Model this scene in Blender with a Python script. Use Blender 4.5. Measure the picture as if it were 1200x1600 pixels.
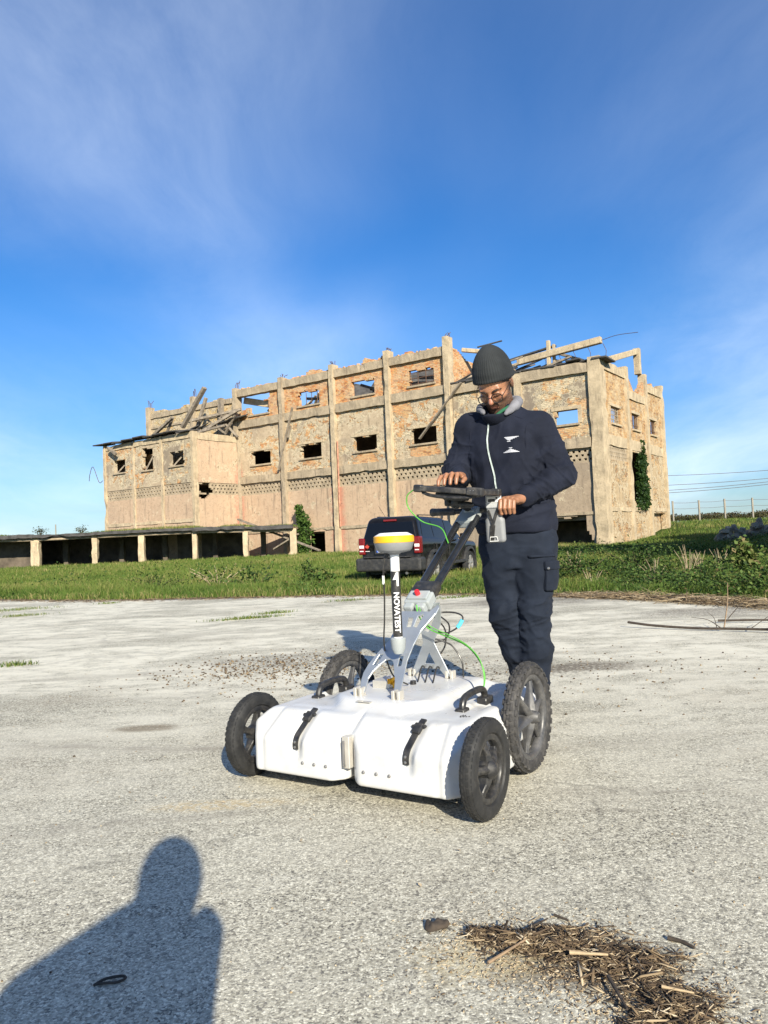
import bpy, bmesh, math, random
import numpy as np
from mathutils import Vector as V, Matrix, Quaternion, noise as mnoise
from mathutils.geometry import tessellate_polygon
random.seed(7); rng = np.random.default_rng(7)
scene = bpy.context.scene
for o in list(bpy.data.objects): bpy.data.objects.remove(o)
COL = scene.collection
PI = math.pi
R = math.radians

# ------------------------------------------------------------------ camera
PITCH, ROLL, EYE = R(1.9075), R(2.5), 0.90
cam_d = bpy.data.cameras.new('camera'); cam = bpy.data.objects.new('camera', cam_d); COL.objects.link(cam)
cam_d.sensor_fit = 'VERTICAL'; cam_d.sensor_height = 36.0; cam_d.lens = 36.0 * 1170 / 1600
cam_d.clip_start = 0.05; cam_d.clip_end = 9000
_f = V((0, math.cos(PITCH), math.sin(PITCH))); _u0 = V((0, -math.sin(PITCH), math.cos(PITCH))); _r0 = V((1, 0, 0))
_r = _r0 * math.cos(ROLL) - _u0 * math.sin(ROLL); _u = _u0 * math.cos(ROLL) + _r0 * math.sin(ROLL)
_m = Matrix((_r, _u, -_f)).transposed().to_4x4(); _m.translation = (0, 0, EYE); cam.matrix_world = _m
scene.camera = cam

# ------------------------------------------------------------------ light
SUN_AZ, SUN_EL = R(164.5), R(25.5)          # azimuth clockwise from +Y: behind the camera, a little to its right
SUN = V((math.sin(SUN_AZ) * math.cos(SUN_EL), math.cos(SUN_AZ) * math.cos(SUN_EL), math.sin(SUN_EL)))
sd = bpy.data.lights.new('sun', 'SUN'); sd.energy = 5.0; sd.angle = R(0.53); sd.color = (1.0, 0.925, 0.765)
so = bpy.data.objects.new('sun', sd); COL.objects.link(so)
so.rotation_euler = (-SUN).to_track_quat('-Z', 'Y').to_euler(); so.location = (10, -20, 15)

scene.view_settings.view_transform = 'Standard'; scene.view_settings.look = 'None'
scene.view_settings.gamma = 1.0; scene.view_settings.use_curve_mapping = False
scene.view_settings.exposure = 0.80
scene.render.engine = 'CYCLES'
scene.cycles.max_bounces = 6; scene.cycles.diffuse_bounces = 3; scene.cycles.glossy_bounces = 3
scene.cycles.transmission_bounces = 6; scene.cycles.transparent_max_bounces = 8

class NT:
    """short-hand for building node trees"""
    def __init__(s, tree): s.t = tree; s.n = tree.nodes; s.l = tree.links
    def add(s, typ, **kw):
        n = s.n.new(typ)
        for k, v in kw.items():
            if k.startswith('i_'):
                key = k[2:]; key = int(key) if key.isdigit() else key
                s.put(n.inputs[key], v)
            else: setattr(n, k, v)
        return n
    def put(s, sock, v):
        if isinstance(v, bpy.types.NodeSocket): s.l.new(v, sock)
        else: sock.default_value = v
    def math(s, op, a, b=0.0, c=None, clamp=False):
        n = s.n.new('ShaderNodeMath'); n.operation = op; n.use_clamp = clamp
        s.put(n.inputs[0], a); s.put(n.inputs[1], b)
        if c is not None: s.put(n.inputs[2], c)
        return n.outputs[0]
    def mix(s, f, a, b, blend='MIX'):
        n = s.n.new('ShaderNodeMix'); n.data_type = 'RGBA'; n.blend_type = blend; n.clamp_factor = True
        s.put(n.inputs[0], f); s.put(n.inputs[6], c4(a)); s.put(n.inputs[7], c4(b)); return n.outputs[2]
    def noise(s, vec, scale, detail=4, rough=0.55, dist=0.0, out=0):
        n = s.n.new('ShaderNodeTexNoise'); s.put(n.inputs['Scale'], scale); n.inputs['Detail'].default_value = detail
        n.inputs['Roughness'].default_value = rough; n.inputs['Distortion'].default_value = dist
        if vec is not None: s.put(n.inputs['Vector'], vec)
        return n.outputs[out]
    def voro(s, vec, scale, feature='F1', out='Distance', rnd=1.0):
        n = s.n.new('ShaderNodeTexVoronoi'); n.feature = feature; s.put(n.inputs['Scale'], scale)
        n.inputs['Randomness'].default_value = rnd
        if vec is not None: s.put(n.inputs['Vector'], vec)
        return n.outputs[out]
    def ramp(s, f, a, b, lo=0.0, hi=1.0):
        n = s.n.new('ShaderNodeMapRange'); n.clamp = True; n.interpolation_type = 'SMOOTHSTEP'
        s.put(n.inputs[0], f); n.inputs[1].default_value = a; n.inputs[2].default_value = b
        n.inputs[3].default_value = lo; n.inputs[4].default_value = hi; return n.outputs[0]
    def mapping(s, vec, scale=(1, 1, 1), loc=(0, 0, 0), rot=(0, 0, 0)):
        n = s.n.new('ShaderNodeMapping'); s.put(n.inputs[0], vec); n.inputs[1].default_value = loc
        n.inputs[2].default_value = rot; n.inputs[3].default_value = scale; return n.outputs[0]
    def sep(s, vec):
        n = s.n.new('ShaderNodeSeparateXYZ'); s.put(n.inputs[0], vec); return n.outputs
    def comb(s, x=0.0, y=0.0, z=0.0):
        n = s.n.new('ShaderNodeCombineXYZ'); s.put(n.inputs[0], x); s.put(n.inputs[1], y); s.put(n.inputs[2], z); return n.outputs[0]
    def bump(s, h, strength=0.3, dist=0.01, prev=None):
        n = s.n.new('ShaderNodeBump'); s.put(n.inputs['Height'], h); n.inputs['Strength'].default_value = strength
        n.inputs['Distance'].default_value = dist
        if prev is not None: s.put(n.inputs['Normal'], prev)
        return n.outputs[0]
def c4(c):
    if isinstance(c, bpy.types.NodeSocket): return c
    if isinstance(c, (int, float)): return (c, c, c, 1)
    return tuple(c) if len(c) == 4 else tuple(c) + (1.0,)

world = bpy.data.worlds.new('World'); scene.world = world; world.use_nodes = True
W = NT(world.node_tree); W.n.clear()
sky = W.add('ShaderNodeTexSky', sky_type='NISHITA', sun_disc=False, sun_elevation=SUN_EL, sun_rotation=SUN_AZ,
            altitude=0, air_density=1.0, dust_density=0.15, ozone_density=3.0)
dirv = W.add('ShaderNodeTexCoord').outputs['Generated']
dx, dy, dz = W.sep(dirv)
zz = W.math('ADD', W.math('MAXIMUM', dz, 0.0), 0.20)
cp = W.comb(W.math('DIVIDE', dx, zz), W.math('DIVIDE', dy, zz), 0.0)
warp = W.add('ShaderNodeVectorMath', operation='ADD', i_0=cp, i_1=W.mapping(W.noise(cp, 0.7, 3, 0.5, out=1), scale=(0.8, 0.8, 0)))
wv = warp.outputs[0]
big = W.noise(W.mapping(wv, rot=(0, 0, R(8)), scale=(0.50, 0.34, 1), loc=(5.5, -3.0, 0)), 0.9, 3, 0.5)
streak = W.noise(W.mapping(wv, rot=(0, 0, R(11)), scale=(0.95, 0.45, 1), loc=(9.9, 5.2, 0)), 0.9, 8, 0.64)
cover = W.math('MULTIPLY', W.ramp(big, 0.42, 0.72), W.ramp(streak, 0.25, 0.75))
low = W.math('MULTIPLY', W.ramp(dz, 0.0, 0.10, 1.0, 0.0), W.ramp(W.noise(W.mapping(dirv, scale=(2.5, 2.5, 26)), 1.6, 4), 0.45, 0.75))
veil = W.math('MULTIPLY', W.ramp(dz, 0.02, 0.36, 1.0, 0.0), W.ramp(streak, 0.25, 0.75, 0.15, 1.0))
fac = W.math('ADD', W.math('MULTIPLY', cover, 0.50), W.math('MULTIPLY', veil, 0.30), clamp=True)
hsv = W.add('ShaderNodeHueSaturation', i_Hue=0.503, i_Saturation=1.34, i_Value=1.0, i_Color=sky.outputs[0])
hz = W.ramp(dz, -0.02, 0.30, 0.60, 1.0)
tintn = W.mix(1.0, W.mix(1.0, hsv.outputs[0], (0.84, 0.95, 1.10), 'MULTIPLY'), W.comb(W.math('POWER', hz, 1.5), hz, W.math('POWER', hz, 0.5)), 'MULTIPLY')
skyc = W.mix(fac, tintn, (8.2, 9.2, 10.4))
skyc = W.mix(W.math('MULTIPLY', low, 0.35), skyc, (3.0, 3.8, 5.0))
bg = W.add('ShaderNodeBackground', i_Color=skyc, i_Strength=0.080)
W.l.new(bg.outputs[0], W.add('ShaderNodeOutputWorld').inputs[0])
# ------------------------------------------------------------------ helpers: objects
def setp(o, label=None, cat=None, group=None, kind=None):
    if label: o['label'] = label
    if cat: o['category'] = cat
    if group: o['group'] = group
    if kind: o['kind'] = kind
    return o
def empty(name, loc=(0, 0, 0), rotz=0.0, label=None, cat=None, group=None):
    o = bpy.data.objects.new(name, None); COL.objects.link(o); o.location = loc; o.rotation_euler = (0, 0, rotz)
    o.empty_display_size = 0.1
    return setp(o, label, cat, group)
def link_mesh(name, me, mat, parent=None, smooth=False, bevel=0.0, segs=1):
    o = bpy.data.objects.new(name, me); COL.objects.link(o)
    if mat is not None:
        for m in (mat if isinstance(mat, (list, tuple)) else [mat]): me.materials.append(m)
    if smooth: me.shade_smooth()
    if parent is not None: o.parent = parent
    if bevel:
        b = o.modifiers.new('bevel', 'BEVEL'); b.width = bevel; b.segments = segs; b.limit_method = 'ANGLE'; b.angle_limit = R(35)
    return o
def np_mesh(name, v, f):
    """fast mesh from numpy verts (n,3) and quads/tris (m,k)"""
    me = bpy.data.meshes.new(name); v = np.asarray(v, np.float32); f = np.asarray(f, np.int32); k = f.shape[1]
    me.vertices.add(len(v)); me.vertices.foreach_set('co', v.ravel())
    me.loops.add(f.size); me.loops.foreach_set('vertex_index', f.ravel())
    me.polygons.add(len(f)); me.polygons.foreach_set('loop_start', np.arange(0, f.size, k, dtype=np.int32))
    me.update(calc_edges=True); me.validate(); return me

class MB:
    """collects simple solids, builds them as one mesh"""
    def __init__(s): s.v = []; s.f = []
    def raw(s, vs, fs):
        b = len(s.v); s.v += [tuple(x) for x in vs]; s.f += [tuple(i + b for i in q) for q in fs]; return s
    def box(s, c, d, rot=None, taper=1.0):
        """centre c, full size d, rot = Matrix/Quaternion/euler tuple; taper scales the top"""
        x, y, z = d[0] / 2, d[1] / 2, d[2] / 2; t = taper
        vs = [V(p) for p in ((-x, -y, -z), (x, -y, -z), (x, y, -z), (-x, y, -z), (-x * t, -y * t, z), (x * t, -y * t, z), (x * t, y * t, z), (-x * t, y * t, z))]
        if rot is not None:
            if isinstance(rot, tuple):
                from mathutils import Euler
                rot = Euler(rot).to_matrix()
            elif isinstance(rot, Quaternion): rot = rot.to_matrix()
            vs = [rot @ p for p in vs]
        c = V(c)
        return s.raw([p + c for p in vs], [(0, 3, 2, 1), (4, 5, 6, 7), (0, 1, 5, 4), (1, 2, 6, 5), (2, 3, 7, 6), (3, 0, 4, 7)])
    def bb(s, lo, hi): return s.box([(a + b) / 2 for a, b in zip(lo, hi)], [b - a for a, b in zip(lo, hi)])
    def bar(s, p, q, w, h=None, up=(0, 0, 1)):
        p, q = V(p), V(q); h = h or w; d = q - p; L = d.length; d.normalize(); u = V(up)
        if abs(d.dot(u)) > 0.98: u = V((0, 1, 0))
        x = d.cross(u).normalized(); z = x.cross(d)
        m = Matrix((x, d, z)).transposed()
        return s.box((p + q) / 2, (w, L, h), m)
    def tube(s, pts, r, n=10, cap=True, closed=False):
        pts = [V(p) for p in pts]; N = len(pts); rr = r if isinstance(r, (list, tuple)) else [r] * N
        vs = []; fs = []; prev = None
        for i, p in enumerate(pts):
            if closed: d = pts[(i + 1) % N] - pts[i - 1]
            else: d = (pts[min(i + 1, N - 1)] - pts[max(i - 1, 0)])
            d.normalize()
            if prev is None:
                a = V((0, 0, 1)) if abs(d.z) < 0.9 else V((1, 0, 0)); x = d.cross(a).normalized()
            else: x = (prev - d * prev.dot(d)).normalized()
            prev = x; y = d.cross(x)
            for k in range(n):
                t = 2 * PI * k / n; vs.append(p + (x * math.cos(t) + y * math.sin(t)) * rr[i])
        M = N if closed else N - 1
        for i in range(M):
            for k in range(n):
                a = i * n + k; b = i * n + (k + 1) % n; j = (i + 1) % N
                fs.append((a, b, j * n + (k + 1) % n, j * n + k))
        if cap and not closed:
            fs.append(tuple(range(n - 1, -1, -1))); fs.append(tuple((N - 1) * n + k for k in range(n)))
        return s.raw(vs, fs)
    def lathe(s, prof, n=32, axis='z', c=(0, 0, 0), closed=False, a0=0.0, a1=2 * PI):
        """prof: list of (radius, height) along axis"""
        full = abs(a1 - a0 - 2 * PI) < 1e-6; N = n if full else n + 1; vs = []; fs = []; c = V(c); P = len(prof)
        for i in range(N):
            t = a0 + (a1 - a0) * i / n
            for r, h in prof:
                a, b = r * math.cos(t), r * math.sin(t)
                p = {'z': (a, b, h), 'x': (h, a, b), 'y': (b, h, a)}[axis]; vs.append(V(p) + c)
        for i in range(N if full else n):
            j = (i + 1) % N
            for k in range(P if closed else P - 1):
                kk = (k + 1) % P; fs.append((i * P + k, j * P + k, j * P + kk, i * P + kk))
        return s.raw(vs, fs)
    def prism(s, poly, d, m=None, holes=()):
        """2D polygon (with holes) in local XY extruded by d in +Z, placed by 4x4 matrix m"""
        loops = [[V((a, b, 0)) for a, b in poly]] + [[V((a, b, 0)) for a, b in h] for h in holes]
        tris = tessellate_polygon(loops); flat = [p for l in loops for p in l]; n = len(flat)
        vs = flat + [p + V((0, 0, d)) for p in flat]; fs = []
        area = sum(flat[t[0]].x * (flat[t[1]].y - flat[t[2]].y) + flat[t[1]].x * (flat[t[2]].y - flat[t[0]].y) + flat[t[2]].x * (flat[t[0]].y - flat[t[1]].y) for t in tris)
        for t in tris:
            t = tuple(t)
            fs.append(t[::-1]); fs.append(tuple(i + n for i in t))
        b = 0
        for l in loops:
            k = len(l)
            for i in range(k): fs.append((b + i, b + (i + 1) % k, b + (i + 1) % k + n, b + i + n))
            b += k
        if m is not None: vs = [m @ p for p in vs]
        return s.raw(vs, fs)
    def build(s, name, mat, parent=None, smooth=False, bevel=0.0, segs=1, loc=None, fix=True):
        me = bpy.data.meshes.new(name); me.from_pydata([tuple(p) for p in s.v], [], s.f); me.update()
        if fix:
            bm = bmesh.new(); bm.from_mesh(me); bmesh.ops.recalc_face_normals(bm, faces=bm.faces); bm.to_mesh(me); bm.free()
        if smooth: 
            me.shade_smooth()
            try: me.set_sharp_from_angle(angle=R(38))
            except Exception: pass
        o = link_mesh(name, me, mat, parent, False, bevel, segs)
        if loc is not None: o.location = loc
        return o
def copy_tree(o, parent=None):
    c = o.copy(); COL.objects.link(c)
    if parent is not None: c.parent = parent
    for ch in list(o.children): copy_tree(ch, c)
    return c
def frame(origin, x, y):
    x = V(x).normalized(); y = V(y); y = (y - x * x.dot(y)).normalized(); z = x.cross(y)
    m = Matrix((x, y, z)).transposed().to_4x4(); m.translation = V(origin); return m
def catmull(pts, n=8):
    P = [V(p) for p in pts]; P = [P[0] * 2 - P[1]] + P + [P[-1] * 2 - P[-2]]; out = []
    for i in range(1, len(P) - 2):
        for k in range(n):
            t = k / n; a, b, c, d = P[i - 1], P[i], P[i + 1], P[i + 2]
            out.append(0.5 * (2 * b + (c - a) * t + (2 * a - 5 * b + 4 * c - d) * t * t + (3 * b - a - 3 * c + d) * t ** 3))
    out.append(P[-2]); return out
def text_mesh(body, size, depth, mat, name, parent, m, align='CENTER', width=None, bold=0.0):
    cu = bpy.data.curves.new(name, 'FONT'); cu.body = body; cu.size = size; cu.extrude = depth; cu.offset = bold
    cu.align_x = align; cu.align_y = 'CENTER'; cu.resolution_u = 3
    t = bpy.data.objects.new(name, cu); COL.objects.link(t); dg = bpy.context.evaluated_depsgraph_get()
    me = bpy.data.meshes.new_from_object(t.evaluated_get(dg)); bpy.data.objects.remove(t); bpy.data.curves.remove(cu)
    if width:
        xs = [v.co.x for v in me.vertices]; w = max(xs) - min(xs); k = width / w
        for v in me.vertices: v.co.x *= k
    me.transform(m); return link_mesh(name, me, mat, parent)

# ------------------------------------------------------------------ helpers: implicit surfaces (signed distance grids)
def surface_nets(d, lo, h):
    s = d < 0; nx, ny, nz = d.shape
    c = [s[i:nx - 1 + i, j:ny - 1 + j, k:nz - 1 + k] for i in (0, 1) for j in (0, 1) for k in (0, 1)]
    tot = sum(x.astype(np.int8) for x in c); act = (tot > 0) & (tot < 8)
    ci, cj, ck = np.nonzero(act); idx = -np.ones(act.shape, np.int32); idx[ci, cj, ck] = np.arange(len(ci))
    acc = np.zeros((len(ci), 3)); cnt = np.zeros(len(ci))
    for ax in range(3):
        o1, o2 = [a for a in range(3) if a != ax]
        for p in (0, 1):
            for q in (0, 1):
                a = [0, 0, 0]; a[o1] = p; a[o2] = q; b = list(a); b[ax] = 1
                da = d[ci + a[0], cj + a[1], ck + a[2]]; db = d[ci + b[0], cj + b[1], ck + b[2]]
                m = (da < 0) != (db < 0); t = np.where(m, da / np.where(m, da - db, 1), 0)
                pt = np.zeros((len(ci), 3)); pt[:, o1] = p; pt[:, o2] = q; pt[:, ax] = t
                acc += pt * m[:, None]; cnt += m
    v = (np.stack([ci, cj, ck], 1) + acc / cnt[:, None]) * h + np.asarray(lo)
    F = []
    for ax in range(3):
        sl0 = [slice(None)] * 3; sl1 = [slice(None)] * 3; sl0[ax] = slice(0, -1); sl1[ax] = slice(1, None)
        a = s[tuple(sl0)]; b = s[tuple(sl1)]; e = np.nonzero(a != b); e = [x.copy() for x in e]
        o1, o2 = (ax + 1) % 3, (ax + 2) % 3
        ok = (e[o1] > 0) & (e[o2] > 0) & (e[o1] < d.shape[o1] - 1) & (e[o2] < d.shape[o2] - 1)
        e = [x[ok] for x in e]; inside = a[tuple(e)]
        def g(p, q):
            k = [x for x in e]; k[o1] = e[o1] - p; k[o2] = e[o2] - q; return idx[tuple(k)]
        q = np.stack([g(1, 1), g(0, 1), g(0, 0), g(1, 0)], 1)
        q[~inside] = q[~inside][:, ::-1]; F.append(q)
    return v, np.concatenate(F)
class Sdf:
    def __init__(s, lo, hi, h):
        s.lo = np.asarray(lo, float); s.h = h; s.n = np.ceil((np.asarray(hi) - s.lo) / h).astype(int) + 1
        s.d = np.full(tuple(s.n), 0.5, np.float32)
    def grid(s, lo, hi):
        a = np.clip(np.floor((np.asarray(lo) - s.lo) / s.h).astype(int), 0, s.n); b = np.clip(np.ceil((np.asarray(hi) - s.lo) / s.h).astype(int) + 1, 0, s.n)
        ax = [s.lo[i] + s.h * np.arange(a[i], b[i]) for i in range(3)]
        return tuple(slice(a[i], b[i]) for i in range(3)), ax[0][:, None, None], ax[1][None, :, None], ax[2][None, None, :]
    def put(s, fn, lo, hi, k=0.0, cut=False):
        m = k + 2 * s.h; sl, x, y, z = s.grid([a - m for a in lo], [a + m for a in hi])
        if min(s.d[sl].shape) == 0: return s
        b = fn(x, y, z).astype(np.float32); a = s.d[sl]
        if cut: a, b = -a, b
        if k > 0:
            hh = np.maximum(k - np.abs(a - b), 0) / k; r = np.minimum(a, b) - hh * hh * k * 0.25
        else: r = np.minimum(a, b)
        s.d[sl] = -r if cut else r
        return s
    def cap(s, p, q, r1, r2=None, k=0.02, flat=None, cut=False):
        """tapered capsule; flat=(axis vector, factor) squashes it along an axis"""
        p = np.asarray(p, float); q = np.asarray(q, float); r2 = r1 if r2 is None else r2; R_ = max(r1, r2)
        def fn(x, y, z):
            ba = q - p; L = ba @ ba + 1e-12; t = np.clip(((x - p[0]) * ba[0] + (y - p[1]) * ba[1] + (z - p[2]) * ba[2]) / L, 0, 1)
            ex, ey, ez = x - p[0] - t * ba[0], y - p[1] - t * ba[1], z - p[2] - t * ba[2]
            if flat is not None:
                a, g = np.asarray(flat[0], float), flat[1]; a = a / np.linalg.norm(a); e = ex * a[0] + ey * a[1] + ez * a[2]; e = e * (g - 1)
                ex, ey, ez = ex + e * a[0], ey + e * a[1], ez + e * a[2]
            return np.sqrt(ex * ex + ey * ey + ez * ez) - (r1 + (r2 - r1) * t)
        return s.put(fn, np.minimum(p, q) - R_, np.maximum(p, q) + R_, k, cut)
    def ell(s, c, r, k=0.02, rot=None, cut=False):
        c = np.asarray(c, float); r = np.asarray(r, float); M = None if rot is None else np.array(rot.inverted())
        def fn(x, y, z):
            a, b, e = x - c[0], y - c[1], z - c[2]
            if M is not None: a, b, e = (M[i, 0] * a + M[i, 1] * b + M[i, 2] * e for i in range(3))
            k0 = np.sqrt((a / r[0]) ** 2 + (b / r[1]) ** 2 + (e / r[2]) ** 2)
            k1 = np.sqrt((a / r[0] ** 2) ** 2 + (b / r[1] ** 2) ** 2 + (e / r[2] ** 2) ** 2) + 1e-9
            return k0 * (k0 - 1) / k1
        R_ = max(r) if rot is not None else r
        return s.put(fn, c - R_, c + R_, k, cut)
    def rbox(s, c, half, rad, k=0.02, rot=None, cut=False):
        c = np.asarray(c, float); hb = np.asarray(half, float) - rad; M = None if rot is None else np.array(rot.inverted())
        def fn(x, y, z):
            a, b, e = x - c[0], y - c[1], z - c[2]
            if M is not None: a, b, e = (M[i, 0] * a + M[i, 1] * b + M[i, 2] * e for i in range(3))
            qa, qb, qe = np.abs(a) - hb[0], np.abs(b) - hb[1], np.abs(e) - hb[2]
            return np.sqrt(np.maximum(qa, 0) ** 2 + np.maximum(qb, 0) ** 2 + np.maximum(qe, 0) ** 2) + np.minimum(np.maximum(qa, np.maximum(qb, qe)), 0) - rad
        R_ = np.linalg.norm(half) if rot is not None else np.asarray(half)
        return s.put(fn, c - R_, c + R_, k, cut)
    def stack(s, rows, k=0.03, power=2.3, axis=2):
        """rows of (z, cx, cy, a, b): elliptical slices lofted along z"""
        A = np.array(rows, float); A = A[np.argsort(A[:, 0])]
        def fn(x, y, z):
            zz = np.clip(z, A[0, 0], A[-1, 0]); cx, cy, a, b = (np.interp(zz, A[:, 0], A[:, i]) for i in (1, 2, 3, 4))
            rr = (np.abs((x - cx) / a) ** power + np.abs((y - cy) / b) ** power) ** (1 / power)
            dd = (rr - 1) * np.minimum(a, b); dz = np.maximum(z - A[-1, 0], A[0, 0] - z)
            return np.where(dz > 0, np.sqrt(np.maximum(dd, 0) ** 2 + dz ** 2), np.maximum(dd, dz))
        lo = [(A[:, 1] - A[:, 3]).min(), (A[:, 2] - A[:, 4]).min(), A[0, 0]]; hi = [(A[:, 1] + A[:, 3]).max(), (A[:, 2] + A[:, 4]).max(), A[-1, 0]]
        return s.put(fn, lo, hi, k)
    def mesh(s): return surface_nets(s.d, s.lo, s.h)
def vnormals(v, f):
    n = np.zeros_like(v); a = np.cross(v[f[:, 2]] - v[f[:, 0]], v[f[:, 3]] - v[f[:, 1]])
    for i in range(4): np.add.at(n, f[:, i], a)
    return n / (np.linalg.norm(n, axis=1)[:, None] + 1e-9)
def vnoise(p, seed=0):
    """smooth value noise, p (n,3) in lattice units -> [-1,1]"""
    i = np.floor(p).astype(np.int64); f = p - i; f = f * f * (3 - 2 * f); out = 0
    def hsh(a, b, c):
        n = (a * 374761393 + b * 668265263 + c * 2147483647 + seed * 974634777) & 0xffffffff
        n = ((n ^ (n >> 13)) * 1274126177) & 0xffffffff; return ((n ^ (n >> 16)) & 0xffff) / 32767.5 - 1
    for a in (0, 1):
        for b in (0, 1):
            for c in (0, 1):
                w = (f[:, 0] if a else 1 - f[:, 0]) * (f[:, 1] if b else 1 - f[:, 1]) * (f[:, 2] if c else 1 - f[:, 2])
                out = out + w * hsh(i[:, 0] + a, i[:, 1] + b, i[:, 2] + c)
    return out
def smooth_mesh(v, f, it=1, lam=0.5):
    e = np.concatenate([f[:, [0, 1]], f[:, [1, 2]], f[:, [2, 3]], f[:, [3, 0]]])
    for _ in range(it):
        acc = np.zeros_like(v); cnt = np.zeros(len(v)); np.add.at(acc, e[:, 0], v[e[:, 1]]); np.add.at(acc, e[:, 1], v[e[:, 0]])
        np.add.at(cnt, e[:, 0], 1); np.add.at(cnt, e[:, 1], 1); v = v + lam * (acc / cnt[:, None] - v)
    return v

# ------------------------------------------------------------------ materials
def new_mat(name):
    m = bpy.data.materials.new(name); m.use_nodes = True; t = NT(m.node_tree); t.n.clear()
    b = t.add('ShaderNodeBsdfPrincipled'); o = t.add('ShaderNodeOutputMaterial'); t.l.new(b.outputs[0], o.inputs[0])
    return m, t, b
def simple(name, col, rough=0.5, metal=0.0, var=0.18, scale=12.0, bump=0.1, bscale=60.0, bdist=0.002, spec=0.5, dust=0.0, dustcol=(0.42, 0.37, 0.29), coat=0.0):
    """a plain painted / plastic / metal surface: slight tone drift, uneven gloss, fine relief, optional dust"""
    m, t, b = new_mat(name); co = t.add('ShaderNodeTexCoord').outputs['Object']
    n1 = t.noise(co, scale, 5, 0.6); k = t.ramp(n1, 0.25, 0.75, 1 - var, 1 + var)
    c = t.add('ShaderNodeMix', data_type='RGBA', blend_type='MULTIPLY'); c.inputs[0].default_value = 1
    c.inputs[6].default_value = c4(col); t.put(c.inputs[7], t.comb(k, k, k)); colr = c.outputs[2]
    if dust:
        dn = t.math('MULTIPLY', t.ramp(t.noise(co, scale * 2.3, 6, 0.7), 0.4, 0.75), dust); colr = t.mix(dn, colr, dustcol)
    t.put(b.inputs['Base Color'], colr); b.inputs['Metallic'].default_value = metal
    t.put(b.inputs['Roughness'], t.ramp(t.noise(co, scale * 1.7, 4), 0.3, 0.7, max(rough - 0.1, 0.02), min(rough + 0.12, 1)))
    b.inputs['Specular IOR Level'].default_value = spec
    if coat: b.inputs['Coat Weight'].default_value = coat; b.inputs['Coat Roughness'].default_value = 0.05
    if bump: t.put(b.inputs['Normal'], t.bump(t.noise(co, bscale, 4), bump, bdist))
    return m
# ------------------------------------------------------------------ ground
EX = np.array([-90, -40, -14, -7.6, -5.2, -3.3, -1.6, -0.06, 1.1, 2.3, 3.1, 3.7, 4.6, 7.0, 12, 40])
EY = np.array([62, 34, 18.6, 14.7, 13.3, 12.75, 12.25, 11.65, 11.2, 10.2, 9.35, 8.3, 7.2, 5.4, 3.2, -6])
def edge_y(x): return np.interp(x, EX, EY)
def sst(a, b, x):
    t = np.clip((np.asarray(x, float) - a) / (b - a), 0, 1); return t * t * (3 - 2 * t)
def ground_z(x, y):
    x = np.asarray(x, float); y = np.asarray(y, float); s = (y - edge_y(x)) * 0.87
    h = np.where(s < 0, -0.06, -0.02 - 0.25 * sst(0.2, 4.5, s))
    h = h + 0.03 * np.sin(x * 0.9 + 1.3 * np.sin(y * 0.31)) * np.sin(y * 0.7 + 0.8) * sst(1, 4, s)
    h = h + 1.32 * sst(50, 67, y) * sst(15.0, 25.0, x) + 0.35 * sst(24, 40, y) * sst(15.5, 21, x) * (1 - sst(50, 60, y))
    return h - 0.15 * sst(50, 66, y) * sst(-5, -25, x)

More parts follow.
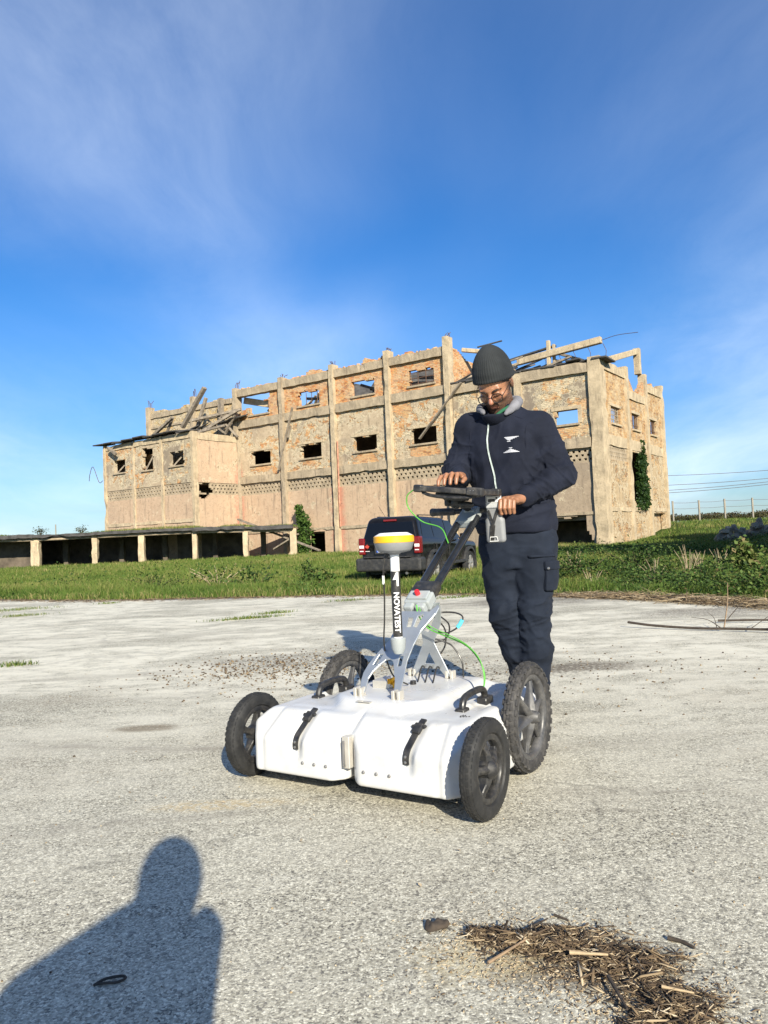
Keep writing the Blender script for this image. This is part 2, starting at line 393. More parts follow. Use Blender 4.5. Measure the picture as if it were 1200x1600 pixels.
def ground_mats():
    m, t, b = new_mat('field_soil'); co = t.add('ShaderNodeTexCoord').outputs['Object']
    n = t.noise(co, 0.9, 6, 0.65); n2 = t.noise(co, 9.0, 5, 0.7)
    c = t.mix(t.ramp(n, 0.35, 0.65), (0.030, 0.060, 0.010), (0.075, 0.105, 0.022))
    c = t.mix(t.ramp(n2, 0.5, 0.72), c, (0.085, 0.066, 0.030))
    t.put(b.inputs['Base Color'], c); b.inputs['Roughness'].default_value = 0.95; b.inputs['Specular IOR Level'].default_value = 0.1
    t.put(b.inputs['Normal'], t.bump(n2, 0.9, 0.08))
    soil = m
    m, t, b = new_mat('yard_concrete'); co = t.add('ShaderNodeTexCoord').outputs['Object']
    x, y, z = t.sep(co)
    wob = t.add('ShaderNodeVectorMath', operation='ADD', i_0=co, i_1=t.mapping(t.noise(co, 14, 3, 0.6, out=1), scale=(0.02, 0.02, 0))).outputs[0]
    cell = t.sep(t.voro(wob, 200, out='Color'))[0]; cell2 = t.sep(t.voro(wob, 95, out='Color'))[1]; edge = t.voro(wob, 200, 'DISTANCE_TO_EDGE')
    fine = t.noise(co, 260, 3, 0.7)
    tone = t.math('ADD', t.math('MULTIPLY', cell, 0.72), t.math('MULTIPLY', cell2, 0.28))
    col = t.add('ShaderNodeValToRGB'); t.put(col.inputs[0], tone); e = col.color_ramp.elements
    e[0].position = 0.10; e[0].color = (0.085, 0.080, 0.070, 1); e[1].position = 0.92; e[1].color = (0.80, 0.76, 0.61, 1)
    for p, cc in ((0.28, (0.25, 0.231, 0.176)), (0.46, (0.39, 0.366, 0.284)), (0.70, (0.54, 0.508, 0.40))):
        k = e.new(p); k.color = cc + (1,)
    c = col.outputs[0]
    c = t.mix(t.ramp(edge, 0.10, 0.0, 0, 0.55), c, (0.24, 0.22, 0.19))
    # pale cement skin that survives in drifting streaks, more of it farther from the camera
    st = t.noise(t.mapping(co, scale=(0.45, 1.0, 1), rot=(0, 0, R(-12))), 1.25, 8, 0.68, 0.6)
    mid = t.noise(t.mapping(co, scale=(1, 1.7, 1)), 3.6, 8, 0.72)
    pale = t.math('MULTIPLY', t.ramp(st, 0.36, 0.54), t.ramp(mid, 0.30, 0.58)); pale = t.math('MULTIPLY', pale, t.ramp(y, 1.6, 6.0, 0.22, 1.0))
    c = t.mix(pale, c, t.mix(fine, (0.60, 0.56, 0.445), (0.79, 0.75, 0.62)))
    st2 = t.noise(t.mapping(co, scale=(0.30, 1.5, 1), rot=(0, 0, R(-22)), loc=(4, 2, 0)), 1.0, 8, 0.7, 0.8)
    dirt = t.math('MULTIPLY', t.ramp(st2, 0.52, 0.70), t.ramp(mid, 0.35, 0.62))
    c = t.mix(t.math('MULTIPLY', dirt, 0.58), c, (0.20, 0.175, 0.14))
    warm = t.ramp(t.noise(co, 0.8, 5, 0.6), 0.50, 0.75); c = t.mix(t.math('MULTIPLY', warm, 0.22), c, (0.38, 0.32, 0.235))
    dn = t.noise(co, 2.6, 6, 0.7)
    def patch(cx, cy, rx, ry, colr, amt, cut):
        nonlocal c
        d = t.math('SQRT', t.math('ADD', t.math('POWER', t.math('DIVIDE', t.math('SUBTRACT', x, cx), rx), 2), t.math('POWER', t.math('DIVIDE', t.math('SUBTRACT', y, cy), ry), 2)))
        f = t.ramp(t.math('SUBTRACT', d, t.math('MULTIPLY', t.math('SUBTRACT', dn, 0.5), 1.4)), 0.35, 1.1, 1, 0)
        sp = t.ramp(t.noise(co, 42, 3, 0.6), cut, cut + 0.12)
        c = t.mix(t.math('MULTIPLY', t.math('MULTIPLY', f, sp), amt), c, colr)
    patch(-0.80, 5.65, 0.70, 0.40, (0.060, 0.048, 0.036), 0.70, 0.42)
    patch(-0.85, 5.0, 0.75, 0.55, (0.08, 0.066, 0.05), 0.5, 0.53)
    patch(0.36, 1.58, 0.24, 0.13, (0.075, 0.055, 0.038), 0.8, 0.32)
    patch(0.5, 4.9, 1.0, 0.6, (0.07, 0.055, 0.045), 0.8, 0.50)
    patch(1.25, 4.9, 0.55, 0.20, (0.11, 0.085, 0.06), 0.7, 0.35)
    patch(-1.24, 3.76, 0.20, 0.10, (0.16, 0.12, 0.07), 0.7, 0.3)
    patch(-0.6, 2.62, 0.30, 0.07, (0.50, 0.38, 0.20), 0.55, 0.42)
    patch(0.18, 1.62, 0.20, 0.12, (0.55, 0.46, 0.27), 0.55, 0.40)
    patch(1.9, 9.6, 1.6, 0.9, (0.10, 0.085, 0.07), 0.65, 0.35)
    patch(3.4, 7.6, 1.3, 0.5, (0.12, 0.10, 0.085), 0.6, 0.38)
    cr = t.add('ShaderNodeVectorMath', operation='ADD', i_0=co, i_1=t.mapping(t.noise(co, 1.5, 6, 0.65, out=1), scale=(0.9, 0.9, 0))).outputs[0]
    crack = t.ramp(t.voro(t.mapping(cr, scale=(1, 1, 0)), 0.23, 'DISTANCE_TO_EDGE'), 0.0, 0.005, 1, 0)
    c = t.mix(t.math('MULTIPLY', crack, t.ramp(mid, 0.42, 0.60, 0, 0.38)), c, (0.05, 0.045, 0.04))
    t.put(b.inputs['Base Color'], c); b.inputs['Roughness'].default_value = 0.9; b.inputs['Specular IOR Level'].default_value = 0.25
    h = t.math('ADD', t.math('MULTIPLY', cell, 0.6), t.math('ADD', t.math('MULTIPLY', t.ramp(edge, 0, 0.25), 0.5), t.math('MULTIPLY', fine, 0.4)))
    nb = t.bump(mid, 0.25, 0.015); t.put(b.inputs['Normal'], t.bump(h, 0.30, 0.003, nb))
    return soil, m
M_SOIL, M_YARD = ground_mats()
def build_ground():
    gx = np.concatenate([-np.geomspace(3500, 40, 26), np.linspace(-39, 45, 150), np.geomspace(46, 3500, 26)])
    gy = np.concatenate([np.linspace(-60, 4, 14), np.linspace(5, 75, 150), np.geomspace(77, 5000, 32)])
    X, Y = np.meshgrid(gx, gy, indexing='ij'); Z = ground_z(X, Y); n, k = X.shape
    i = np.arange(n * k).reshape(n, k); f = np.stack([i[:-1, :-1], i[1:, :-1], i[1:, 1:], i[:-1, 1:]], -1).reshape(-1, 4)
    o = link_mesh('field', np_mesh('field', np.stack([X, Y, Z], -1).reshape(-1, 3), f), M_SOIL, smooth=True); setp(o, kind='structure')
    # the worn concrete yard, a slab with an eaten outer edge
    xs = np.linspace(-40, 14, 541); top = edge_y(xs) + 0.16 * vnoise(np.stack([xs * 2.1, xs * 0, xs * 0], 1), 3) + 0.07 * vnoise(np.stack([xs * 9, xs * 0, xs * 0], 1), 4)
    ys = [np.full_like(xs, -14.0), np.full_like(xs, 0.0) - 2, top - 0.25, top]
    vs = np.concatenate([np.stack([xs, yy, np.where(np.arange(len(xs)) < 0, 0, 0.0 * xs)], 1) for yy in ys] + [np.stack([xs, top + 0.03, 0 * xs - 0.12], 1)])
    N = len(xs); f = []
    for r in range(4):
        a = r * N + np.arange(N - 1); f.append(np.stack([a, a + 1, a + 1 + N, a + N], 1))
    ok = vs; fl = np.concatenate(f)
    o = link_mesh('yard', np_mesh('yard', ok, fl), M_YARD); setp(o, kind='structure')
build_ground()
# ------------------------------------------------------------------ ruined warehouse
BLD0 = V((14.53, 49.27, -0.2)); BROT = math.atan2(-0.5795, 0.815)
def wall_mat(name, plaster, plaster2, brick1, brick2, expose, seed=0.0, grey=0.3, pale=0.75, stains=(), spots=()):
    """old plaster on brick: the plaster has fallen off in sheets (amount = expose), leaving pointed brickwork"""
    m, t, b = new_mat(name); co = t.add('ShaderNodeTexCoord').outputs['Object']; x, y, z = t.sep(co)
    uv = t.comb(t.math('ADD', x, y), z, 0.0)
    br = t.add('ShaderNodeTexBrick', i_Vector=uv, i_Scale=1.0); br.inputs['Brick Width'].default_value = 0.31; br.inputs['Row Height'].default_value = 0.125
    br.inputs['Mortar Size'].default_value = 0.016; br.inputs['Mortar Smooth'].default_value = 0.3
    br.inputs['Color1'].default_value = c4(brick1); br.inputs['Color2'].default_value = c4(brick2); br.inputs['Mortar'].default_value = (0.40, 0.32, 0.22, 1)
    per = t.sep(t.voro(t.comb(t.math('MULTIPLY', t.math('ADD', x, y), 3.2), t.math('MULTIPLY', z, 8.0), seed), 1.0, out='Color'))[0]
    bc = t.mix(t.ramp(per, 0.35, 0.95, 0, 0.8), br.outputs['Color'], (0.56, 0.36, 0.17))
    bc = t.mix(t.ramp(per, 0.2, 0.05, 0, 0.6), bc, (0.20, 0.09, 0.05))
    sc = t.comb(t.math('ADD', x, y), z, seed)
    n = t.noise(sc, 0.55, 8, 0.62, 0.5); n2 = t.noise(sc, 2.4, 8, 0.7); n3 = t.noise(sc, 0.28, 4, 0.5)
    mask = t.math('ADD', t.math('MULTIPLY', n, 0.62), t.math('MULTIPLY', n2, 0.38)); th = 0.70 - 0.40 * expose
    fall = t.ramp(mask, th, th + 0.025)
    pc = t.mix(t.ramp(n2, 0.3, 0.7), plaster, plaster2); pc = t.mix(t.math('MULTIPLY', t.ramp(n3, 0.45, 0.62), grey), pc, (0.21, 0.175, 0.14))
    streak = t.noise(t.comb(t.math('MULTIPLY', t.math('ADD', x, y), 3.0), t.math('MULTIPLY', z, 0.28), seed), 1.0, 5, 0.65)
    pc = t.mix(t.ramp(streak, 0.52, 0.72, 0, 0.7), pc, (0.16, 0.125, 0.095))
    rim = t.math('MULTIPLY', t.ramp(mask, th - 0.05, th), t.math('SUBTRACT', 1.0, fall)); pc = t.mix(t.math('MULTIPLY', rim, 0.7), pc, (0.56, 0.48, 0.34))
    thin = t.math('MULTIPLY', t.ramp(t.noise(sc, 1.3, 8, 0.72), 0.46, 0.53), pale); 
    for su, sz, ru, rz in spots:      # fresh brick laid bare round the openings
        du = t.math('DIVIDE', t.math('SUBTRACT', t.math('ADD', x, y), su), ru); dv = t.math('DIVIDE', t.math('SUBTRACT', z, sz), rz)
        d = t.math('ADD', t.math('SQRT', t.math('ADD', t.math('MULTIPLY', du, du), t.math('MULTIPLY', dv, dv))), t.math('MULTIPLY', t.math('SUBTRACT', n2, 0.5), 2.6)); f = t.ramp(d, 0.72, 0.80, 1, 0)
        fall = t.math('MAXIMUM', fall, f); thin = t.math('MULTIPLY', thin, t.math('SUBTRACT', 1.0, t.math('MULTIPLY', f, 0.8)))
    bc = t.mix(thin, bc, t.mix(per, (0.50, 0.42, 0.285), (0.62, 0.53, 0.375)))
    c = t.mix(fall, pc, bc)
    for su, sz0, sz1, wd in stains:
        f = t.math('MULTIPLY', t.ramp(t.math('ABSOLUTE', t.math('SUBTRACT', t.math('ADD', x, y), t.math('ADD', su, t.math('MULTIPLY', t.math('SUBTRACT', n2, 0.5), wd * 2)))), 0, wd, 1, 0), t.math('MULTIPLY', t.ramp(z, sz0, sz0 + 0.8), t.ramp(z, sz1 - 1.5, sz1, 1, 0))); c = t.mix(t.math('MULTIPLY', f, 0.75), c, (0.42, 0.16, 0.115))
    dirty = t.noise(sc, 6.0, 6, 0.75); c = t.mix(t.ramp(dirty, 0.52, 0.72, 0, 0.75), c, (0.12, 0.095, 0.07))
    t.put(b.inputs['Base Color'], c); b.inputs['Roughness'].default_value = 0.92; b.inputs['Specular IOR Level'].default_value = 0.15
    hh = t.math('ADD', t.math('MULTIPLY', t.math('SUBTRACT', 1.0, fall), 1.3), t.math('ADD', t.math('MULTIPLY', t.math('MULTIPLY', br.outputs['Fac'], fall), -0.9), t.math('MULTIPLY', dirty, 0.6)))
    t.put(b.inputs['Normal'], t.bump(hh, 1.0, 0.03)); return m
def concrete_mat(name, col, dark=0.5):
    m, t, b = new_mat(name); co = t.add('ShaderNodeTexCoord').outputs['Object']; x, y, z = t.sep(co)
    n = t.noise(co, 1.4, 7, 0.7); n2 = t.noise(t.comb(t.math('MULTIPLY', x, 4.0), t.math('MULTIPLY', y, 4.0), t.math('MULTIPLY', z, 0.7)), 1.0, 6, 0.7); n3 = t.noise(co, 9, 6, 0.75)
    c = t.mix(t.ramp(n, 0.3, 0.7), col, tuple(k * 1.5 for k in col)); c = t.mix(t.ramp(n2, 0.50, 0.75, 0, dark), c, (0.11, 0.09, 0.075))
    c = t.mix(t.ramp(n3, 0.56, 0.72, 0, 0.6), c, tuple(min(k * 1.6, 0.62) for k in col)); c = t.mix(t.ramp(t.noise(co, 4, 6, 0.7), 0.62, 0.72, 0, 0.7), c, (0.10, 0.08, 0.065))
    t.put(b.inputs['Base Color'], c); b.inputs['Roughness'].default_value = 0.93; b.inputs['Specular IOR Level'].default_value = 0.15
    t.put(b.inputs['Normal'], t.bump(t.math('ADD', n3, t.math('MULTIPLY', n, 0.5)), 0.8, 0.04)); return m
PL, PL2, BR1, BR2 = (0.41, 0.32, 0.215), (0.50, 0.40, 0.275), (0.50, 0.215, 0.075), (0.58, 0.30, 0.12)
M_TOP = wall_mat('wall_brick_bare', PL, PL2, (0.50, 0.165, 0.05), (0.60, 0.27, 0.09), 0.80, 3.3, 0.3, 0.40)
M_MID = wall_mat('wall_plaster_peeling', (0.38, 0.30, 0.205), (0.48, 0.385, 0.27), (0.52, 0.22, 0.08), (0.58, 0.31, 0.13), 0.50, 7.7, 0.7, 1.0, [(-34.0, 0, 9.0, 0.7)], [(-31.0, 7.75, 1.5, 0.42), (-25.4, 7.75, 1.1, 0.35), (-19.4, 7.55, 1.9, 0.6), (-13.6, 7.5, 1.7, 0.7), (-15.5, 11.0, 1.3, 0.7)])
M_LOW = wall_mat('wall_plaster_rose', (0.44, 0.315, 0.215), (0.50, 0.37, 0.255), (0.46, 0.30, 0.18), (0.50, 0.36, 0.22), 0.22, 1.1, 0.15, 0.8, [(-34.0, -2, 9.0, 0.8), (-22.3, -1, 7.5, 0.8), (-22.9, 0, 6.5, 0.5)])
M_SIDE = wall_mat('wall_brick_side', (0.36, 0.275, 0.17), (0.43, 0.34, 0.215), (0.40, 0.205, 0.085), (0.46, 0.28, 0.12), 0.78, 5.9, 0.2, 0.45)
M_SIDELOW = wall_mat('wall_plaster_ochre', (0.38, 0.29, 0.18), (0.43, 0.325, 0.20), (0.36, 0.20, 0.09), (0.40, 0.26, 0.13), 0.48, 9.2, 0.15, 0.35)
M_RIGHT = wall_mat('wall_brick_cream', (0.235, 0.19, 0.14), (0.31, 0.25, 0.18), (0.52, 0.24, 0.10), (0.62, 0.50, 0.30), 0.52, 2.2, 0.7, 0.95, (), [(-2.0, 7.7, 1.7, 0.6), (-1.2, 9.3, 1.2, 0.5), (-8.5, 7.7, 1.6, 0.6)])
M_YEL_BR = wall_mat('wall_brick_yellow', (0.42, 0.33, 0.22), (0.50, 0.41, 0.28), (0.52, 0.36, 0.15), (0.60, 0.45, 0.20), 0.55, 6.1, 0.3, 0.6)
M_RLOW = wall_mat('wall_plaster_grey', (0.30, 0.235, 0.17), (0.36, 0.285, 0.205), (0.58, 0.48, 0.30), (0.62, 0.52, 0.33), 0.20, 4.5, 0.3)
M_CONC = concrete_mat('old_concrete', (0.29, 0.235, 0.165), 0.75)
M_CONCL = concrete_mat('old_concrete_pale', (0.36, 0.29, 0.195), 0.7)
M_DARK = simple('tar_roofing', (0.055, 0.052, 0.05), 0.85, var=0.5, scale=2, bump=0.6, bscale=9, bdist=0.05)
M_WOOD = simple('weathered_timber', (0.21, 0.175, 0.135), 0.9, var=0.45, scale=3, bump=0.5, bscale=18, bdist=0.02)
M_IRON = simple('rusty_iron', (0.10, 0.055, 0.035), 0.8, var=0.5, scale=8, bump=0.3, bscale=50)
M_INNER = simple('inner_masonry', (0.26, 0.20, 0.14), 0.95, var=0.4, scale=1.2, bump=0.5, bscale=8, bdist=0.04)

def cell_wall(name, mat, parent, u0, u1, z0, z1, place, solid, thick=0.36, cu=0.155, cz=0.125):
    """masonry built from brick-sized cells; solid(u, z) says which cells still stand, so edges break along the bricks"""
    nu = max(1, round((u1 - u0) / cu)); nz = max(1, round((z1 - z0) / cz)); du = (u1 - u0) / nu; dz = (z1 - z0) / nz
    U = u0 + (np.arange(nu) + 0.5) * du; Z = z0 + (np.arange(nz) + 0.5) * dz; g = np.zeros((nu + 2, nz + 2), bool)
    UU, ZZ = np.meshgrid(U, Z, indexing='ij'); g[1:-1, 1:-1] = solid(UU, ZZ)
    vid = {}; vs = []; fs = []
    def vert(i, w, k):
        key = (i, w, k)
        if key not in vid: vid[key] = len(vs); vs.append(place(u0 + i * du, w * thick, z0 + k * dz))
        return vid[key]
    # merge front/back faces in vertical runs to keep the mesh light
    for i in range(nu):
        k = 0
        while k < nz:
            if not g[i + 1, k + 1]: k += 1; continue
            k2 = k
            while k2 < nz and g[i + 1, k2 + 1]: k2 += 1
            fs.append((vert(i, 0, k), vert(i + 1, 0, k), vert(i + 1, 0, k2), vert(i, 0, k2)))
            fs.append((vert(i, 1, k), vert(i, 1, k2), vert(i + 1, 1, k2), vert(i + 1, 1, k)))
            fs.append((vert(i, 0, k), vert(i, 1, k), vert(i + 1, 1, k), vert(i + 1, 0, k)))
            fs.append((vert(i, 0, k2), vert(i + 1, 0, k2), vert(i + 1, 1, k2), vert(i, 1, k2)))
            k = k2
        for k in range(nz):
            if g[i + 1, k + 1]:
                if not g[i, k + 1]: fs.append((vert(i, 0, k), vert(i, 0, k + 1), vert(i, 1, k + 1), vert(i, 1, k)))
                if not g[i + 2, k + 1]: fs.append((vert(i + 1, 0, k), vert(i + 1, 1, k), vert(i + 1, 1, k + 1), vert(i + 1, 0, k + 1)))
    if not fs: return None
    me = bpy.data.meshes.new(name); me.from_pydata([tuple(v) for v in vs], [], fs); me.update()
    o = link_mesh(name, me, mat, parent)
    if name == 'parapet_bricks': o['kind'] = 'stuff'
    return o
def jag(u, z, a, seed, s=2.2): return a * vnoise(np.stack([u.ravel() * s, z.ravel() * s, u.ravel() * 0 + seed], 1), int(seed * 10)).reshape(u.shape)
def window_hole(u, z, a, b, lo, hi, seed=1.0, rag=0.0, ragtop=0.0):
    r = jag(u, z, 1, seed, 2.6); return (u > a - rag * r) & (u < b + rag * r) & (z > lo) & (z < hi + ragtop * np.maximum(jag(u, z, 1, seed + 3, 1.6), -0.2))

def rough_bar(name, mat, parent, lo, hi, n=(2, 2, 14), amp=0.036, seed=0):
    """a cast concrete member with worn, chipped edges"""
    bm = bmesh.new(); bmesh.ops.create_cube(bm, size=1.0)
    d = V(hi) - V(lo); c = (V(hi) + V(lo)) / 2; ax = max(range(3), key=lambda i: d[i]); cuts = max(2, int(d[ax] / 0.28))
    for v in bm.verts: v.co = V([c[i] + v.co[i] * d[i] for i in range(3)])
    es = [e for e in bm.edges if abs((e.verts[0].co - e.verts[1].co)[ax]) > 1e-4]
    bmesh.ops.subdivide_edges(bm, edges=es, cuts=cuts, use_grid_fill=True)
    for v in bm.verts:
        p = v.co * 1.7 + V((seed * 3.1, seed, 0)); q = V((mnoise.noise(p), mnoise.noise(p + V((9, 0, 0))), mnoise.noise(p + V((0, 9, 0)))))
        big = mnoise.noise(v.co * 0.8 + V((0, 0, seed)))
        for i in range(3):
            if i != ax:
                inw = -1 if v.co[i] > c[i] else 1
                v.co[i] += q[i] * amp + inw * max(0, big - 0.22) * amp * 5
    me = bpy.data.meshes.new(name); bm.to_mesh(me); bm.free(); return link_mesh(name, me, mat, parent)

def sill(parent, a, b, z, y=-0.14, name='window_sill'):
    MB().bb((a - 0.12, y, z - 0.14), (b + 0.12, 0.22, z)).build(name, M_CONC, parent)

def build_warehouse():
    B = empty('ruined_warehouse', BLD0, BROT, 'derelict three storey brick warehouse with peeling ochre plaster and a collapsed roof', 'building')
    F = lambda u, w, z: (u, w, z)                         # front facade, u = local x
    Z = lambda v: v + 0.2                                 # heights were measured from the yard; local ground is 0.2 lower
    pill = [-46.7, -39.9, -34.0, -28.25, -22.45, -16.8, -11.35]
    right = [-11.35, -5.7, -0.1]
    wins = {(-34.0, -28.25): (-32.35, -29.95), (-28.25, -22.45): (-26.4, -24.05), (-22.45, -16.8): (-20.5, -18.3), (-16.8, -11.35): (-14.9, -12.6), (-39.9, -34.0): (-38.3, -36.0), (-46.7, -39.9): None}
    bays = list(zip(pill[:-1], pill[1:]))
    # --- tall block, front
    for n, (a, b) in enumerate(bays):
        w = wins[(a, b)]; u0, u1 = a + 0.2, b - 0.2; s = n * 1.7 + 1
        topz = 15.0
        def top(u, z, w=w, s=s, a=a):
            k = np.ones(u.shape, bool)
            if w and a > -35: k &= ~window_hole(u, z, w[0], w[1], Z(12.5), Z(13.62), s, 0.12, 0.25)
            if abs(a + 34.0) < 0.1: k &= ~((z > Z(12.9) + 0.22 * (u + 34)) & (u < -29.8) & (u > -33.9)) | (z > Z(14.35))
            if a < -35: k &= z < Z(13.95)
            return k
        if a > -35:
            cell_wall('wall_panel', M_TOP, B, u0, u1, Z(12.1), Z(14.35), F, top)
            rough_bar('cornice_beam', M_CONC, B, (u0, -0.24, Z(14.35)), (u1, 0.4, Z(15.0)), seed=s)
            cell_wall('parapet_bricks', M_TOP, B, u0, u1, Z(15.0), Z(15.6), lambda u, w_, z: (u, w_ + 0.02, z), lambda u, z, s=s: z < Z(15.02) + np.maximum(0, jag(u, z * 0, 0.6, s + 4, 1.0)) + 0.08 * jag(u, z, 1, s, 5))
            rough_bar('floor_beam', M_CONC, B, (u0, -0.24, Z(11.4)), (u1, 0.4, Z(12.1)), seed=s + 2)
        else:
            cell_wall('wall_panel', M_YEL_BR, B, u0, u1, Z(10.0), Z(13.95), F, top)
            rough_bar('cornice_beam', M_CONC, B, (u0, -0.14, Z(13.95)), (u1, 0.4, Z(14.45)), seed=s); rough_bar('floor_beam', M_CONC, B, (u0, -0.12, Z(12.9)), (u1, 0.1, Z(13.1)), seed=s + 1)
            cell_wall('parapet_bricks', M_YEL_BR, B, u0, u1, Z(14.45), Z(15.0), F, lambda u, z, s=s: z < Z(14.5) + np.maximum(0, jag(u, z * 0, 0.3, s + 4, 0.8)))
        def mid(u, z, w=w, s=s):
            if w is None: return np.ones(u.shape, bool)
            return ~window_hole(u, z, w[0], w[1], Z(7.95), Z(9.15), s + 7, 0.08, 0.3)
        if a > -35:
            cell_wall('wall_panel', M_MID, B, u0, u1, Z(6.95), Z(11.4), F, mid)
            rough_bar('floor_beam', M_CONC, B, (u0, -0.17, Z(6.28)), (u1, 0.4, Z(6.95)), seed=s + 5)
            lattice(B, u0, u1, Z(5.22), Z(6.28), F)
            def low(u, z, a=a):
                return ~((u > -25.95) & (u < -24.1) & (z < Z(1.6))) if abs(a + 28.25) < 0.1 else np.ones(u.shape, bool)
            cell_wall('wall_panel', M_LOW, B, u0, u1, Z(-0.9), Z(5.22), F, low)
            rough_bar('plinth_band', M_CONC, B, (u0, -0.10, Z(1.72)), (u1, 0.05, Z(1.98)), seed=s + 9)
            sill(B, w[0], w[1], Z(7.95)); sill(B, w[0], w[1], Z(12.5))
            MB().bb((w[0] - 0.3, -0.05, Z(9.17)), (w[1] + 0.3, 0.2, Z(9.36))).build('lintel', M_CONCL, B)
        else:
            cell_wall('wall_panel', M_MID, B, u0, u1, Z(-0.9), Z(10.0), F, lambda u, z: np.ones(u.shape, bool))
    for n, a in enumerate(pill):
        hgt = [15.15, 15.3, 15.2, 15.3, 15.45, 15.6, 15.7][n]
        rough_bar('pillar', M_CONCL if n > 3 else M_CONC, B, (a - 0.215, -0.38, Z(-0.9)), (a + 0.215, 0.45, Z(hgt)), seed=n * 2.3)
        mb = MB()
        for q in range(4):
            px, py = a - 0.16 + 0.11 * q, 0.05 + 0.1 * (q % 2); mb.tube([(px, py, Z(hgt) - 0.1), (px + random.uniform(-.05, .05), py, Z(hgt) + (random.uniform(.25, .5) if n < 3 else .15)), (px + random.uniform(-.3, .3), py + random.uniform(-.2, .2), Z(hgt) + (random.uniform(.5, 1.0) if n < 3 else random.uniform(.2, .4)))], 0.028, 5)
        mb.build('rebar', M_IRON, B)
    # rust stained down pipe beside the second pillar and iron window bars
    MB().tube([(-22.05, -0.34, Z(1.9)), (-22.05, -0.34, Z(5.0)), (-22.02, -0.34, Z(9.0))], 0.07, 8).build('down_pipe', simple('pipe_rust', (0.42, 0.20, 0.13), 0.8, var=0.4, scale=3), B)
    bars = MB()
    for k in range(4): bars.tube([(-14.85 + 0.72 * k, 0.12, Z(12.5)), (-14.85 + 0.72 * k, 0.12, Z(13.6))], 0.035, 6)
    for k in range(3): bars.tube([(-14.9, 0.12, Z(12.62 + 0.45 * k)), (-12.65, 0.12, Z(12.62 + 0.45 * k))], 0.035, 6)
    bars.build('window_bars', M_IRON, B)
    bars = MB()
    for k in range(3): bars.tube([(-25.6 + 0.62 * k, 0.12, Z(12.5)), (-25.6 + 0.62 * k, 0.12, Z(13.6))], 0.03, 6)
    bars.build('window_bars', M_IRON, B)
    # --- lower right block, front
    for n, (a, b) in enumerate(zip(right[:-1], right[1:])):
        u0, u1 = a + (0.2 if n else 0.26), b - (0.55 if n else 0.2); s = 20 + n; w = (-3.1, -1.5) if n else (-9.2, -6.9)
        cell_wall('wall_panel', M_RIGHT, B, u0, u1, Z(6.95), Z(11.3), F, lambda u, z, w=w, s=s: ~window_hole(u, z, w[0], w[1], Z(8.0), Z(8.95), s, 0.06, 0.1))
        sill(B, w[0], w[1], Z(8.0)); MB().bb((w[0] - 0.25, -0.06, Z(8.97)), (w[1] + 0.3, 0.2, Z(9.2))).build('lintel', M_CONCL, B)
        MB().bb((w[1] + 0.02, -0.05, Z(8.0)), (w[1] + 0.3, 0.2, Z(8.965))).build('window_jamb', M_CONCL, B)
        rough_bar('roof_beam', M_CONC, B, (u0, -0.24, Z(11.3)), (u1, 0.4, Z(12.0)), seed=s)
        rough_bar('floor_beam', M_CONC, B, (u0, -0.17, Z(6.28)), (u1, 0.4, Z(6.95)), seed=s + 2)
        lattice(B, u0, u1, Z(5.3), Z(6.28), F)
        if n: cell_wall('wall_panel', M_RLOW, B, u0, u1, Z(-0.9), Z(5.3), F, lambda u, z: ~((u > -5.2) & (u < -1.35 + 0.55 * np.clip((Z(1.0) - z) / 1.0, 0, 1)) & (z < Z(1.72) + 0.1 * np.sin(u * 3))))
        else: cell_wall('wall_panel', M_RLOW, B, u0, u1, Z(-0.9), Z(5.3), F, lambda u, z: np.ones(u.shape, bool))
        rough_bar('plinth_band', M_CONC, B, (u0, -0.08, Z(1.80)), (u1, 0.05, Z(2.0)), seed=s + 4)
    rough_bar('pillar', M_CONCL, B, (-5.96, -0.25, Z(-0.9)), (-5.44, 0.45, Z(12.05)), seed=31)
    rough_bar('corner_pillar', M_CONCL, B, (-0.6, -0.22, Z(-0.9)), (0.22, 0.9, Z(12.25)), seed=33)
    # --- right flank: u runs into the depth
    Sd = lambda u, w, z: (-w, u, z)
    sp = [0.9, 5.75, 10.45, 15.0]
    for n, (a, b) in enumerate(zip(sp[:-1], sp[1:])):
        u0, u1 = a + (0.0 if n == 0 else 0.22), b - 0.22; s = 40 + n
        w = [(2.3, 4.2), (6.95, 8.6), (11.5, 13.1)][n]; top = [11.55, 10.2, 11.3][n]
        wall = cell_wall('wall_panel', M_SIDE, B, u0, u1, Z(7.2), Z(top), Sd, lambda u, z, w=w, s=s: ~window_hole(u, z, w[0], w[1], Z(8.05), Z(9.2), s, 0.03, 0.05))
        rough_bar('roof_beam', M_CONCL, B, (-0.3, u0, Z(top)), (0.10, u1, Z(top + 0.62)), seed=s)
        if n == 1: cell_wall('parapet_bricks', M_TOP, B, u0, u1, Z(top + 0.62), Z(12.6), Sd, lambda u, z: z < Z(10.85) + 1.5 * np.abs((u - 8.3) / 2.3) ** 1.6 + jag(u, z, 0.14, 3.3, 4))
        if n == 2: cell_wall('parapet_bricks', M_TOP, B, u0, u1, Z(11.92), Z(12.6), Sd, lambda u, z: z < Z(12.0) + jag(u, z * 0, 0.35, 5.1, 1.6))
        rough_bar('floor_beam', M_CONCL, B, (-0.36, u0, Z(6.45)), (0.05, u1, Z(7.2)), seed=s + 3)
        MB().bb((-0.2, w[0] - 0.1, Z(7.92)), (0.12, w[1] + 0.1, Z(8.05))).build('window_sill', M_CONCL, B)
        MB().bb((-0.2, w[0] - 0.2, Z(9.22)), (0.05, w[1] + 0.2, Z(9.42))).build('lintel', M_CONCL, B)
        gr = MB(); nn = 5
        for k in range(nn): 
            uu = w[0] + (k + 0.5) * (w[1] - w[0]) / nn; gr.bar((-0.12, uu, Z(8.05)), (-0.12, uu, Z(9.2)), 0.05)
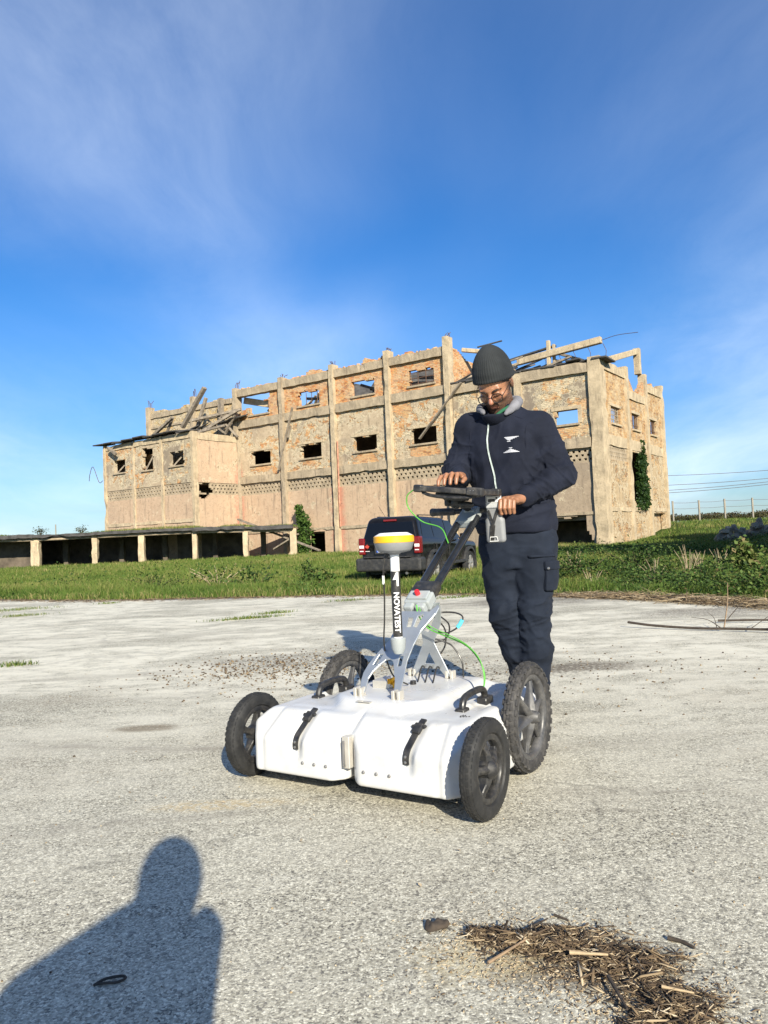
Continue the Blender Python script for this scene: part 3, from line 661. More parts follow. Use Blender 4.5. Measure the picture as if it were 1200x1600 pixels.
        for k in range(3 if n == 0 else 1): gr.bar((-0.12, w[0], Z(8.35 + 0.32 * k)), (-0.12, w[1], Z(8.35 + 0.32 * k)), 0.05)
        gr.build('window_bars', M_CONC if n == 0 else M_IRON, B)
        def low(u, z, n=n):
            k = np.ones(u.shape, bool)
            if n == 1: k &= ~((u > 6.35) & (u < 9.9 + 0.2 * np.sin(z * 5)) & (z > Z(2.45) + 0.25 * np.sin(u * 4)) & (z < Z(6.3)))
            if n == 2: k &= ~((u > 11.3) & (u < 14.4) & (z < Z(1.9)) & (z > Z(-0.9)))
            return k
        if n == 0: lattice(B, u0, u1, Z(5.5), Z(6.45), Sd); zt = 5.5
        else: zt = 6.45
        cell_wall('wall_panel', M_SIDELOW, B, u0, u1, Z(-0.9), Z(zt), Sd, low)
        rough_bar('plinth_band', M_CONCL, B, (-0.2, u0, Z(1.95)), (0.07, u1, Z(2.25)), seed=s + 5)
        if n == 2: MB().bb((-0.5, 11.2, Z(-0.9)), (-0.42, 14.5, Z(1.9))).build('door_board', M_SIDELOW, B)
    for n, a in enumerate(sp[1:]):
        rough_bar('pillar', M_CONCL, B, (-0.42, a - 0.26, Z(-0.9)), (0.17, a + 0.26, Z([12.45, 12.6, 12.35][n])), seed=51 + n)
    rough_bar('pier_stub', M_CONCL, B, (-0.5, 9.75, Z(12.6)), (-0.05, 10.2, Z(14.6)), seed=61, amp=0.015)
    # --- end wall of the tall block above the low roof, back walls, inner floors
    cell_wall('wall_panel', M_TOP, B, 0.45, 9.0, Z(12.0), Z(15.4), lambda u, w, z: (-11.35 - w, u, z), lambda u, z: z < Z(15.2) - 0.22 * u + jag(u, z, 0.25, 7.7, 2))
    Bk = lambda u, w, z: (u, 15.2 - w, z)
    cell_wall('wall_panel', M_INNER, B, -46.7, -11.35, Z(-0.9), Z(13.2), Bk, lambda u, z: z < Z(12.5) + jag(u, z * 0, 0.6, 8.2, 0.5), cu=0.4, cz=0.25)
    cell_wall('wall_panel', M_INNER, B, -11.35, -0.37, Z(-0.9), Z(9.0), Bk, lambda u, z: z < Z(8.2) + jag(u, z * 0, 0.5, 2.2, 0.7), cu=0.4, cz=0.25)
    cell_wall('wall_panel', M_INNER, B, 0.45, 14.8, Z(-0.9), Z(14.6), lambda u, w, z: (-46.7 + w, u, z), lambda u, z: z < Z(14.4) - 0.2 * u, cu=0.4, cz=0.25)
    for z in (1.75, 6.6): MB().bb((-46.2, 0.47, Z(z) - 0.3), (-0.45, 14.7, Z(z))).build('floor_slab', M_INNER, B)
    MB().bb((-46.2, 0.47, Z(11.75) - 0.3), (-11.8, 14.7, Z(11.75))).build('floor_slab', M_INNER, B)
    MB().bb((-46.2, 7.0, Z(1.8)), (-0.5, 7.3, Z(6.2))).bb((-46.2, 9.0, Z(6.7)), (-11.8, 9.3, Z(11.4))).bb((-46.2, 6.0, Z(-0.9)), (-0.5, 6.3, Z(1.4))).build('partition_wall', M_INNER, B)
    # --- annex in front of the left bays
    A0, A1, AY = -46.9, -34.0, -5.36; ap = [-46.75, -42.33, -38.23, -34.05]
    Fa = lambda u, w, z: (u, AY + w, z)
    aw = [(-45.3, -43.6, 8.05, 9.25), (-41.0, -39.45, 7.95, 9.95), (-37.1, -35.25, 8.0, 9.2)]
    for n, (a, b) in enumerate(zip(ap[:-1], ap[1:])):
        u0, u1 = a + 0.17, b - 0.17; s = 70 + n; w = aw[n]
        cell_wall('wall_panel', M_MID if n < 2 else M_RIGHT, B, u0, u1, Z(6.40), Z(10.25), Fa, lambda u, z, w=w, s=s: ~window_hole(u, z, w[0], w[1], Z(w[2]), Z(w[3]), s, 0.05, 0.15))
        rough_bar('roof_beam', M_CONCL, B, (u0, AY - 0.09, Z(10.25)), (u1, AY + 0.36, Z(10.75)), seed=s)
        lattice(B, u0, u1, Z(5.42), Z(6.40), Fa)
        cell_wall('wall_panel', M_LOW, B, u0, u1, Z(-0.9), Z(5.42), Fa, lambda u, z: np.ones(u.shape, bool), cu=0.3, cz=0.25)
        rough_bar('plinth_band', M_CONCL, B, (u0, AY - 0.08, Z(2.95)), (u1, AY + 0.05, Z(3.25)), seed=s + 1)
        MB().bb((w[0] - 0.1, AY - 0.14, Z(w[2]) - 0.13), (w[1] + 0.1, AY + 0.2, Z(w[2]))).build('window_sill', M_CONC, B)
        MB().bar((w[0] + 0.2, AY + 0.2, Z(w[2])), (w[0] + 0.9, AY + 0.9, Z(w[3]) - 0.1), 0.3, 0.12).build('fallen_board', M_WOOD, B)
    for n, a in enumerate(ap): rough_bar('pillar', M_CONCL, B, (a - 0.14, AY - 0.13, Z(-0.9)), (a + 0.15, AY + 0.4, Z(10.8)), seed=80 + n)
    Sa = lambda u, w, z: (A1 + 0.15 - w, u, z)
    cell_wall('wall_panel', M_LOW, B, AY + 0.4, -0.02, Z(6.35), Z(10.1), Sa, lambda u, z: np.ones(u.shape, bool))
    rough_bar('roof_beam', M_CONCL, B, (A1 - 0.25, AY + 0.4, Z(10.1)), (A1 + 0.22, -0.32, Z(10.7)), seed=91)
    cell_wall('wall_panel', M_LOW, B, AY + 0.4, -0.02, Z(-0.9), Z(5.3), Sa, lambda u, z: ~((((u + 4.4) / 0.8) ** 2 + ((z - Z(5.5)) / 0.6) ** 2) < 1 + jag(u, z, 0.4, 9.4, 3)))
    lattice(B, AY + 0.4, -0.35, Z(5.3), Z(6.35), Sa, skip=lambda u, z: ((u + 4.25) / 0.85) ** 2 + ((z - Z(5.85)) / 0.52) ** 2 < 1 + 0.25 * math.sin(u * 11 + z * 7))
    cell_wall('wall_panel', M_INNER, B, AY + 0.4, -0.02, Z(-0.9), Z(10.6), lambda u, w, z: (A0 + 0.1 + w, u, z), lambda u, z: np.ones(u.shape, bool), cu=0.4, cz=0.25)
    MB().bb((A0 + 0.4, AY + 0.4, Z(6.2)), (A1 - 0.4, -0.4, Z(6.4))).build('floor_slab', M_INNER, B)
    MB().bb((A0 + 0.4, AY + 0.42, Z(10.3)), (A1 - 0.4, -0.4, Z(10.5))).build('roof_slab', M_DARK, B)  # unseen slab added to block the sun so the annex windows stay dark
    # annex roof: what is left of the tar deck, and the broken truss timbers
    mb = MB()
    for k in range(9):
        x0 = A0 - 0.9 + 1.52 * k; dz = 0.08 * math.sin(k * 2.1); mb.box((x0 + 0.76, AY + 0.15 + 0.1 * math.sin(k * 1.7), Z(10.98) + dz - 0.0), (1.56, 1.5, 0.11), (R(4 + 3 * math.sin(k)), R(1.5 * math.sin(k * 3)), 0))
    mb.build('roof_deck', M_DARK, B, bevel=0.02)
    mb = MB()
    for k in range(7): mb.box((-38.2 + 1.05 * k * 0.8, -3.0 + 0.42 * k, Z(11.4) + 0.16 * k), (1.3, 1.1, 0.08), (R(20 + 8 * math.sin(k)), R(-12 + 5 * math.cos(k * 2)), R(20 * math.sin(k * 5))))
    mb.build('roof_deck', M_DARK, B, bevel=0.02)
    tim = [((-38.74, -2.5, 12.14), (-35.46, -2.5, 15.4), .42, .3), ((-37.2, -2.2, 11.6), (-35.9, -2, 14.6), .3, .25), ((-41.96, -3.5, 11.55), (-38.83, -3.5, 13.0), .3, .22), ((-40.6, -3, 11.5), (-39.5, -3, 13.0), .22, .2),
           ((-36.4, -2.6, 11.3), (-32.9, -1, 13.15), .3, .25), ((-36.8, -3, 12.5), (-33.0, -0.5, 13.3), .32, .22), ((-35.0, -1.5, 12.9), (-33.5, -0.5, 10.8), .24, .2), ((-34.8, -1, 11.0), (-33.3, -1, 12.8), .22, .2),
           ((-37.5, -3.2, 11.2), (-33.4, -2.2, 11.7), .25, .2), ((-36.2, -1.8, 12.7), (-34.3, -1.2, 11.1), .2, .16), ((-40.8, -4.2, 11.1), (-36.2, -3.8, 11.5), .22, .2), ((-35.3, -0.8, 14.6), (-35.2, -0.9, 12.2), .5, .35), ((-45.4, -5.9, 10.7), (-44.2, -5.9, 9.95), .3, .22)]
    for p, q, w, h in tim: MB().bar((p[0], p[1], p[2]), (q[0], q[1], q[2]), w, h).build('roof_timber', M_WOOD, B, bevel=0.02)
    # --- low right roof: tar layers, slipped timbers, the tilted beam and its posts
    mb = MB()
    for k in range(14):
        x0 = -11.0 + 0.86 * k; mb.box((x0, 0.9 + 0.2 * math.sin(k * 2.7), Z(12.13) + 0.06 * math.sin(k * 1.9)), (1.0, 2.2, 0.12), (R(2 * math.sin(k)), R(2 * math.cos(k * 2)), R(3 * math.sin(k * 4))))
    mb.build('roof_deck', M_DARK, B, bevel=0.02)
    for k in range(46):
        x0 = random.uniform(-10.9, -3.6); y0 = random.uniform(0.6, 5.0); L = random.uniform(1.2, 3.6); a = random.uniform(-0.5, 0.35) ; z0 = Z(12.3) + random.uniform(0, 1.0) * max(0.15, 1 - abs(x0 + 7.6) / 5.2)
        MB().bar((x0 - L / 2 * math.cos(a), y0 - 0.3, z0 - 0.08 * L), (x0 + L / 2 * math.cos(a), y0 + L / 2 * math.sin(a), z0 + random.uniform(0, 0.22) * L), random.uniform(.1, .28), random.uniform(.06, .16)).build('roof_timber', M_WOOD if k % 3 else M_DARK, B)
    for p, q, w, h, m in [((-6.6, 2, 13.5), (-0.3, 2, 13.98), .40, .46, M_CONCL), ((-4.2, 2, 12.3), (-4.15, 2.0, 14.65), .26, .26, M_CONCL), ((-3.9, 2.3, 12.3), (-3.88, 2.3, 14.4), .2, .2, M_CONC), ((-0.33, 3, 12.75), (-0.25, 9.6, 14.5), .35, .42, M_CONCL),
                          ((-7.8, 3, 14.0), (-4.0, 3, 14.45), .3, .14, M_DARK), ((-9.5, 3, 13.3), (-3.6, 3.5, 14.2), .3, .2, M_CONCL), ((-4.4, 3, 14.1), (-2.0, 3, 13.0), .25, .2, M_WOOD), ((-4.3, 3.4, 13.5), (-3.0, 3.0, 12.6), .25, .2, M_WOOD),
                          ((-10.6, 1, 12.6), (-9.1, 2.5, 13.9), .22, .16, M_WOOD), ((-10.4, 3, 15.5), (-8.5, 3.5, 15.75), .16, .1, M_DARK), ((-11.2, 2, 15.25), (-9.4, 2.4, 14.85), .35, .3, M_CONCL)]:
        MB().bar(p, (q[0], q[1], q[2]), w, h).build('roof_beam' if m is M_CONCL else 'roof_timber', m, B, bevel=0.03)
    for k in range(5):
        x0 = -0.2 - 1.1 * k; MB().tube([(x0, 2, 13.7), (x0 + 0.2, 2, 13.2), (x0 + 0.1, 2.1, 12.7)], 0.018, 4).build('rebar', M_IRON, B)
    MB().tube(catmull([(-0.3, 2, 13.95), (0.8, 2, 14.1), (2.2, 2, 14.02)], 5), 0.02, 4).build('rebar', M_IRON, B)
    # roof wreckage seen through the top windows of the tall block
    for k in range(34):
        x0 = random.uniform(-33.5, -12.5); y0 = random.uniform(2, 9); L = random.uniform(2, 5); a = random.uniform(-0.6, 0.6); t_ = random.uniform(0.15, 0.75)
        MB().bar((x0, y0, Z(11.9)), (x0 + L * math.cos(a) * math.cos(t_), y0 + L * math.sin(a), Z(11.9) + min(L * math.sin(t_), 2.4)), random.uniform(.12, .3), .14).build('roof_timber', M_WOOD if k % 2 else M_CONCL, B)
    for k, (x0, w_) in enumerate(((-32.3, 2.6), (-27.0, 2.8), (-20.9, 2.7), (-15.0, 2.6), (-25.0, 3.5), (-18.0, 3.0))):
        MB().box((x0 + w_ * 0.55, 3.0 + 0.4 * k, Z(13.65) + 0.15 * (k % 3)), (w_ * 1.0, 2.2, 0.16), (R(48 + 8 * (k % 2)), R((-1) ** k * 14), R(8 * k))).build('roof_deck', M_DARK, B)
        MB().bar((x0 - 0.3, 2.2, Z(13.9) - 0.3 * (k % 2)), (x0 + w_, 2.8, Z(12.7) + 0.5 * (k % 2)), .28, .22).build('roof_timber', M_WOOD, B)
    MB().bar((-33.9, 0.9, Z(14.2)), (-29.9, 1.2, Z(13.2)), .3, .6).build('roof_beam', M_CONCL, B, bevel=0.03)
    MB().tube(catmull([(-47.0, -5.5, 7.7), (-47.6, -5.5, 7.6), (-48.8, -5.3, 9.2), (-49.5, -5.2, 8.6), (-50.0, -5.0, 7.9)], 4), 0.03, 5).build('hanging_wire', M_IRON, B)
    for k in range(60):      # rubble still lying on the parapets
        x0 = random.uniform(-34, -11.8); MB().box((x0, random.uniform(0.05, 0.4), Z(15.05) + random.uniform(0, .08)), (.28, .13, .11), (random.uniform(-.2, .2), random.uniform(-.2, .2), random.uniform(-1, 1))).build('brick', M_TOP, B)
    return B
def lattice(parent, u0, u1, z0, z1, place, skip=None, thick=0.2):
    """claustra band: staggered blocks with open gaps, so the dark inside shows through"""
    mb = MB(); rows = 7; dz = (z1 - z0) / rows; pitch = 0.42; n = max(2, int(round((u1 - u0) / pitch))); p = (u1 - u0) / n
    def blk(a, b, lo, hi, w0=0.06, w1=thick):
        if skip and skip((a + b) / 2, (lo + hi) / 2): return
        c = [place(a, w0, lo), place(b, w0, lo), place(b, w1, lo), place(a, w1, lo), place(a, w0, hi), place(b, w0, hi), place(b, w1, hi), place(a, w1, hi)]
        mb.raw(c, [(0, 3, 2, 1), (4, 5, 6, 7), (0, 1, 5, 4), (1, 2, 6, 5), (2, 3, 7, 6), (3, 0, 4, 7)])
    for r in range(rows):
        lo, hi = z0 + r * dz, z0 + (r + 1) * dz
        if r % 2 == 0: 
            for k in range(n): blk(u0 + k * p, u0 + (k + 1) * p - 0.004, lo, hi - 0.002)
        else:
            sh = 0.0 if r % 4 == 1 else 0.5
            for k in range(-1, n + 1):
                a = u0 + (k + sh) * p; b = a + p * 0.52
                a, b = max(a, u0), min(b, u1)
                if b - a > 0.03: blk(a, b, lo, hi - 0.002)
    if mb.v:
        o = mb.build('lattice_band', M_CONC, parent); o['kind'] = 'stuff'
        return o
WAREHOUSE = build_warehouse()
# ------------------------------------------------------------------ ground radar cart
def extra_sdf():
    def convex(s, planes, lo, hi, rad=0.015, k=0.02, cut=False):
        """rounded convex solid: planes = [(normal, offset)]"""
        P = [(np.asarray(n, float) / np.linalg.norm(n), d / np.linalg.norm(n)) for n, d in planes]
        def fn(x, y, z):
            r = None
            for n, d in P:
                a = n[0] * x + n[1] * y + n[2] * z - d
                if r is None: r = a + 0 * (x + y + z)
                else:
                    h = np.maximum(rad - np.abs(r - a), 0) / rad; r = np.maximum(r, a) + h * h * rad * 0.25
            return r
        return s.put(fn, lo, hi, k, cut)
    Sdf.convex = convex
extra_sdf()
M_SHELL = simple('white_moulded_shell', (0.56, 0.56, 0.55), 0.34, var=0.03, scale=5, bump=0.05, bscale=25, bdist=0.004, dust=0.32, dustcol=(0.44, 0.40, 0.33))
M_BLK = simple('black_plastic', (0.018, 0.018, 0.019), 0.42, var=0.3, scale=20, dust=0.10)
M_BLKM = simple('black_composite', (0.022, 0.022, 0.024), 0.5, var=0.3, scale=10, dust=0.22)
M_TYRE = simple('tyre_rubber', (0.014, 0.014, 0.014), 0.7, var=0.3, scale=14, bump=0.2, bscale=90, dust=0.13, dustcol=(0.15, 0.14, 0.125))
M_TYRE2 = simple('dusty_tyre_rubber', (0.027, 0.026, 0.026), 0.8, var=0.3, scale=14, bump=0.3, bscale=90, dust=0.28, dustcol=(0.24, 0.22, 0.195))
M_RIMG = simple('dusty_grey_wheel_plastic', (0.055, 0.055, 0.057), 0.42, var=0.25, scale=10, dust=0.28, dustcol=(0.3, 0.28, 0.25))
M_ALU = simple('anodised_plate', (0.50, 0.53, 0.55), 0.36, 0.75, var=0.06, scale=9, bump=0.04, bscale=120, dust=0.12)
M_CAST = simple('cast_grey_paint', (0.36, 0.39, 0.39), 0.42, 0.15, var=0.06, scale=9, dust=0.12)
M_ZINC = simple('bare_bracket', (0.58, 0.55, 0.49), 0.4, 0.45, var=0.1, scale=20)
M_GREYP = simple('grey_housing', (0.22, 0.225, 0.23), 0.5, var=0.08, scale=12)
M_YEL = simple('yellow_band', (0.80, 0.40, 0.012), 0.4, var=0.05)
M_WHT = simple('white_plastic', (0.78, 0.78, 0.76), 0.4, var=0.04)
M_TUBE = simple('carbon_tube', (0.012, 0.013, 0.015), 0.33, var=0.3, scale=15, coat=0.3)
M_GREENC = simple('green_cable', (0.09, 0.36, 0.04), 0.5, var=0.1)
M_REDK = simple('red_knob', (0.62, 0.02, 0.03), 0.4, var=0.05)
M_CYAN = simple('cyan_connector', (0.10, 0.55, 0.75), 0.4, var=0.05)
M_STEEL = simple('steel_bolt', (0.35, 0.34, 0.33), 0.35, 0.8, var=0.1)
def M_screen():
    m, t, b = new_mat('dark_glass'); co = t.add('ShaderNodeTexCoord').outputs['Object']
    t.put(b.inputs['Base Color'], t.mix(t.noise(co, 8, 3), (0.01, 0.012, 0.016), (0.02, 0.022, 0.028))); b.inputs['Roughness'].default_value = 0.08; return m
M_GLASSD = M_screen()

def sdf_obj(name, s, mat, parent, smooth_it=1, disp=None):
    v, f = s.mesh()
    if smooth_it: v = smooth_mesh(v, f, smooth_it)
    if disp is not None: v = disp(v, f)
    return link_mesh(name, np_mesh(name, v, f), mat, parent, smooth=True)

def small_wheel(parent, c, side, r=0.156, w=0.052, name='wheel', rot0=0.0):
    """pneumatic trolley wheel on a five spoke plastic rim, axis along x; side = outward sign"""
    wh = empty(name, c); wh.parent = parent; hw = w / 2
    tp = [(r - 0.050, -hw * 0.55), (r - 0.044, -hw * 0.86), (r - 0.024, -hw), (r - 0.010, -hw * 0.88), (r - 0.003, -hw * 0.62), (r, -hw * 0.2), (r, hw * 0.2), (r - 0.003, hw * 0.62), (r - 0.010, hw * 0.88), (r - 0.024, hw), (r - 0.044, hw * 0.86), (r - 0.050, hw * 0.55)]
    MB().lathe(tp, 56, 'x', closed=True).build('tyre', M_TYRE, wh, smooth=True)
    tr = MB(); n = 46
    for k in range(n):
        a = 2 * PI * k / n + rot0
        for j, xx in enumerate((-0.68, -0.34, 0.0, 0.34, 0.68)):
            rr = r - 0.0018 - (0.0062 if abs(xx) > 0.5 else 0); aa = a + (0.5 if j % 2 else 0) * 2 * PI / n
            tr.box((xx * hw, rr * math.cos(aa), rr * math.sin(aa)), (hw * 0.24, 0.006, r * 2 * PI / n * 0.62), Matrix.Rotation(aa, 3, 'X'))
    setp(tr.build('tread', M_TYRE, wh), kind='stuff')
    ri = r - 0.050
    MB().lathe([(ri + 0.004, -hw * 0.6), (ri + 0.004, hw * 0.6), (ri - 0.004, hw * 0.72), (ri - 0.016, hw * 0.6), (ri - 0.022, hw * 0.2), (ri - 0.022, -hw * 0.2), (ri - 0.016, -hw * 0.6), (ri - 0.004, -hw * 0.72)], 48, 'x', closed=True).build('rim', M_BLK, wh, smooth=True)
    sp = MB()
    for k in range(5):
        a = 2 * PI * k / 5 + rot0; ca, sa = math.cos(a), math.sin(a)
        def pt(rad, tng, xx): return (xx, rad * ca - tng * sa, rad * sa + tng * ca)
        vs = []
        for rad, tw, xo, xi in ((0.022, 0.018, 0.030, -0.02), (0.05, 0.012, 0.024, -0.012), (0.075, 0.014, 0.012, -0.012), (ri - 0.012, 0.022, 0.008, -0.014)):
            vs += [pt(rad, -tw, xo * side * 0.6), pt(rad, 0, xo * side), pt(rad, tw, xo * side * 0.6), pt(rad, tw * 0.8, xi * side), pt(rad, -tw * 0.8, xi * side)]
        fs = []
        for i in range(3):
            for j in range(5): fs.append((i * 5 + j, i * 5 + (j + 1) % 5, (i + 1) * 5 + (j + 1) % 5, (i + 1) * 5 + j))
        sp.raw(vs, fs + [(4, 3, 2, 1, 0), (15, 16, 17, 18, 19)])
    sp.build('spokes', M_BLK, wh, bevel=0.003)
    MB().lathe([(0.0001, 0.040 * side), (0.014, 0.040 * side), (0.022, 0.034 * side), (0.034, 0.022 * side), (0.036, -0.02 * side), (0.0001, -0.024 * side)], 24, 'x').build('hub', M_BLK, wh, smooth=True)
    return wh
def big_wheel(parent, c, side, r=0.204, w=0.050, name='wheel', rot0=0.3):
    wh = empty(name, c); wh.parent = parent; hw = w / 2
    tp = [(r - 0.052, -hw * 0.55), (r - 0.044, -hw * 0.9), (r - 0.028, -hw), (r - 0.014, -hw * 0.9), (r - 0.006, -hw * 0.5), (r - 0.005, 0), (r - 0.006, hw * 0.5), (r - 0.014, hw * 0.9), (r - 0.028, hw), (r - 0.044, hw * 0.9), (r - 0.052, hw * 0.55)]
    MB().lathe(tp, 64, 'x', closed=True).build('tyre', M_TYRE2, wh, smooth=True)
    tr = MB(); n = 34
    for k in range(n):
        a = 2 * PI * k / n + rot0
        for j, (xx, zz, wd, ln, dp) in enumerate(((-0.92, -0.013, 0.42, 0.60, 0.009), (-0.45, -0.003, 0.36, 0.70, 0.009), (0.0, 0.0, 0.36, 0.6, 0.009), (0.45, -0.003, 0.36, 0.70, 0.009), (0.92, -0.013, 0.42, 0.60, 0.009))):
            rr = r - 0.004 + zz; aa = a + (0.5 if j % 2 else 0) * 2 * PI / n
            tr.box((xx * hw, rr * math.cos(aa), rr * math.sin(aa)), (hw * wd, dp, r * 2 * PI / n * ln), Matrix.Rotation(aa, 3, 'X') @ Matrix.Rotation(R(0), 3, 'Y'), )
    setp(tr.build('tread', M_TYRE2, wh, bevel=0.0015), kind='stuff')
    ri = r - 0.052
    MB().lathe([(ri + 0.004, -hw * 0.7), (ri + 0.004, hw * 0.7), (ri - 0.006, hw * 0.78), (ri - 0.014, hw * 0.62), (ri - 0.020, hw * 0.3), (ri - 0.020, -hw * 0.3), (ri - 0.014, -hw * 0.62), (ri - 0.006, -hw * 0.78)], 56, 'x', closed=True).build('rim', M_RIMG, wh, smooth=True)
    sp = MB()
    for k in range(6):
        a = 2 * PI * k / 6 + rot0; ca, sa = math.cos(a), math.sin(a)
        def pt(rad, tng, xx): return (xx, rad * ca - tng * sa, rad * sa + tng * ca)
        vs = []
        for rad, tw, xo, xi in ((0.012, 0.014, 0.034, -0.03), (0.045, 0.015, 0.027, -0.02), (0.09, 0.010, 0.016, -0.012), (ri - 0.012, 0.010, 0.010, -0.010)):
            vs += [pt(rad, -tw, xo * side * 0.35), pt(rad, 0, xo * side), pt(rad, tw, xo * side * 0.35), pt(rad, tw * 0.7, xi * side), pt(rad, -tw * 0.7, xi * side)]
        fs = []
        for i in range(3):
            for j in range(5): fs.append((i * 5 + j, i * 5 + (j + 1) % 5, (i + 1) * 5 + (j + 1) % 5, (i + 1) * 5 + j))
        sp.raw(vs, fs + [(4, 3, 2, 1, 0), (15, 16, 17, 18, 19)])
    sp.build('spokes', M_RIMG, wh, bevel=0.003)
    MB().lathe([(0.0001, 0.044 * side), (0.016, 0.044 * side), (0.020, 0.038 * side), (0.026, 0.02 * side), (0.026, -0.03 * side), (0.0001, -0.032 * side)], 24, 'x').build('hub', M_RIMG, wh, smooth=True)
    return wh

def build_cart():
    G = empty('radar_cart', (-0.152, 2.662, 0), R(-31.6), 'white four wheeled ground radar cart with black wheels and a push bar', 'survey cart')
    cx = 0.008
    s = Sdf((-0.52, -0.12, 0.04), (0.54, 0.86, 0.36), 0.0052)
    for sg in (-1, 1):
        pl = [((0, -1, 0), 0.062), ((0, -0.62, 0.785), 0.62 * 0.062 + 0.785 * 0.185), ((0, 0, 1), 0.268), ((0, 0, -1), -0.056), ((0, 1, 0), 0.36), ((sg, 0, 0), 0.460), ((0.8 * sg, -0.6, 0), 0.8 * 0.460 - 0.6 * 0.020), ((0.75 * sg, 0, 0.66), 0.75 * 0.460 + 0.66 * 0.205), ((0.45 * sg, 0, 0.0), 0.45 * 0.5), ((-sg, 0, 0), -0.012), ((-0.72 * sg, -0.69, 0), -0.72 * 0.014 + 0.69 * 0.020), ((-0.6 * sg, -0.5, 0.62), -0.6 * 0.016 + 0.5 * 0.0 + 0.62 * 0.235)]
        s.convex(pl, (-0.5, -0.08, 0.045), (0.5, 0.4, 0.3), 0.013, 0.004)
    s.convex([((0, 0, 1), 0.262), ((0, 0, -1), -0.08), ((1, 0, 0), 0.405), ((-1, 0, 0), 0.405), ((0, 1, 0), 0.80), ((0, -1, 0), -0.10), ((0.7, 0, 0.7), 0.7 * 0.405 + 0.7 * 0.20), ((-0.7, 0, 0.7), 0.7 * 0.405 + 0.7 * 0.20)], (-0.42, 0.08, 0.06), (0.42, 0.82, 0.28), 0.025, 0.02)
    s.convex([((0, 0, 1), 0.304), ((0, 0, -1), -0.2), ((0.62, 0, 0.78), 0.62 * 0.20 + 0.78 * 0.304), ((-0.62, 0, 0.78), 0.62 * 0.20 + 0.78 * 0.304), ((0, -0.5, 0.86), -0.5 * 0.145 + 0.86 * 0.304), ((0, 0.5, 0.86), 0.5 * 0.68 + 0.86 * 0.304), ((0.6, -0.6, 0.5), 0.6 * 0.2 - 0.6 * 0.20 + 0.5 * 0.304), ((-0.6, -0.6, 0.5), 0.6 * 0.2 - 0.6 * 0.20 + 0.5 * 0.304)], (-0.36, 0.02, 0.2), (0.36, 0.80, 0.31), 0.016, 0.022)
    for x in (-0.215, 0.245):      # shallow scallops under the straps, hand holes by the handles
        s.cap((x, -0.075, 0.14), (x + 0.004, -0.062, 0.215), 0.030, 0.028, 0.018, cut=True); s.cap((x + 0.004, -0.062, 0.215), (x + 0.014, 0.06, 0.300), 0.030, 0.026, 0.018, cut=True)
    for x in (-0.33, 0.33): s.rbox((x, 0.33, 0.275), (0.034, 0.070, 0.022), 0.016, 0.012, cut=True)
    s.cap((0, -0.065, 0.03), (0, -0.05, 0.075), 0.04, 0.012, 0.015, cut=True)
    for sg in (-1, 1): s.cap((sg * 0.366, -0.072, 0.04), (sg * 0.366, -0.068, 0.19), 0.010, k=0.012, cut=True); s.cap((sg * 0.366, -0.068, 0.19), (sg * 0.350, 0.05, 0.278), 0.010, k=0.012, cut=True)
    sh = sdf_obj('shell', s, M_SHELL, G, 1); sh.location.x = cx
    MB().bb((-0.40, 0.03, 0.048), (0.42, 0.74, 0.09)).build('chassis', M_BLK, G, bevel=0.008)
    MB().bb((-0.36, 0.05, 0.034), (0.38, 0.32, 0.048)).build('antenna_tray', M_BLKM, G, bevel=0.004)
    MB().bb((cx - 0.015, -0.046, 0.105), (cx + 0.015, -0.008, 0.215)).build('centre_plate', M_ZINC, G, bevel=0.002)
    MB().tube([(cx - 0.006, -0.049, 0.11), (cx - 0.006, -0.049, 0.20)], 0.005, 8).build('guide_rod', M_STEEL, G)
    bm = MB().lathe([(0.0001, -0.0045), (0.004, -0.004), (0.0062, -0.001), (0.0062, 0.006)], 12, 'y')
    bolt = bm.build('bolt', M_STEEL, G, smooth=True)
    for k, x in enumerate((-0.174, -0.123, -0.072, 0.086, 0.137, 0.188)):
        b = bolt if k == 0 else bolt.copy()
        if k: COL.objects.link(b)
        b.location = (x + 0.004, -0.0625, 0.108)
    # wheels and axle stubs
    small_wheel(G, (-0.480, 0.045, 0.156), -1, rot0=0.2); small_wheel(G, (0.514, 0, 0.156), 1, rot0=0.5)
    big_wheel(G, (-0.388, 0.545, 0.204), -1, rot0=0.1); big_wheel(G, (0.470, 0.492, 0.204), 1, rot0=0.26)
    ax = MB().tube([(-0.48, 0.045, 0.156), (-0.42, 0.045, 0.156)], 0.016, 12).tube([(0.43, 0, 0.156), (0.50, 0, 0.156)], 0.016, 12).tube([(-0.388, 0.545, 0.204), (-0.30, 0.545, 0.204)], 0.016, 12).tube([(0.36, 0.492, 0.204), (0.47, 0.492, 0.204)], 0.016, 12)
    setp(ax.build('axle_stubs', M_STEEL, G), kind='stuff')
    # rubber strap latches
    for x in (-0.215, 0.245):
        x += cx
        P = [(x, -0.052, 0.150), (x + 0.001, -0.053, 0.172), (x + 0.003, -0.044, 0.196), (x + 0.006, -0.018, 0.219), (x + 0.009, 0.010, 0.241), (x + 0.011, 0.032, 0.2575), (x + 0.014, 0.058, 0.273)]
        mb = MB(); C = catmull(P, 4)
        for a, b in zip(C[:-1], C[1:]): mb.bar(a, b + (b - a) * 0.1, 0.021, 0.006, up=(0, -0.6, 0.8))
        la = mb.build('latch_strap', M_BLK, G)
        MB().bar((x + 0.008, 0.002, 0.240), (x + 0.012, 0.034, 0.265), 0.034, 0.016, up=(0, -.6, .8)).bar((x - 0.016, 0.022, 0.257), (x + 0.040, 0.026, 0.260), 0.013, 0.011).build('latch_buckle', M_BLK, la, bevel=0.004)
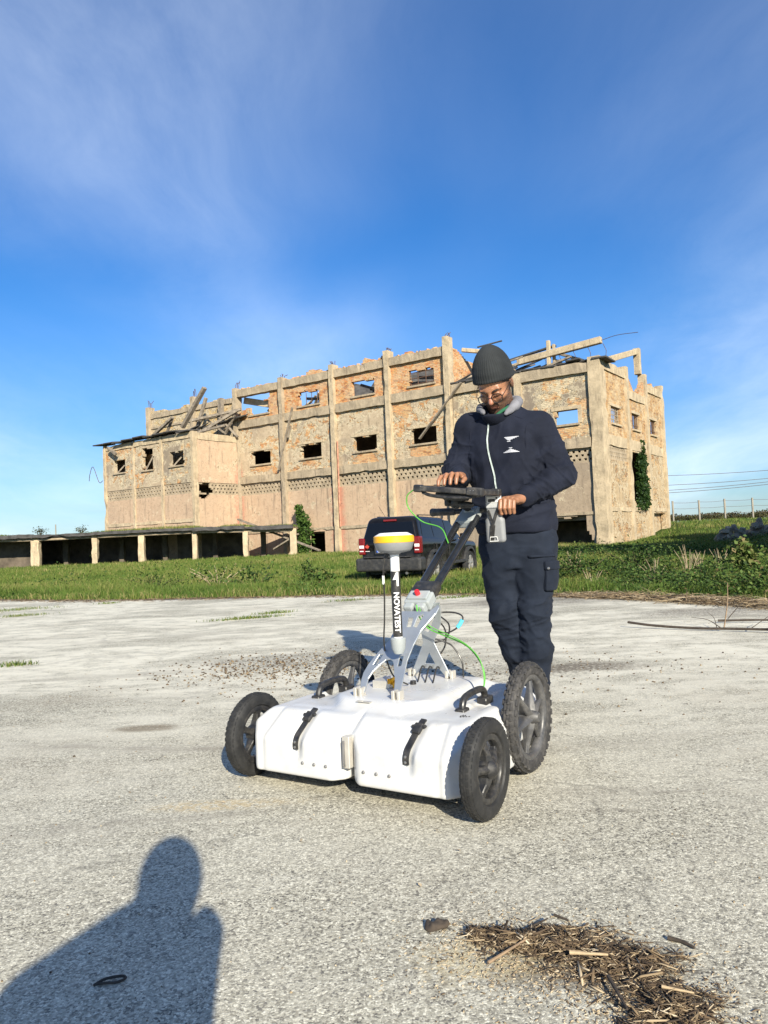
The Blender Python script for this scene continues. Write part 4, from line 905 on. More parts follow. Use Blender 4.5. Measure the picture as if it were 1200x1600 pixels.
        for zz, yy in ((0.158, -0.0565), (0.176, -0.056)): MB().lathe([(0.0001, -0.003), (0.0045, -0.002), (0.005, 0.001)], 10, 'y', c=(x, yy, zz)).build('rivet', M_STEEL, la, smooth=True)
    # carrying handles
    for x in (-0.318, 0.318):
        x += cx; mb = MB(); C = catmull([(x, 0.232, 0.262), (x, 0.238, 0.292), (x, 0.262, 0.312), (x, 0.33, 0.318), (x, 0.40, 0.314), (x, 0.425, 0.296), (x, 0.432, 0.262)], 5); mb.tube(C, 0.0135, 10)
        mb.box((x, 0.232, 0.266), (0.038, 0.048, 0.028)).box((x, 0.43, 0.266), (0.042, 0.064, 0.034)); mb.build('carry_handle', M_BLK, G, smooth=True, bevel=0.004)
    # logo print on the right shoulder
    lg = frame((0.350, 0.075, 0.2716), (0.86, -0.10, 0.0), (0.1, 0.86, 0.0))
    # front plate, back plate, feet
    d1 = V((0, 0.268, 0.282)).normalized(); U = V((1, 0, 0))
    fo = [(-0.087, 0.0), (-0.103, 0.05), (-0.107, 0.085), (-0.100, 0.125), (-0.082, 0.172), (-0.048, 0.245), (-0.042, 0.30), (-0.042, 0.385), (0.083, 0.385), (0.112, 0.42), (0.122, 0.405), (0.116, 0.375), (0.078, 0.29), (0.068, 0.22), (0.066, 0.15), (0.078, 0.07), (0.086, 0.0), (0.062, 0.0), (0.045, 0.06), (0.018, 0.118), (0.006, 0.143), (-0.010, 0.154), (-0.028, 0.150), (-0.045, 0.128), (-0.066, 0.092), (-0.074, 0.06), (-0.066, 0.0)]
    ho = [[(0.000, 0.352), (0.022, 0.352), (0.026, 0.308), (0.008, 0.306)], [(0.040, 0.362), (0.064, 0.372), (0.053, 0.305), (0.038, 0.310)], [(-0.066, 0.172), (-0.050, 0.176), (-0.062, 0.122), (-0.077, 0.124)], [(0.026, 0.172), (0.042, 0.172), (0.048, 0.126), (0.033, 0.122)]]
    MB().prism(fo, 0.007, frame((cx, 0.192, 0.312), U, d1), [h[::-1] for h in ho]).build('front_plate', M_ALU, G, bevel=0.0015)
    d2 = V((0, -0.052, 0.302)).normalized()
    bo = [(-0.096, 0.0), (-0.018, 0.140), (-0.020, 0.183), (0.020, 0.258), (0.030, 0.31), (0.085, 0.315), (0.084, 0.276), (0.074, 0.221), (0.034, 0.147), (0.094, 0.0), (0.068, 0.0), (0.044, 0.030), (-0.044, 0.030), (-0.070, 0.0)]
    MB().prism(bo, 0.007, frame((cx, 0.602, 0.312), U, d2), [[(-0.021, 0.052), (0.027, 0.052), (0.004, 0.100)][::-1], [(0.036, 0.262), (0.054, 0.256), (0.014, 0.186), (-0.004, 0.192)][::-1]]).build('back_plate', M_ALU, G, bevel=0.0015)
    for x, y in ((-0.090, 0.186), (0.080, 0.182), (-0.092, 0.606), (0.084, 0.606)):
        ft = MB().bb((x + cx - 0.017, y - 0.016, 0.298), (x + cx - 0.004, y + 0.02, 0.335)).bb((x + cx + 0.006, y - 0.016, 0.298), (x + cx + 0.019, y + 0.02, 0.335)).bb((x + cx - 0.02, y - 0.020, 0.294), (x + cx + 0.022, y + 0.024, 0.304))
        setp(ft.build('foot_bracket', M_ZINC, G, bevel=0.002), kind='stuff')
    # hinge block with red knob
    hb = empty('hinge_block', (0, 0, 0)); hb.parent = G
    H0 = V((0.004, 0.508, 0.604)); hx = frame(H0, (1, 0, 0), V((0, 0.56, 0.40)))
    def hbm(name, lo, hi, mat, bv=0.004):
        o = MB().bb(lo, hi).build(name, mat, hb, bevel=bv, segs=2); o.matrix_local = hx; return o
    hbm('hinge_body', (-0.058, 0.005, -0.022), (0.058, 0.075, 0.026), M_CAST, 0.008)
    for a in (-0.052, 0.002): hbm('hinge_knuckle', (a, -0.022, -0.020), (a + 0.044, 0.012, 0.022), M_CAST, 0.008)
    hbm('hinge_cover', (-0.046, 0.02, 0.024), (0.046, 0.07, 0.034), M_CAST)
    kn = MB().lathe([(0.0001, 0.022), (0.009, 0.021), (0.0115, 0.015), (0.0115, 0.0)], 16, 'z').build('release_knob', M_REDK, hb, smooth=True); kn.matrix_local = hx @ Matrix.Translation((-0.002, 0.045, 0.032))
    # twin push tubes
    T0, T1 = V((0, 0.560, 0.640)), V((0, 1.055, 0.975))
    for x in (-0.034, 0.036): MB().tube([T0 + V((x, 0.03, 0.02)), T1 + V((x * 1.18, 0, 0))], 0.0175, 16).build('push_tube', M_TUBE, G, smooth=True)
    MB().bar(T0 + V((0, -0.01, 0.0)), T0 + V((0, 0.075, 0.05)), 0.115, 0.045).build('tube_clamp', M_BLK, G, bevel=0.012, segs=3)
    MB().bar(T1 - V((0, 0.05, 0.035)), T1 + V((0, 0.055, 0.035)), 0.096, 0.046).bar(T1 + V((0, 0.0, 0.01)), T1 + V((0, 0.085, 0.032)), 0.06, 0.05).build('head_casting', M_CAST, G, bevel=0.012, segs=2)
    for sgn in (-1, 1):
        MB().tube([(sgn * 0.05, 1.09, 1.008), (sgn * 0.215, 1.09, 1.010)], 0.0135, 14).build('grip_bar', M_BLK, G, smooth=True)
        MB().tube([(sgn * 0.085, 1.09, 1.0085), (sgn * 0.095, 1.09, 1.0085), (sgn * 0.19, 1.09, 1.010), (sgn * 0.212, 1.09, 1.010), (sgn * 0.218, 1.09, 1.010)], [0.016, 0.0185, 0.0185, 0.021, 0.018], 16).build('rubber_grip', M_BLKM, G, smooth=True)
    # ball mount under the tablet
    MB().tube([(0.0, 1.06, 1.015), (-0.012, 1.00, 1.035), (-0.012, 0.965, 1.055)], 0.014, 12).build('mount_arm', M_BLK, G, smooth=True)
    s = Sdf((-0.09, 0.88, 0.98), (0.07, 1.04, 1.12), 0.004); s.ell((-0.016, 0.955, 1.040), (0.026, 0.026, 0.026), 0.004); s.cap((0.02, 0.955, 1.034), (0.055, 0.97, 1.030), 0.018, 0.014, 0.01); s.cap((-0.016, 0.955, 1.05), (-0.01, 0.945, 1.082), 0.02, 0.024, 0.01); s.rbox((-0.05, 0.945, 1.052), (0.012, 0.02, 0.022), 0.006, 0.006)
    sdf_obj('ball_mount', s, M_BLK, G)
    # positioning pole and receiver
    px, py = 0.052, 0.268
    MB().lathe([(0.0001, 0.452), (0.017, 0.455), (0.027, 0.475), (0.030, 0.512), (0.026, 0.516), (0.0001, 0.516)], 20, 'z', c=(px, py, 0)).build('pole_socket', M_CAST, G, smooth=True)
    pole = MB().lathe([(0.0175, 0.50), (0.0175, 0.838)], 24, 'z', c=(px, py, 0)).build('pole', M_WHT, G, smooth=True)
    MB().lathe([(0.0181, 0.520), (0.0181, 0.768)], 24, 'z', c=(px, py, 0)).build('black_sleeve', M_BLK, pole, smooth=True)
    view = math.atan2(-(2.662 + 0.2), -(-0.152 + 0.2)) - R(-31.6)
    def wrap(o, r):
        bm = bmesh.new(); bm.from_mesh(o.data); bmesh.ops.triangulate(bm, faces=bm.faces)
        for _ in range(5):
            es = [e for e in bm.edges if abs(e.verts[0].co.y - e.verts[1].co.y) > 0.004]
            if not es: break
            bmesh.ops.subdivide_edges(bm, edges=es, cuts=1); bmesh.ops.triangulate(bm, faces=bm.faces)
        bm.to_mesh(o.data); bm.free()
        for v in o.data.vertices:
            a = view + v.co.y / r; v.co = V((px + r * math.cos(a), py + r * math.sin(a), v.co.x))
    def label(body, size, zc, width):
        o = text_mesh(body, size, 0.0, M_WHT, 'lettering', pole, Matrix.Identity(4), 'CENTER', width, 0.0008)
        for v in o.data.vertices: v.co.x = zc - v.co.x
        wrap(o, 0.0187); return o
    label('NOVATEST', 0.031, 0.613, 0.152)
    fl = MB().raw([(0.735, -0.012, 0), (0.765, 0.004, 0), (0.765, 0.012, 0), (0.712, 0.012, 0), (0.712, 0.004, 0), (0.738, 0.004, 0)], [(0, 1, 5), (1, 2, 3, 4, 5)]).build('pole_mark', M_WHT, pole, fix=False); wrap(fl, 0.0187)
    rc = empty('receiver', (px, py, 0.835)); rc.parent = G; rc.scale = (0.86, 0.86, 0.95)
    MB().lathe([(0.0001, -0.004), (0.022, -0.004), (0.030, 0.002), (0.068, 0.008), (0.079, 0.016), (0.0875, 0.040), (0.0885, 0.044)], 48, 'z').build('housing', M_GREYP, rc, smooth=True)
    MB().lathe([(0.0885, 0.044), (0.0905, 0.046), (0.0905, 0.068), (0.086, 0.072)], 48, 'z').build('yellow_ring', M_YEL, rc, smooth=True)
    MB().lathe([(0.086, 0.072), (0.066, 0.082), (0.060, 0.084), (0.0001, 0.085)], 48, 'z').build('dome', M_WHT, rc, smooth=True)
    MB().tube([(-0.032, -0.02, -0.018), (-0.030, -0.02, 0.004)], 0.009, 10).build('cable_plug', M_BLK, rc)
    # cables
    def cable(pts, r, mat, n=8): return MB().tube(catmull(pts, n), r, 8).build('cable', mat, G, smooth=True)
    cable([(-0.165, 0.88, 1.118), (-0.20, 0.88, 1.112), (-0.235, 0.885, 1.085), (-0.236, 0.90, 1.03), (-0.17, 0.905, 0.965), (-0.07, 0.90, 0.93), (-0.01, 0.85, 0.86)], 0.0028, M_GREENC)
    cable([(0.030, 0.46, 0.62), (0.040, 0.455, 0.58), (0.050, 0.49, 0.535), (0.070, 0.51, 0.512), (0.145, 0.51, 0.486), (0.228, 0.50, 0.456), (0.288, 0.48, 0.405), (0.316, 0.46, 0.350), (0.318, 0.43, 0.295)], 0.0030, M_GREENC)
    cable([(0.036, 0.47, 0.61), (0.050, 0.48, 0.56), (0.076, 0.50, 0.525), (0.15, 0.50, 0.497), (0.232, 0.49, 0.462), (0.29, 0.475, 0.412), (0.312, 0.46, 0.355), (0.320, 0.435, 0.297)], 0.0020, M_GREENC)
    cable([(0.020, 0.246, 0.822), (0.010, 0.25, 0.77), (-0.002, 0.27, 0.68), (-0.025, 0.30, 0.58), (-0.038, 0.31, 0.49), (-0.040, 0.33, 0.41), (-0.020, 0.35, 0.345), (0.01, 0.40, 0.31)], 0.0032, M_BLK)
    MB().tube([(0.0075, 0.252, 0.752), (0.002, 0.26, 0.72)], 0.0048, 8).build('cable_ferrule', M_WHT, G)
    cable([(0.050, 0.58, 0.565), (0.060, 0.62, 0.573), (0.12, 0.63, 0.571), (0.152, 0.63, 0.552), (0.131, 0.62, 0.513), (0.085, 0.61, 0.490), (0.031, 0.60, 0.499), (0.01, 0.58, 0.52)], 0.0035, M_BLK)
    MB().tube([(0.150, 0.629, 0.543), (0.140, 0.624, 0.524), (0.130, 0.62, 0.512)], 0.0085, 10).build('cable_connector', M_CYAN, G, smooth=True)
    cable([(0.02, 0.59, 0.47), (0.06, 0.62, 0.452), (0.10, 0.63, 0.43), (0.138, 0.63, 0.37), (0.142, 0.63, 0.305)], 0.0035, M_BLK)
    cable([(0.03, 0.60, 0.56), (0.055, 0.65, 0.50), (0.048, 0.66, 0.43), (0.022, 0.65, 0.385)], 0.0035, M_BLK)
    cable([(0.045, 0.60, 0.57), (0.075, 0.65, 0.52), (0.055, 0.66, 0.46), (0.0, 0.62, 0.44)], 0.0035, M_BLK)
    for x in (-0.02, 0.015, 0.05): cable([(x, 0.60, 0.34), (x + 0.012, 0.55, 0.355), (x + 0.02, 0.50, 0.31), (x + 0.03, 0.47, 0.298)], 0.0035, M_BLK, 5)
    # small fittings on the deck
    MB().lathe([(0.011, 0.300), (0.013, 0.303), (0.012, 0.318), (0.0001, 0.320)], 14, 'z', c=(0.01, 0.44, 0)).build('deck_cap', M_BLK, G, smooth=True)
    MB().bb((-0.115, 0.33, 0.302), (-0.035, 0.40, 0.332)).build('junction_box', M_ZINC, G, bevel=0.003)
    yv = MB()
    for k in range(7):
        a = k * 0.9; yv.box((-0.022 + 0.010 * math.cos(a), 0.335 + 0.010 * math.sin(a), 0.318 + 0.004 * k), (0.020, 0.003, 0.022), (a, 0.4 * k, a * 1.3))
    setp(yv.build('yellow_tag', M_YEL, G), kind='stuff')
    MB().bb((-0.06 + cx, 0.118, 0.2965), (0.0 + cx, 0.136, 0.2985)).build('type_plate', M_ZINC, G).rotation_euler = (0, 0, 0)
    # printed maker's mark beside the right front wheel: a small emblem and two lines of script
    pm = frame((0.352, 0.150, 0.2682), V((0.80, 0.60, 0)), V((-0.60, 0.80, 0)))
    prt = MB()
    for k in range(6): prt.prism([(-0.016 + 0.007 * k, 0.004), (-0.011 + 0.007 * k, 0.004), (-0.004 + 0.007 * k, 0.030 - abs(k - 3) * 0.005), (-0.009 + 0.007 * k, 0.030 - abs(k - 3) * 0.005)], 0.0008, pm)
    for k in range(5): prt.prism([(-0.046 + 0.008 * k, -0.004), (-0.0425 + 0.008 * k, -0.004), (-0.0425 + 0.008 * k, 0.003 + 0.002 * (k % 2)), (-0.046 + 0.008 * k, 0.003 + 0.002 * (k % 2))], 0.0008, pm)
    for k in range(4): prt.prism([(0.002 + 0.010 * k, -0.007), (0.009 + 0.010 * k, -0.007), (0.010 + 0.010 * k, 0.003), (0.006 + 0.010 * k, 0.003)], 0.0008, pm)
    setp(prt.build('printed_emblem', M_BLKM, G), kind='stuff')
    return G
CART = build_cart()
CARTM = Matrix.Translation((-0.152, 2.662, 0)) @ Matrix.Rotation(R(-31.6), 4, 'Z')

def build_tablet():
    m = CARTM @ Matrix.Translation((0.004, 0.940, 1.100)); T = empty('tablet', (0, 0, 0), 0, 'black rugged tablet computer mounted on the push bar under the man\'s right hand', 'tablet')
    T.matrix_world = m @ Matrix.Rotation(R(7.5), 4, 'Y') @ Matrix.Rotation(R(2), 4, 'X')
    MB().bb((-0.168, -0.11, -0.012), (0.168, 0.11, 0.014)).build('body', M_BLKM, T, bevel=0.007, segs=3)
    MB().bb((-0.14, -0.085, 0.0142), (0.14, 0.085, 0.0155)).build('screen', M_GLASSD, T)
    for x in (-1, 1):
        for y in (-1, 1): MB().bb((x * 0.152 - 0.022, y * 0.095 - 0.02, -0.017), (x * 0.152 + 0.022, y * 0.095 + 0.02, 0.018)).build('corner_bumper', M_BLK, T, bevel=0.009, segs=3)
    MB().tube(catmull([(-0.135, -0.085, -0.016), (-0.09, -0.10, -0.026), (0.0, -0.108, -0.031), (0.09, -0.10, -0.026), (0.135, -0.085, -0.016)], 6), 0.008, 10).build('back_handle', M_BLK, T, smooth=True)
    MB().bb((-0.075, -0.08, -0.026), (0.095, 0.06, -0.012)).build('back_cover', M_BLKM, T, bevel=0.005)
    MB().bb((-0.05, -0.05, -0.046), (0.045, 0.04, -0.026)).build('mount_plate', M_BLK, T, bevel=0.005)
    for k in range(5): MB().lathe([(0.0001, -0.003), (0.003, -0.003), (0.003, 0.001)], 8, 'z', c=(-0.06 + 0.03 * k, -0.072, -0.0265)).build('screw', M_STEEL, T)
    MB().bb((0.10, -0.118, -0.014), (0.175, -0.085, 0.022)).build('port_block', M_BLKM, T, bevel=0.006, segs=2)
    for k in range(2): MB().lathe([(0.0001, -0.1192), (0.0025, -0.1192), (0.0025, -0.117)], 8, 'y', c=(0.12 + 0.015 * k, 0, 0.008)).build('screw', M_STEEL, T)
    return T
TABLET = build_tablet()
def build_handset():
    m = CARTM @ Matrix.Translation((0.122, 1.085, 0.955)); T = empty('handset', (0, 0, 0), 0, 'grey rugged handset with a black hand strap hanging at the right grip', 'handset')
    T.matrix_world = m @ Matrix.Rotation(R(4), 4, 'X') @ Matrix.Rotation(R(6), 4, 'Z')
    s = Sdf((-0.07, -0.05, -0.13), (0.07, 0.05, 0.15), 0.004)
    s.rbox((0, 0, -0.05), (0.042, 0.018, 0.055), 0.014, 0.01); s.rbox((0, 0, 0.06), (0.036, 0.016, 0.06), 0.012, 0.02); s.cap((0.036, 0, 0.0), (0.034, 0, -0.09), 0.010, 0.012, 0.01); s.cap((-0.036, 0, 0.0), (-0.034, 0, -0.09), 0.010, 0.012, 0.01)
    sdf_obj('housing', s, M_GREYP, T)
    MB().bb((-0.034, -0.0225, 0.058), (0.042, -0.006, 0.122)).build('top_panel', simple('pale_grey_panel', (0.45, 0.46, 0.47), 0.45), T, bevel=0.006, segs=2)
    MB().bb((-0.026, -0.0245, 0.085), (0.034, -0.0205, 0.114)).build('white_label', M_WHT, T, bevel=0.001)
    MB().bb((-0.020, -0.0262, 0.088), (0.014, -0.0235, 0.102)).build('camera_window', M_GLASSD, T, bevel=0.002)
    MB().lathe([(0.0001, -0.0262), (0.0045, -0.0262), (0.0045, -0.023)], 12, 'y', c=(0.022, 0, 0.105)).build('lens', M_BLK, T)
    MB().bar((-0.018, -0.020, -0.092), (-0.004, -0.026, -0.02), 0.022, 0.004, up=(0, -1, 0)).bar((0.0, -0.026, -0.03), (-0.024, -0.022, 0.05), 0.012, 0.004, up=(0, -1, 0)).bar((-0.004, -0.026, -0.02), (0.022, -0.022, 0.05), 0.012, 0.004, up=(0, -1, 0)).build('hand_strap', M_BLK, T)
    MB().tube([(-0.026, -0.022, -0.096), (0.014, -0.022, -0.096), (0.010, -0.024, -0.076), (-0.022, -0.024, -0.076)], 0.0022, 6, closed=True).build('strap_ring', M_WHT, T)
    return T
HANDSET = build_handset()
# ------------------------------------------------------------------ parked car
def car_paint():
    m, t, b = new_mat('black_car_paint'); co = t.add('ShaderNodeTexCoord').outputs['Object']; x, y, z = t.sep(co)
    n = t.noise(co, 5, 6, 0.7); d = t.math('MULTIPLY', t.ramp(z, 0.95, 0.25, 0.05, 0.55), t.ramp(n, 0.35, 0.7))
    t.put(b.inputs['Base Color'], t.mix(d, (0.006, 0.006, 0.007), (0.12, 0.105, 0.085))); t.put(b.inputs['Roughness'], t.math('ADD', 0.12, t.math('MULTIPLY', d, 0.7)))
    b.inputs['Specular IOR Level'].default_value = 0.25; b.inputs['Coat Weight'].default_value = 0.12; b.inputs['Coat Roughness'].default_value = 0.06; return m
def build_car():
    M_P = car_paint(); M_TRIM = simple('black_bumper_trim', (0.022, 0.022, 0.023), 0.6, var=0.3, scale=6, dust=0.35, dustcol=(0.13, 0.12, 0.10))
    M_G = new_mat('car_glass'); g, t, b = M_G; b.inputs['Base Color'].default_value = (0.006, 0.007, 0.009, 1); b.inputs['Roughness'].default_value = 0.04; b.inputs['Specular IOR Level'].default_value = 0.35; M_G = g
    M_RED = simple('red_lens', (0.16, 0.005, 0.006), 0.25, var=0.15, scale=30, coat=0.5); M_CLR = simple('clear_lens', (0.75, 0.70, 0.68), 0.15, var=0.1, scale=40, coat=0.5)
    M_ALLOY = simple('alloy_wheel', (0.45, 0.44, 0.42), 0.4, 0.6, var=0.1, dust=0.3); M_PLATE = simple('number_plate_white', (0.72, 0.73, 0.74), 0.4, var=0.03); M_BLUE = simple('number_plate_blue', (0.02, 0.10, 0.50), 0.4, var=0.03)
    phi = R(-26); rc = V((0.085, 18.69, -0.29))
    K = empty('parked_car', rc, phi, 'dirty black off road car parked on the grass, seen from behind', 'car')
    s = Sdf((-1.0, -0.15, 0.15), (1.0, 4.6, 1.8), 0.022)
    s.convex([((0, -1, 0.06), 0.0), ((0, 1, 0.08), 4.34), ((1, 0, 0.10), 0.94), ((-1, 0, 0.10), 0.94), ((1, 0, -0.12), 0.80), ((-1, 0, -0.12), 0.80), ((0, 0.05, 1), 1.19), ((0, 0, -1), -0.33)], (-0.95, -0.1, 0.25), (0.95, 4.5, 1.25), 0.16, 0.0)
    gp = [((0, -1, 0.24), 0.24 * 1.02 + 0.0), ((0, 0.62, 0.78), 0.62 * 3.02 + 0.78 * 1.02), ((1, 0, 0.24), 0.80 + 0.24 * 1.05), ((-1, 0, 0.24), 0.80 + 0.24 * 1.05), ((0, 0.02, 1), 1.70), ((0, 0, -1), -0.9)]
    s.convex(gp, (-0.95, -0.05, 0.85), (0.95, 3.3, 1.72), 0.15, 0.05)
    for y in (0.88, 3.52):
        for sg in (-1, 1):
            c = (sg * 0.86, y, 0.35); s.cap((sg * 0.6, y, 0.36), (sg * 1.2, y, 0.36), 0.43, k=0.03, cut=True)
    sdf_obj('body', s, M_P, K, 2)
    for sg in (-1, 1):
        for y in (0.88, 3.52):
            MB().lathe([(0.40, sg * 0.76), (0.40, sg * 0.905), (0.465, sg * 0.90), (0.475, sg * 0.80)], 22, 'x', c=(0, y, 0.36), a0=R(-25), a1=R(205)).build('wheel_arch', M_TRIM, K, smooth=True)
            wh = empty('wheel', (sg * 0.78, y, 0.345)); wh.parent = K; r = 0.345
            MB().lathe([(r - 0.11, -0.10), (r - 0.02, -0.108), (r, -0.08), (r, 0.08), (r - 0.02, 0.108), (r - 0.11, 0.10)], 36, 'x', closed=True).build('tyre', M_TYRE, wh, smooth=True)
            rm = MB().lathe([(r - 0.10, -0.09), (r - 0.10, 0.09), (r - 0.125, 0.095), (r - 0.13, 0.03), (r - 0.13, -0.08)], 30, 'x', closed=True)
            for k in range(5):
                a = 2 * PI * k / 5 + 0.3
                for o in (-0.16, 0.16): rm.bar((sg * 0.075, 0.05 * math.cos(a), 0.05 * math.sin(a)), (sg * 0.085, 0.222 * math.cos(a + o), 0.222 * math.sin(a + o)), 0.03, 0.03)
            rm.lathe([(0.0001, sg * 0.095), (0.05, sg * 0.09), (0.055, sg * 0.04)], 16, 'x'); setp(rm.build('rim', M_ALLOY, wh), kind='stuff')
            MB().lathe([(0.0001, 0.0), (r - 0.12, 0.0)], 24, 'x', c=(sg * 0.02, 0, 0)).build('brake_disc', M_BLK, wh)
    # side plane helper (greenhouse) and rear plane helper
    ns = math.sqrt(1 + 0.24 ** 2)
    def sx(z, e=0.006): return 0.80 + 0.24 * (1.05 - z) + e * ns
    def ry(z, e=0.006): return 0.24 * (z - 1.02) - e
    def side_pane(name, sg, yz, mat, th=0.012, e=0.008):
        vs = [(sg * sx(z, e), y, z) for y, z in yz] + [(sg * (sx(z, e) - th), y, z) for y, z in yz]; n = len(yz)
        fs = [tuple(range(n)), tuple(range(2 * n - 1, n - 1, -1))] + [(i, i + n, (i + 1) % n + n, (i + 1) % n) for i in range(n)]
        return MB().raw(vs, fs).build(name, mat, K, bevel=0.004)
    for sg in (-1, 1):
        side_pane('window', sg, [(0.32, 1.12), (0.98, 1.10), (0.98, 1.56), (0.42, 1.54)], M_G)
        side_pane('window', sg, [(1.08, 1.10), (1.88, 1.09), (1.88, 1.57), (1.08, 1.56)], M_G); side_pane('window', sg, [(1.98, 1.09), (2.98, 1.07), (2.40, 1.56), (1.98, 1.57)], M_G)
        MB().bb((sg * 0.56 - 0.018, 0.55, 1.70), (sg * 0.56 + 0.018, 2.3, 1.725)).bb((sg * 0.56 - 0.02, 0.55, 1.62), (sg * 0.56 + 0.02, 0.64, 1.70)).bb((sg * 0.56 - 0.02, 2.2, 1.62), (sg * 0.56 + 0.02, 2.3, 1.70)).build('roof_rail', M_TRIM, K, bevel=0.01)
        MB().box((sg * 0.99, 2.72, 1.12), (0.20, 0.10, 0.17)).bar((sg * 0.84, 2.74, 1.06), (sg * 0.92, 2.74, 1.08), 0.05).build('wing_mirror', M_P, K, bevel=0.03, segs=2)
        for y in (1.03, 1.93): MB().bb((sg * 0.866 - 0.012, y - 0.006, 0.45), (sg * 0.866 + 0.012, y + 0.006, 0.98)).build('door_gap', M_BLK, K)
        for y in (1.22, 2.12): MB().bb((sg * 0.872 - 0.02, y, 0.925), (sg * 0.872 + 0.02, y + 0.18, 0.955)).build('door_handle', M_P, K, bevel=0.01)
        MB().bb((sg * 0.90 - 0.03, 1.35, 0.40), (sg * 0.90 + 0.015, 3.05, 0.48)).build('sill_trim', M_TRIM, K, bevel=0.01)
        # tail lamp wrapping the corner: red, clear middle, red
        tl = MB().box((sg * 0.765, 0.075, 0.965), (0.175, 0.19, 0.42)).build('tail_light', M_RED, K, bevel=0.03, segs=2)
        MB().box((sg * 0.765, 0.073, 0.955), (0.135, 0.198, 0.085)).build('reversing_lens', M_CLR, tl, bevel=0.01)
        MB().box((sg * 0.765, 0.073, 0.845), (0.12, 0.198, 0.035)).build('reversing_lens', M_CLR, tl, bevel=0.01)
        MB().box((sg * 0.70, -0.10, 0.52), (0.12, 0.03, 0.05)).build('reflector', M_RED, K, bevel=0.005)
    # rear: glass, high brake light, wiper, plate, emblem, bumper, exhaust
    vs = [(-0.72, ry(1.10), 1.10), (0.72, ry(1.10), 1.10), (0.60, ry(1.545), 1.545), (-0.60, ry(1.545), 1.545)]
    MB().raw(vs + [(x, y + 0.014, z) for x, y, z in vs], [(0, 1, 2, 3), (7, 6, 5, 4), (0, 4, 5, 1), (1, 5, 6, 2), (2, 6, 7, 3), (3, 7, 4, 0)]).build('rear_window', M_G, K, bevel=0.004)
    MB().box((0.0, ry(1.60) - 0.012, 1.597), (0.36, 0.05, 0.05)).build('brake_light', M_RED, K, bevel=0.01)
    MB().bar((-0.05, ry(1.12) - 0.02, 1.115), (0.34, ry(1.2) - 0.02, 1.19), 0.02, 0.02).build('wiper', M_BLK, K)
    for x in (-0.22, 0.22): MB().box((x, 0.9, 1.34), (0.24, 0.08, 0.2)).build('headrest', M_GREYP, K, bevel=0.03)
    MB().bb((-0.40, -0.022, 0.76), (0.24, 0.03, 0.97)).build('plate_recess', M_TRIM, K, bevel=0.01)
    pl = MB().bb((-0.335, -0.032, 0.805), (0.185, -0.022, 0.915)).build('number_plate', M_PLATE, K, bevel=0.003)
    MB().bb((-0.333, -0.0345, 0.807), (-0.285, -0.0322, 0.913)).build('blue_band', M_BLUE, pl)
    text_mesh('E', 0.105, 0.001, M_BLK, 'lettering', pl, frame((-0.235, -0.0335, 0.86), (1, 0, 0), (0, 0, 1)), 'CENTER', None, 0.002)
    text_mesh('I', 0.035, 0.001, M_PLATE, 'lettering', pl, frame((-0.309, -0.036, 0.83), (1, 0, 0), (0, 0, 1)), 'CENTER', None, 0.001)
    leaf = [(0, -0.062), (0.006, -0.02), (0.040, -0.028), (0.034, -0.012), (0.062, 0.012), (0.052, 0.016), (0.056, 0.038), (0.038, 0.034), (0.032, 0.044), (0.014, 0.020), (0.022, 0.058), (0.012, 0.052), (0, 0.074)]
    leaf = leaf + [(-a, b) for a, b in leaf[-2:0:-1]]
    MB().prism(leaf, 0.002, frame((-0.60, -0.005, 0.945), (1, 0, 0), (0, 0, 1))).build('leaf_emblem', simple('red_decal', (0.50, 0.06, 0.04), 0.4, var=0.05), K, loc=(0, -0.016, 0))
    MB().bb((-0.66, -0.012, 0.835), (-0.54, -0.004, 0.85)).build('badge_strip', M_CLR, K)
    MB().box((0, 0.05, 0.50), (1.80, 0.36, 0.34)).build('bumper', M_TRIM, K, bevel=0.06, segs=3)
    MB().box((0, -0.06, 0.685), (1.3, 0.2, 0.03)).build('bumper_step', M_TRIM, K, bevel=0.01)
    MB().tube([(0.48, -0.06, 0.28), (0.48, 0.4, 0.30)], 0.035, 14).build('exhaust_pipe', M_STEEL, K, smooth=True)
    MB().tube([(-0.1, 0.15, 0.32), (-0.1, -0.16, 0.32)], 0.03, 8).build('tow_hook', M_BLK, K)
    MB().bb((-0.7, 0.3, 0.24), (0.7, 4.0, 0.36)).build('underbody', M_BLK, K)
    MB().tube([(0.30, 2.9, 1.12), (0.30, 2.7, 1.95)], 0.006, 5).tube([(-0.28, 0.5, 1.66), (-0.34, 0.2, 1.98)], 0.005, 5).build('aerial', M_BLK, K)['kind'] = 'stuff'
    return K
CAR = build_car()
# ------------------------------------------------------------------ the man at the cart
from mathutils.bvhtree import BVHTree
def cloth_mat(name, col, weave=420, fuzz=0.25, rough=0.85):
    m, t, b = new_mat(name); co = t.add('ShaderNodeTexCoord').outputs['Object']
    n = t.noise(co, 6, 5, 0.6); f = t.noise(co, weave, 2, 0.5)
    c = t.mix(t.ramp(n, 0.3, 0.7), col, tuple(k * 1.7 + 0.002 for k in col)); c = t.mix(t.ramp(t.noise(co, 75, 6, 0.75), 0.60, 0.75, 0, 0.35), c, tuple(k * 2.2 + 0.012 for k in col)); t.put(b.inputs['Base Color'], c)
    b.inputs['Roughness'].default_value = rough; b.inputs['Specular IOR Level'].default_value = 0.2
    b.inputs['Sheen Weight'].default_value = fuzz; b.inputs['Sheen Roughness'].default_value = 0.5; b.inputs['Sheen Tint'].default_value = (0.5, 0.55, 0.7, 1)
    t.put(b.inputs['Normal'], t.bump(t.math('ADD', f, t.math('MULTIPLY', t.noise(co, 45, 4, 0.65), 1.2)), 0.25, 0.004)); return m
M_NAVY = cloth_mat('navy_fleece', (0.0058, 0.0076, 0.0150), 420, 0.03)
